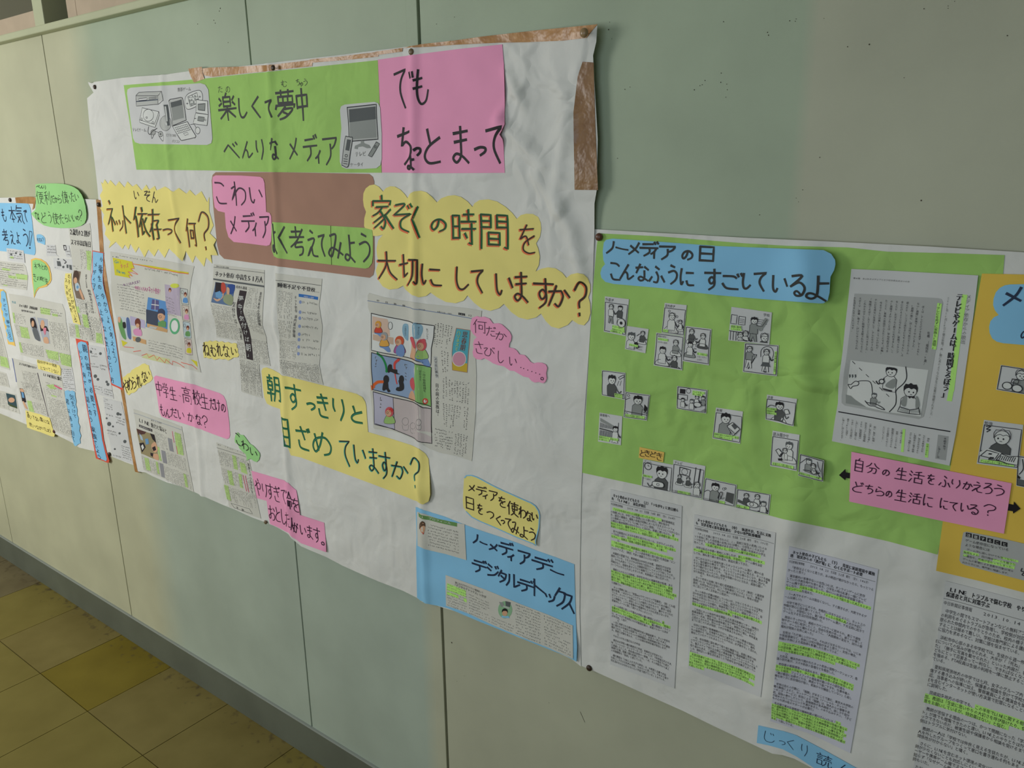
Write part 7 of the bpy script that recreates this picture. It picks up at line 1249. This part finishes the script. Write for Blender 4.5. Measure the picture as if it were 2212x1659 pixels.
lclip('clipping of a drawn screen left of the 2歳児 headline', Z4, [(1005,1100),(1100,1110),(1130,1290),(1060,1290)], (), [[(1040,1180),(1110,1190),(1120,1280),(1060,1270),0]], pics=[lambda k: Lp(k, Z4, [(1012,1108),(1050,1110),(1060,1175),(1025,1180)], .003, PRINT, closed=True)], m=COPY)
def scr(k):
    for q in ([(905,1355),(960,1360),(980,1440),(915,1435)], [(1060,1410),(1090,1415),(1090,1470),(1062,1465)], [(1100,1415),(1140,1420),(1150,1500),(1110,1490)]): Fp(k, Z4, q, G3)
    Fp(k, Z4, circp(930,1325,14,12), G3, True); Fp(k, Z4, circp(1010,1450,18,20), G3, True); Lp(k, Z4, [(1010,1330),(1060,1370),(1030,1395)], .003, PRINT)
lclip('clipping of computer screens and people drawings above the green きまり bubble', Z4, [(850,1310),(1150,1330),(1165,1530),(1080,1530),(860,1480)], (), [[(870,1440),(1000,1450),(1010,1490),(880,1480),0]], pics=[scr], m=COPY)
lclip('small cartoon clipping overlapping the foot of the blue sign', Z4, [(100,1150),(240,1165),(375,1190),(395,1385),(250,1360),(125,1345)], (), [[(120,1175),(350,1205),(365,1340),(140,1320),0]], [[(160,1280),(215,1285),(215,1320),(165,1310)]], pics=[lambda k: [Fp(k, Z4, circp(x, y, 16, 16), G3, True, d=.0006) for x, y in ((180,1250),(255,1230),(325,1250))]], layer=2.6, m=COPY)
lclip('highlighted clipping at the left picture edge under the blue sign', Z4, [(-300,1330),(0,1352),(375,1400),(410,1450),(445,1600),(425,1820),(0,1760),(-300,1720)], (), [[(0,1370),(370,1420),(430,1800),(10,1740),0]], [[(30,1465),(160,1480),(170,1510),(40,1500)], [(250,1555),(440,1580),(435,1660),(265,1640)], [(130,1580),(250,1595),(250,1640),(140,1625)], [(50,1730),(120,1740),(115,1755),(55,1745)]], layer=1.5)
note('green_speech_bubble', 'green speech bubble on orange paper reading ネットのきょりのとり方', Zp(Z4, [(492,1330),(560,1306),(650,1322),(730,1372),(785,1450),(812,1560),(820,1650),(800,1700),(740,1762),(680,1780),(622,1790),(575,1850),(542,1945),(528,1800),(510,1650),(500,1500)]), ORG, 1.9)
note('green_speech_paper', 'light green face of the orange-backed speech bubble, lettered by hand', Zp(Z4, [(515,1350),(570,1330),(640,1345),(710,1390),(760,1460),(785,1560),(795,1640),(770,1690),(720,1735),(650,1760),(605,1775),(565,1830),(545,1900),(535,1780),(525,1640),(515,1500)]), LGREEN, 2.7, [('ネ 540 1380 590 1480;ッ 598 1400 625 1450;ト 630 1390 655 1480;と 660 1410 700 1490;の 705 1430 750 1500', Z4, INK, dict(w=.10)), ('き 530 80 580 205;ょ 585 130 610 190;り 612 125 640 195;の 645 130 670 190;と 672 130 695 200;り 698 140 725 220;方 728 150 765 260', Z5, INK, dict(w=.10))])
# middle column of the left poster
n = lclip('clipping with two portraits of women and green highlighted columns', Z5, [(140,400),(400,440),(700,505),(990,565),(1035,680),(1050,850),(1090,1080),(1110,1300),(1150,1640),(1060,1620),(900,1560),(600,1450),(330,1372),(290,1150),(230,900),(180,650)], [([(305,560),(600,620),(595,665),(305,610)], 'ネット依存　診療最前線'), ([(340,650),(560,690),(555,720),(342,685)], '専門外来を訪ねて', PRINT), ([(190,515),(255,525),(255,560),(192,550)], '生活', flat('go_blue', 60, 150, 170))],
  [[(195,700),(400,740),(420,900),(225,870)], [(230,890),(440,935),(480,1120),(280,1090)], [(780,840),(1030,880),(1100,1320),(870,1280)], [(300,1170),(690,1240),(710,1420),(340,1350)], [(720,1290),(1120,1370),(1140,1560),(760,1470)], [(640,610),(990,670),(1000,780),(650,720), 0]], [[(640,620),(800,645),(800,745),(650,720)], [(830,715),(920,730),(920,770),(835,755)], [(200,700),(230,705),(245,870),(220,865)], [(315,920),(440,945),(480,1120),(345,1095)], [(300,1170),(330,1175),(370,1340),(330,1335)], [(725,1290),(930,1330),(940,1470),(770,1430)], [(940,1340),(1125,1380),(1140,1570),(980,1530)]])
k = Ink(n); Fp(k, Z5, [(480,780),(560,770),(600,900),(660,1170),(560,1130),(500,960)], flat('photo_pale', 176, 180, 190)); Fp(k, Z5, [(485,800),(545,800),(590,930),(580,990),(530,960),(495,900)], flat('hair_black', 52, 44, 46), True, d=.0004); Fp(k, Z5, circp(525,880,22,50), SKIN, True, d=.0006); Fp(k, Z5, [(520,960),(590,960),(645,1150),(560,1110)], flat('jacket_grey', 104, 108, 112), True, d=.0005); k.build('photograph', n.o, 'portrait of a long-haired woman')
k = Ink(n); Fp(k, Z5, [(590,780),(760,810),(800,1200),(700,1180),(640,1000)], flat('photo_pale', 196, 196, 196)); Fp(k, Z5, [(635,900),(665,910),(745,920),(785,1005),(720,985),(650,1000)], flat('hair_black', 52, 44, 46), d=.0004); Fp(k, Z5, circp(680,890,32,70), SKIN, True, d=.0006); Fp(k, Z5, [(690,960),(740,950),(720,1060)], flat('collar_pink', 216, 130, 150), True, d=.0007); Fp(k, Z5, [(700,1100),(760,1100),(780,1190),(705,1180)], SKIN, True, d=.0006); k.build('photograph', n.o, 'portrait of a dark-haired woman')
def strip(name, label, outer, inner, mo, mi_, layer, texts, parentmat=None):
    a = Sheet(name, label, 'paper sign', outer, mo, layer); b = Sheet('blue_face', None, None, inner, mi_, layer + .8, parent=a.o); k = Ink(b)
    for t in texts: k.hand(t[0], t[1], t[2], **(t[3] if len(t) > 3 else {}))
    k.build('lettering', b.o).__setitem__('kind', 'stuff'); return a
Y5 = 1475   # shifts Z5 coordinates into Z4, Z6 by 2950
def z(pts, dy): return [(x, y + dy) for x, y in pts]
outer = Zp(Z4, [(1468,1188),(1560,1205),(1652,1222)] + z([(1648,0),(1643,120),(1645,230),(1668,350),(1705,480),(1755,700),(1805,900),(1850,1150),(1885,1400),(1918,1659)], Y5) + z([(1952,430),(1955,468),(1860,415),(1772,378)], 2950) + z([(1738,1659),(1702,1400),(1672,1180),(1640,950),(1600,790),(1560,650),(1500,430),(1462,300),(1444,180),(1470,60)], Y5))
inner = Zp(Z4, [(1478,1202),(1560,1217),(1642,1232)] + z([(1640,0),(1635,120),(1637,230),(1660,350),(1697,480),(1747,700),(1797,900),(1842,1150),(1877,1400),(1908,1659)], Y5) + z([(1938,425),(1860,392),(1780,352)], 2950) + z([(1746,1659),(1710,1400),(1680,1180),(1648,950),(1608,790),(1568,650),(1508,430),(1470,300),(1452,180),(1478,60)], Y5))
strip('blue_vertical_strip', 'long blue vertical strip edged in red reading 小学生の今からよく考えよう', outer, inner, RED, BLUE, 3.6, [
 ('小 1590 1290 1640 1370;学 1575 1420 1635 1540', Z4, INKN, dict(w=.11)), ('学 1575 0 1630 80;生 1560 115 1615 205;の 1565 265 1610 330;今 1610 395 1670 490;か 1650 535 1710 605;ら 1670 630 1715 700;よ 1705 760 1745 870;く 1735 925 1765 985;考 1745 1010 1800 1110;え 1765 1150 1820 1235;よ 1785 1260 1830 1350;う 1810 1370 1855 1500', Z5, INKN, dict(w=.10)), ('メ 1505 1380 1545 1450', Z4, INKN, dict(w=.10)),
 ('デ 1475 25 1535 95;ィ 1480 150 1510 205;ア 1465 240 1530 350;と 1525 410 1570 480;の 1560 540 1605 600;上 1580 650 1640 740;手 1600 780 1655 860;な 1640 920 1690 1000;き 1665 1090 1710 1170;ま 1680 1170 1725 1240;り 1700 1260 1745 1370;の 1715 1390 1760 1450;と 1730 1480 1775 1560;り 1745 1580 1785 1650', Z5, INKN, dict(w=.10)), ('方 1760 250 1815 350', Z6, INKN, dict(w=.12))])
outer = Zp(Z5, [(1203,1115),(1300,1135),(1392,1162),(1400,1190),(1420,1400)]) + Zp(Z6, [(1440,100),(1480,350),(1512,510),(1550,680),(1592,850),(1622,1030),(1650,1250),(1690,1420),(1742,1590),(1722,1626),(1620,1580),(1528,1550),(1500,1400),(1450,1120),(1400,850),(1365,650),(1340,500),(1300,200),(1270,0)]) + Zp(Z5, [(1245,1350),(1225,1230)])
inner = Zp(Z5, [(1240,1185),(1290,1160),(1365,1180),(1390,1230),(1410,1400)]) + Zp(Z6, [(1430,100),(1465,350),(1495,540),(1530,700),(1565,870),(1598,1050),(1628,1260),(1665,1420),(1700,1560),(1690,1595),(1610,1560),(1555,1530),(1520,1400),(1468,1120),(1415,850),(1378,650),(1352,500),(1312,200),(1285,0)]) + Zp(Z5, [(1262,1350),(1232,1230)])
strip('blue_vertical_strip', 'red-backed blue vertical strip reading 親の協力が必要です, hanging over the poster foot', outer, inner, RED, BLUE, 2.6, [
 ('親 1310 1205 1390 1340;の 1350 1395 1390 1460;協 1365 1500 1435 1620;い 1265 1310 1300 1350;つ 1275 1400 1310 1450;も 1290 1500 1330 1570', Z5, INKN, dict(w=.10)),
 ('力 1400 160 1450 250;が 1410 290 1455 345;必 1425 410 1480 510;要 1440 545 1500 650;で 1475 680 1520 750;す 1490 770 1540 880;何 1320 180 1365 270;で 1335 320 1375 380;も 1350 430 1385 490;話 1370 560 1425 660;し 1395 690 1430 740;合 1410 770 1465 860;う 1430 890 1470 970;家 1450 1040 1520 1130;族 1470 1150 1545 1250;で 1500 1270 1545 1330;い 1520 1340 1560 1390;よ 1535 1400 1580 1460;う 1555 1490 1605 1560', Z6, INKN, dict(w=.10))])
note('blue_wavy_strip', 'short blue wavy-edged strip reading 気をつけて, left of the red-backed strip', Zp(Z6, [(1030,475),(1080,462),(1110,480),(1150,468),(1192,495),(1195,560),(1212,640),(1205,700),(1228,770),(1225,850),(1248,910),(1245,980),(1272,1040),(1262,1110),(1290,1190),(1272,1250),(1280,1310),(1250,1320),(1205,1358),(1180,1340),(1155,1250),(1140,1100),(1110,900),(1070,740),(1040,600)]), BLUE, 2.6, [('気 1110 530 1190 630;を 1140 640 1185 700;つ 1150 710 1195 745;け 1155 770 1205 830;て 1165 850 1215 900;君 1050 600 1100 690;は 1075 760 1115 820;赤 1095 870 1150 960;ば 1115 990 1160 1050;目 1130 1110 1180 1180;て 1145 1200 1190 1280', Z6, INKN, dict(w=.10))])
note('yellow_vertical_strip', 'bent yellow vertical strip beside the photo in the 2歳児 clipping', Zp(Z5, [(1040,78),(1135,78),(1140,240),(1165,400),(1205,600),(1250,760),(1285,900),(1225,880),(1168,865),(1120,680),(1070,500),(1035,380),(1022,240)]), YEL, 2.6, [('の 1085 100 1120 160;子 1080 180 1125 250;ど 1090 320 1130 370;も 1110 400 1150 470;が 1130 500 1180 560;見 1150 590 1195 650;て 1180 670 1215 730;い 1185 740 1225 780;る 1180 790 1225 850;ス 1035 160 1070 220;マ 1045 270 1080 330;ホ 1050 360 1090 420;に 1075 460 1110 510;気 1095 540 1140 610;を 1115 630 1155 690', Z5, INKB, dict(w=.10))])
note('orange_wavy_strip', 'narrow blue strip with an orange wavy edge near the left picture border', Zp(Z5, [(-40,335),(0,328),(50,335),(90,375),(100,430),(130,600),(150,760),(172,900),(205,1060),(243,1238),(180,1215),(128,1205),(105,1080),(85,960),(40,780),(10,640),(-40,500)]), ORG, 1.8)
note('blue_wavy_strip', 'blue face of the orange-edged strip at the left border, lettered by hand', Zp(Z5, [(10,370),(50,350),(88,390),(95,450),(125,600),(145,760),(165,900),(195,1040),(218,1170),(150,1170),(110,1110),(118,1050),(92,990),(110,930),(70,860),(80,800),(45,750),(50,690),(20,640),(30,570),(5,520),(15,450)]), BLUE, 2.7, [('子 40 480 90 530;ど 55 560 100 610;も 65 630 110 680;が 80 710 125 760;夢 100 820 155 880;中 110 900 160 950;に 120 970 165 1010;な 130 1020 175 1060;る 140 1070 190 1130', Z5, INKN, dict(w=.10))])
lclip('clipping cut off by the left picture edge below the highlighted one', Z5, [(-400,700),(-100,760),(0,930),(60,1160),(120,1400),(158,1620),(0,1570),(-400,1450)], (), [[(-350,780),(40,1130),(140,1560),(-350,1420)]], [[(0,1390),(110,1420),(150,1590),(10,1550)]], layer=1.5)
n = lclip('clipping edged in dark blue with a phone photograph at its left side', Z5, [(185,1425),(400,1480),(600,1545)] + z([(690,400),(740,640),(795,920),(600,860),(400,780),(330,620),(260,300),(225,80)], Y5), [([(300,1490),(585,1560),(585,1600),(300,1535)], 'スマホが手放せない')], [[(350,1620),(600,1670),(680,1990),(400,1900)], [(330,1800),(620,1880),(700,2130),(420,2020)], [(440,2110),(700,2160),(760,2350),(480,2260)]], [[(430,2100),(500,2110),(550,2290),(470,2270)]], layer=1.5)
k = Ink(n); Lp(k, Z5, [(200,1440),(235,1640),(262,1800)], .006, flat('edge_blue', 110, 120, 170)); Lp(k, Z6, [(600,195),(650,400),(700,600),(768,875)], .005, flat('edge_dark', 80, 72, 84)); Fp(k, Z6, [(312,430),(365,440),(420,655),(395,660),(355,640)], flat('photo_dark', 50, 44, 50)); Fp(k, Z6, [(340,490),(375,500),(392,590),(355,580)], flat('phone_blue', 112, 160, 204), d=.0005); Fp(k, Z6, [(325,440),(370,450),(385,490),(335,485)], SKIN, True, d=.0006); Fp(k, Z6, [(365,640),(395,660),(440,760),(400,740)], SKIN, True, d=.0006); k.build('photograph', n.o, 'hand holding a phone')
lclip('clipping headed LINE 依存 with a red and green marker line', Z6, [(615,128),(800,180),(972,235),(1010,420),(1040,600),(1090,860),(1150,1230),(1050,1190),(850,1108),(800,860),(740,600),(680,360)], [([(690,180),(985,255),(985,320),(690,235)], 'LINE依存に悩む')], [[(720,330),(970,400),(1010,600),(750,530)], [(760,570),(1030,650),(1130,1180),(860,1080)]], [[(735,380),(850,370),(900,450),(800,440)], [(815,535),(900,560),(900,580),(820,560)]], pics=[lambda k: Lp(k, Z6, [(870,390),(985,445)], .005, PHIL)])
lclip('narrow printed clipping right of the portraits, above the blue wavy strip', Z6, [(975,100),(1150,110),(1175,260),(1205,480),(1100,470),(1015,455),(995,260)], (), [[(985,115),(1140,125),(1195,460),(1015,440),0]], m=COPY)
def cart(pts): return [lambda k: [(Fp(k, Z6, circp(x, y, r, r*1.1), G3, True, d=.0006)) for x, y, r in pts]]
lclip('printed clipping with four drawn panels under the long blue strip', Z6, [(1390,-260),(1660,-215),(1700,0),(1760,300),(1812,602),(1650,555),(1500,508),(1455,200),(1430,0)], (), [[(1420,-230),(1530,-200),(1560,-50),(1440,-60),0], [(1440,20),(1570,40),(1580,120),(1450,110),0], [(1590,50),(1700,70),(1720,170),(1600,150),0], [(1500,380),(1630,410),(1640,520),(1515,490),0], [(1650,430),(1790,460),(1800,580),(1665,540),0]], m=COPY, pics=cart([(1520,240,26),(1560,290,20),(1700,330,18),(1720,370,22),(1450,-150,16),(1600,-120,20)]))
lclip('second printed clipping with drawn panels, at the poster foot by the brown tape', Z6, [(1640,575),(1800,620),(1930,652),(1990,900),(2050,1250),(2125,1640),(1960,1585),(1790,1522),(1740,1250),(1700,1000)], (), [[(1650,590),(1780,625),(1800,800),(1670,760),0], [(1690,830),(1800,860),(1810,900),(1700,880),0], [(1700,1080),(1850,1120),(1870,1210),(1720,1170),0], [(1840,870),(1990,920),(2000,1050),(1850,1000),0], [(1800,1480),(1950,1520),(1960,1570),(1810,1530),0], [(1930,1330),(2080,1380),(2100,1600),(1960,1550),0]], m=COPY, pics=cart([(1880,840,24),(1920,850,16),(1700,910,14),(1740,1000,30),(1800,1040,14),(1905,1150,16),(1990,1280,24),(1830,1400,14)]))
n = lclip('clipping with a dark photograph at the bottom left picture corner of the poster', Z6, [(-300,400),(0,470),(130,500),(250,530),(285,700),(318,845),(150,790),(0,740),(-300,650)], (), [[(-20,500),(230,560),(290,820),(-10,720)]], layer=1.5)
k = Ink(n); Fp(k, Z6, [(95,510),(240,545),(262,650),(278,758),(160,715),(130,690)], flat('photo_teal', 58, 84, 92)); Fp(k, Z6, circp(185,620,50,40), SKIN, True, d=.0004); Fp(k, Z6, [(135,670),(270,730),(278,758),(160,715)], flat('photo_moss', 74, 88, 56), d=.0005); k.build('photograph', n.o)
lclip('small dark printed clipping just inside the left picture edge', Z6, [(-200,120),(0,165),(95,195),(125,300),(152,420),(0,385),(-200,350)], (), [[(-20,180),(90,210),(140,400),(0,370)]], layer=1.5)
note('yellow_sign', 'yellow note with two lines of writing between the left poster clippings', Zp(Z6, [(585,-25),(700,0),(850,40),(945,70),(968,130),(965,230),(800,180),(612,128),(595,60)]), YEL, 2.8, [('自 600 -15 640 30;分 645 -5 685 40;が 690 5 730 50;ネ 735 15 770 60;ッ 772 35 795 60;ト 800 30 822 75;依 825 35 865 90;存 865 45 905 100', Z6, INKB, dict(w=.12)), ('に 650 85 680 135;な 690 95 725 140;っ 730 115 755 140;て 765 110 800 155;い 820 120 850 180;な 860 135 890 185;い 900 150 935 195', Z6, INKB, dict(w=.12))])
note('yellow_sign', 'yellow note hanging over the bottom edge of the far left poster', Zp(Z6, [(405,782),(600,838),(790,905),(805,960),(830,1050),(872,1175),(860,1205),(820,1200),(640,1130),(500,1085),(432,1058),(418,950)]), YEL, 2.8, [('あ 430 800 470 910;い 475 860 510 925;て 520 870 550 930;な 560 885 595 950;い 600 910 635 960;集 635 890 690 970;に 700 930 740 980;な 745 945 790 1000', Z6, INKB, dict(w=.11)), ('世 465 975 510 1040;い 520 1010 545 1060;っ 550 1030 575 1060;な 580 1025 620 1085;が 625 1040 665 1095;っ 668 1060 690 1090;て 695 1055 725 1110;し 730 1070 750 1120;ま 755 1080 785 1130;う 785 1080 808 1140', Z6, INKB, dict(w=.11))])
# ------------------------------------------------------------------ drawing pins
def pin(label, px, py, off, m, r=.0052):
    x0, z0 = W0(px, py); h = H(x0, z0) + off; kf = 1 - h / S; x, z_ = float(x0 * kf), float(CAMZ + (z0 - CAMZ) * kf); y0 = -float(h)
    vs = []; fs = []; prof = [(1.05, 0), (1.0, .3), (.8, .55), (.45, .72), (0, .78)]; n = 16
    for a, b in prof[:-1]:
        for i in range(n): t = 2 * math.pi * i / n; vs.append((r*a*math.cos(t), -r*b, r*a*math.sin(t)))
    vs.append((0, -r * .78, 0)); L = len(vs) - 1
    for k_ in range(3):
        for i in range(n): fs.append((k_*n+i, k_*n+(i+1) % n, (k_+1)*n+(i+1) % n, (k_+1)*n+i))
    for i in range(n): fs.append((3*n+i, 3*n+(i+1) % n, L))
    o = mesh('drawing_pin', vs, fs, m, None, (0, 0, 0), True); o.location = (x, y0, z_); tag(o, label, 'drawing pin', 'drawing pins holding the posters')
    nv, nf = [], []
    for i in range(8): t = 2*math.pi*i/8; nv += [(.0006*math.cos(t), 0, .0006*math.sin(t)), (.0006*math.cos(t), -y0 + .004, .0006*math.sin(t))]
    for i in range(8): j = (i + 1) % 8; nf.append((2*i, 2*i+1, 2*j+1, 2*j))
    q = mesh('needle', nv, nf, STEEL, o, tuple(o.location)); q.location = (0, 0, 0); me = q.data
    for v, c in zip(me.vertices, nv): v.co = c
STEEL = mat('steel', srgb(150, 150, 150), .3, .5); PB = mat('pin_brown', srgb(96, 60, 42), .35, .5); PD = mat('pin_dark', srgb(62, 44, 34), .4, .5); PG = mat('pin_khaki', srgb(120, 104, 78), .35, .5)
pin('dark drawing pin in the torn upper left corner of the middle poster', 205, 188, .0035, PD); pin('dark drawing pin through the brown tape above the green title', 590.5, 146.5, .0052, PD); pin('khaki drawing pin above the pink title, beside the poster fold', 889, 112, .0040, PG, .0056); pin('tan drawing pin on the tape at the upper right corner of the middle poster', 1262, 71, .013, mat('pin_tan', srgb(150, 124, 88), .3, .5), .0065)
pin('brown drawing pin at the top left corner of the green sheet', 1294, 512, .0045, PB, .0060); pin('dark drawing pin at the lower left corner of the right poster', 1273, 1443, .0018, PD, .0056); pin('dark drawing pin at the lower edge of the middle poster beside the pink note', 574, 1128, .0032, PG, .0050)
pin('dark drawing pin in the tape left of the yellow starburst', 213, 442, .0048, PD, .0060); pin('dark drawing pin near the left picture edge above the blue sign', 22, 432, .0015, PD, .0060); pin('dark red drawing pin at the foot of the far left poster by the yellow note', 117, 932, .0015, mat('pin_red', srgb(92, 42, 36), .4, .5), .0055); pin('dark drawing pin at the poster foot beside the red-backed strip', 236.5, 981, .0015, PD, .0060)
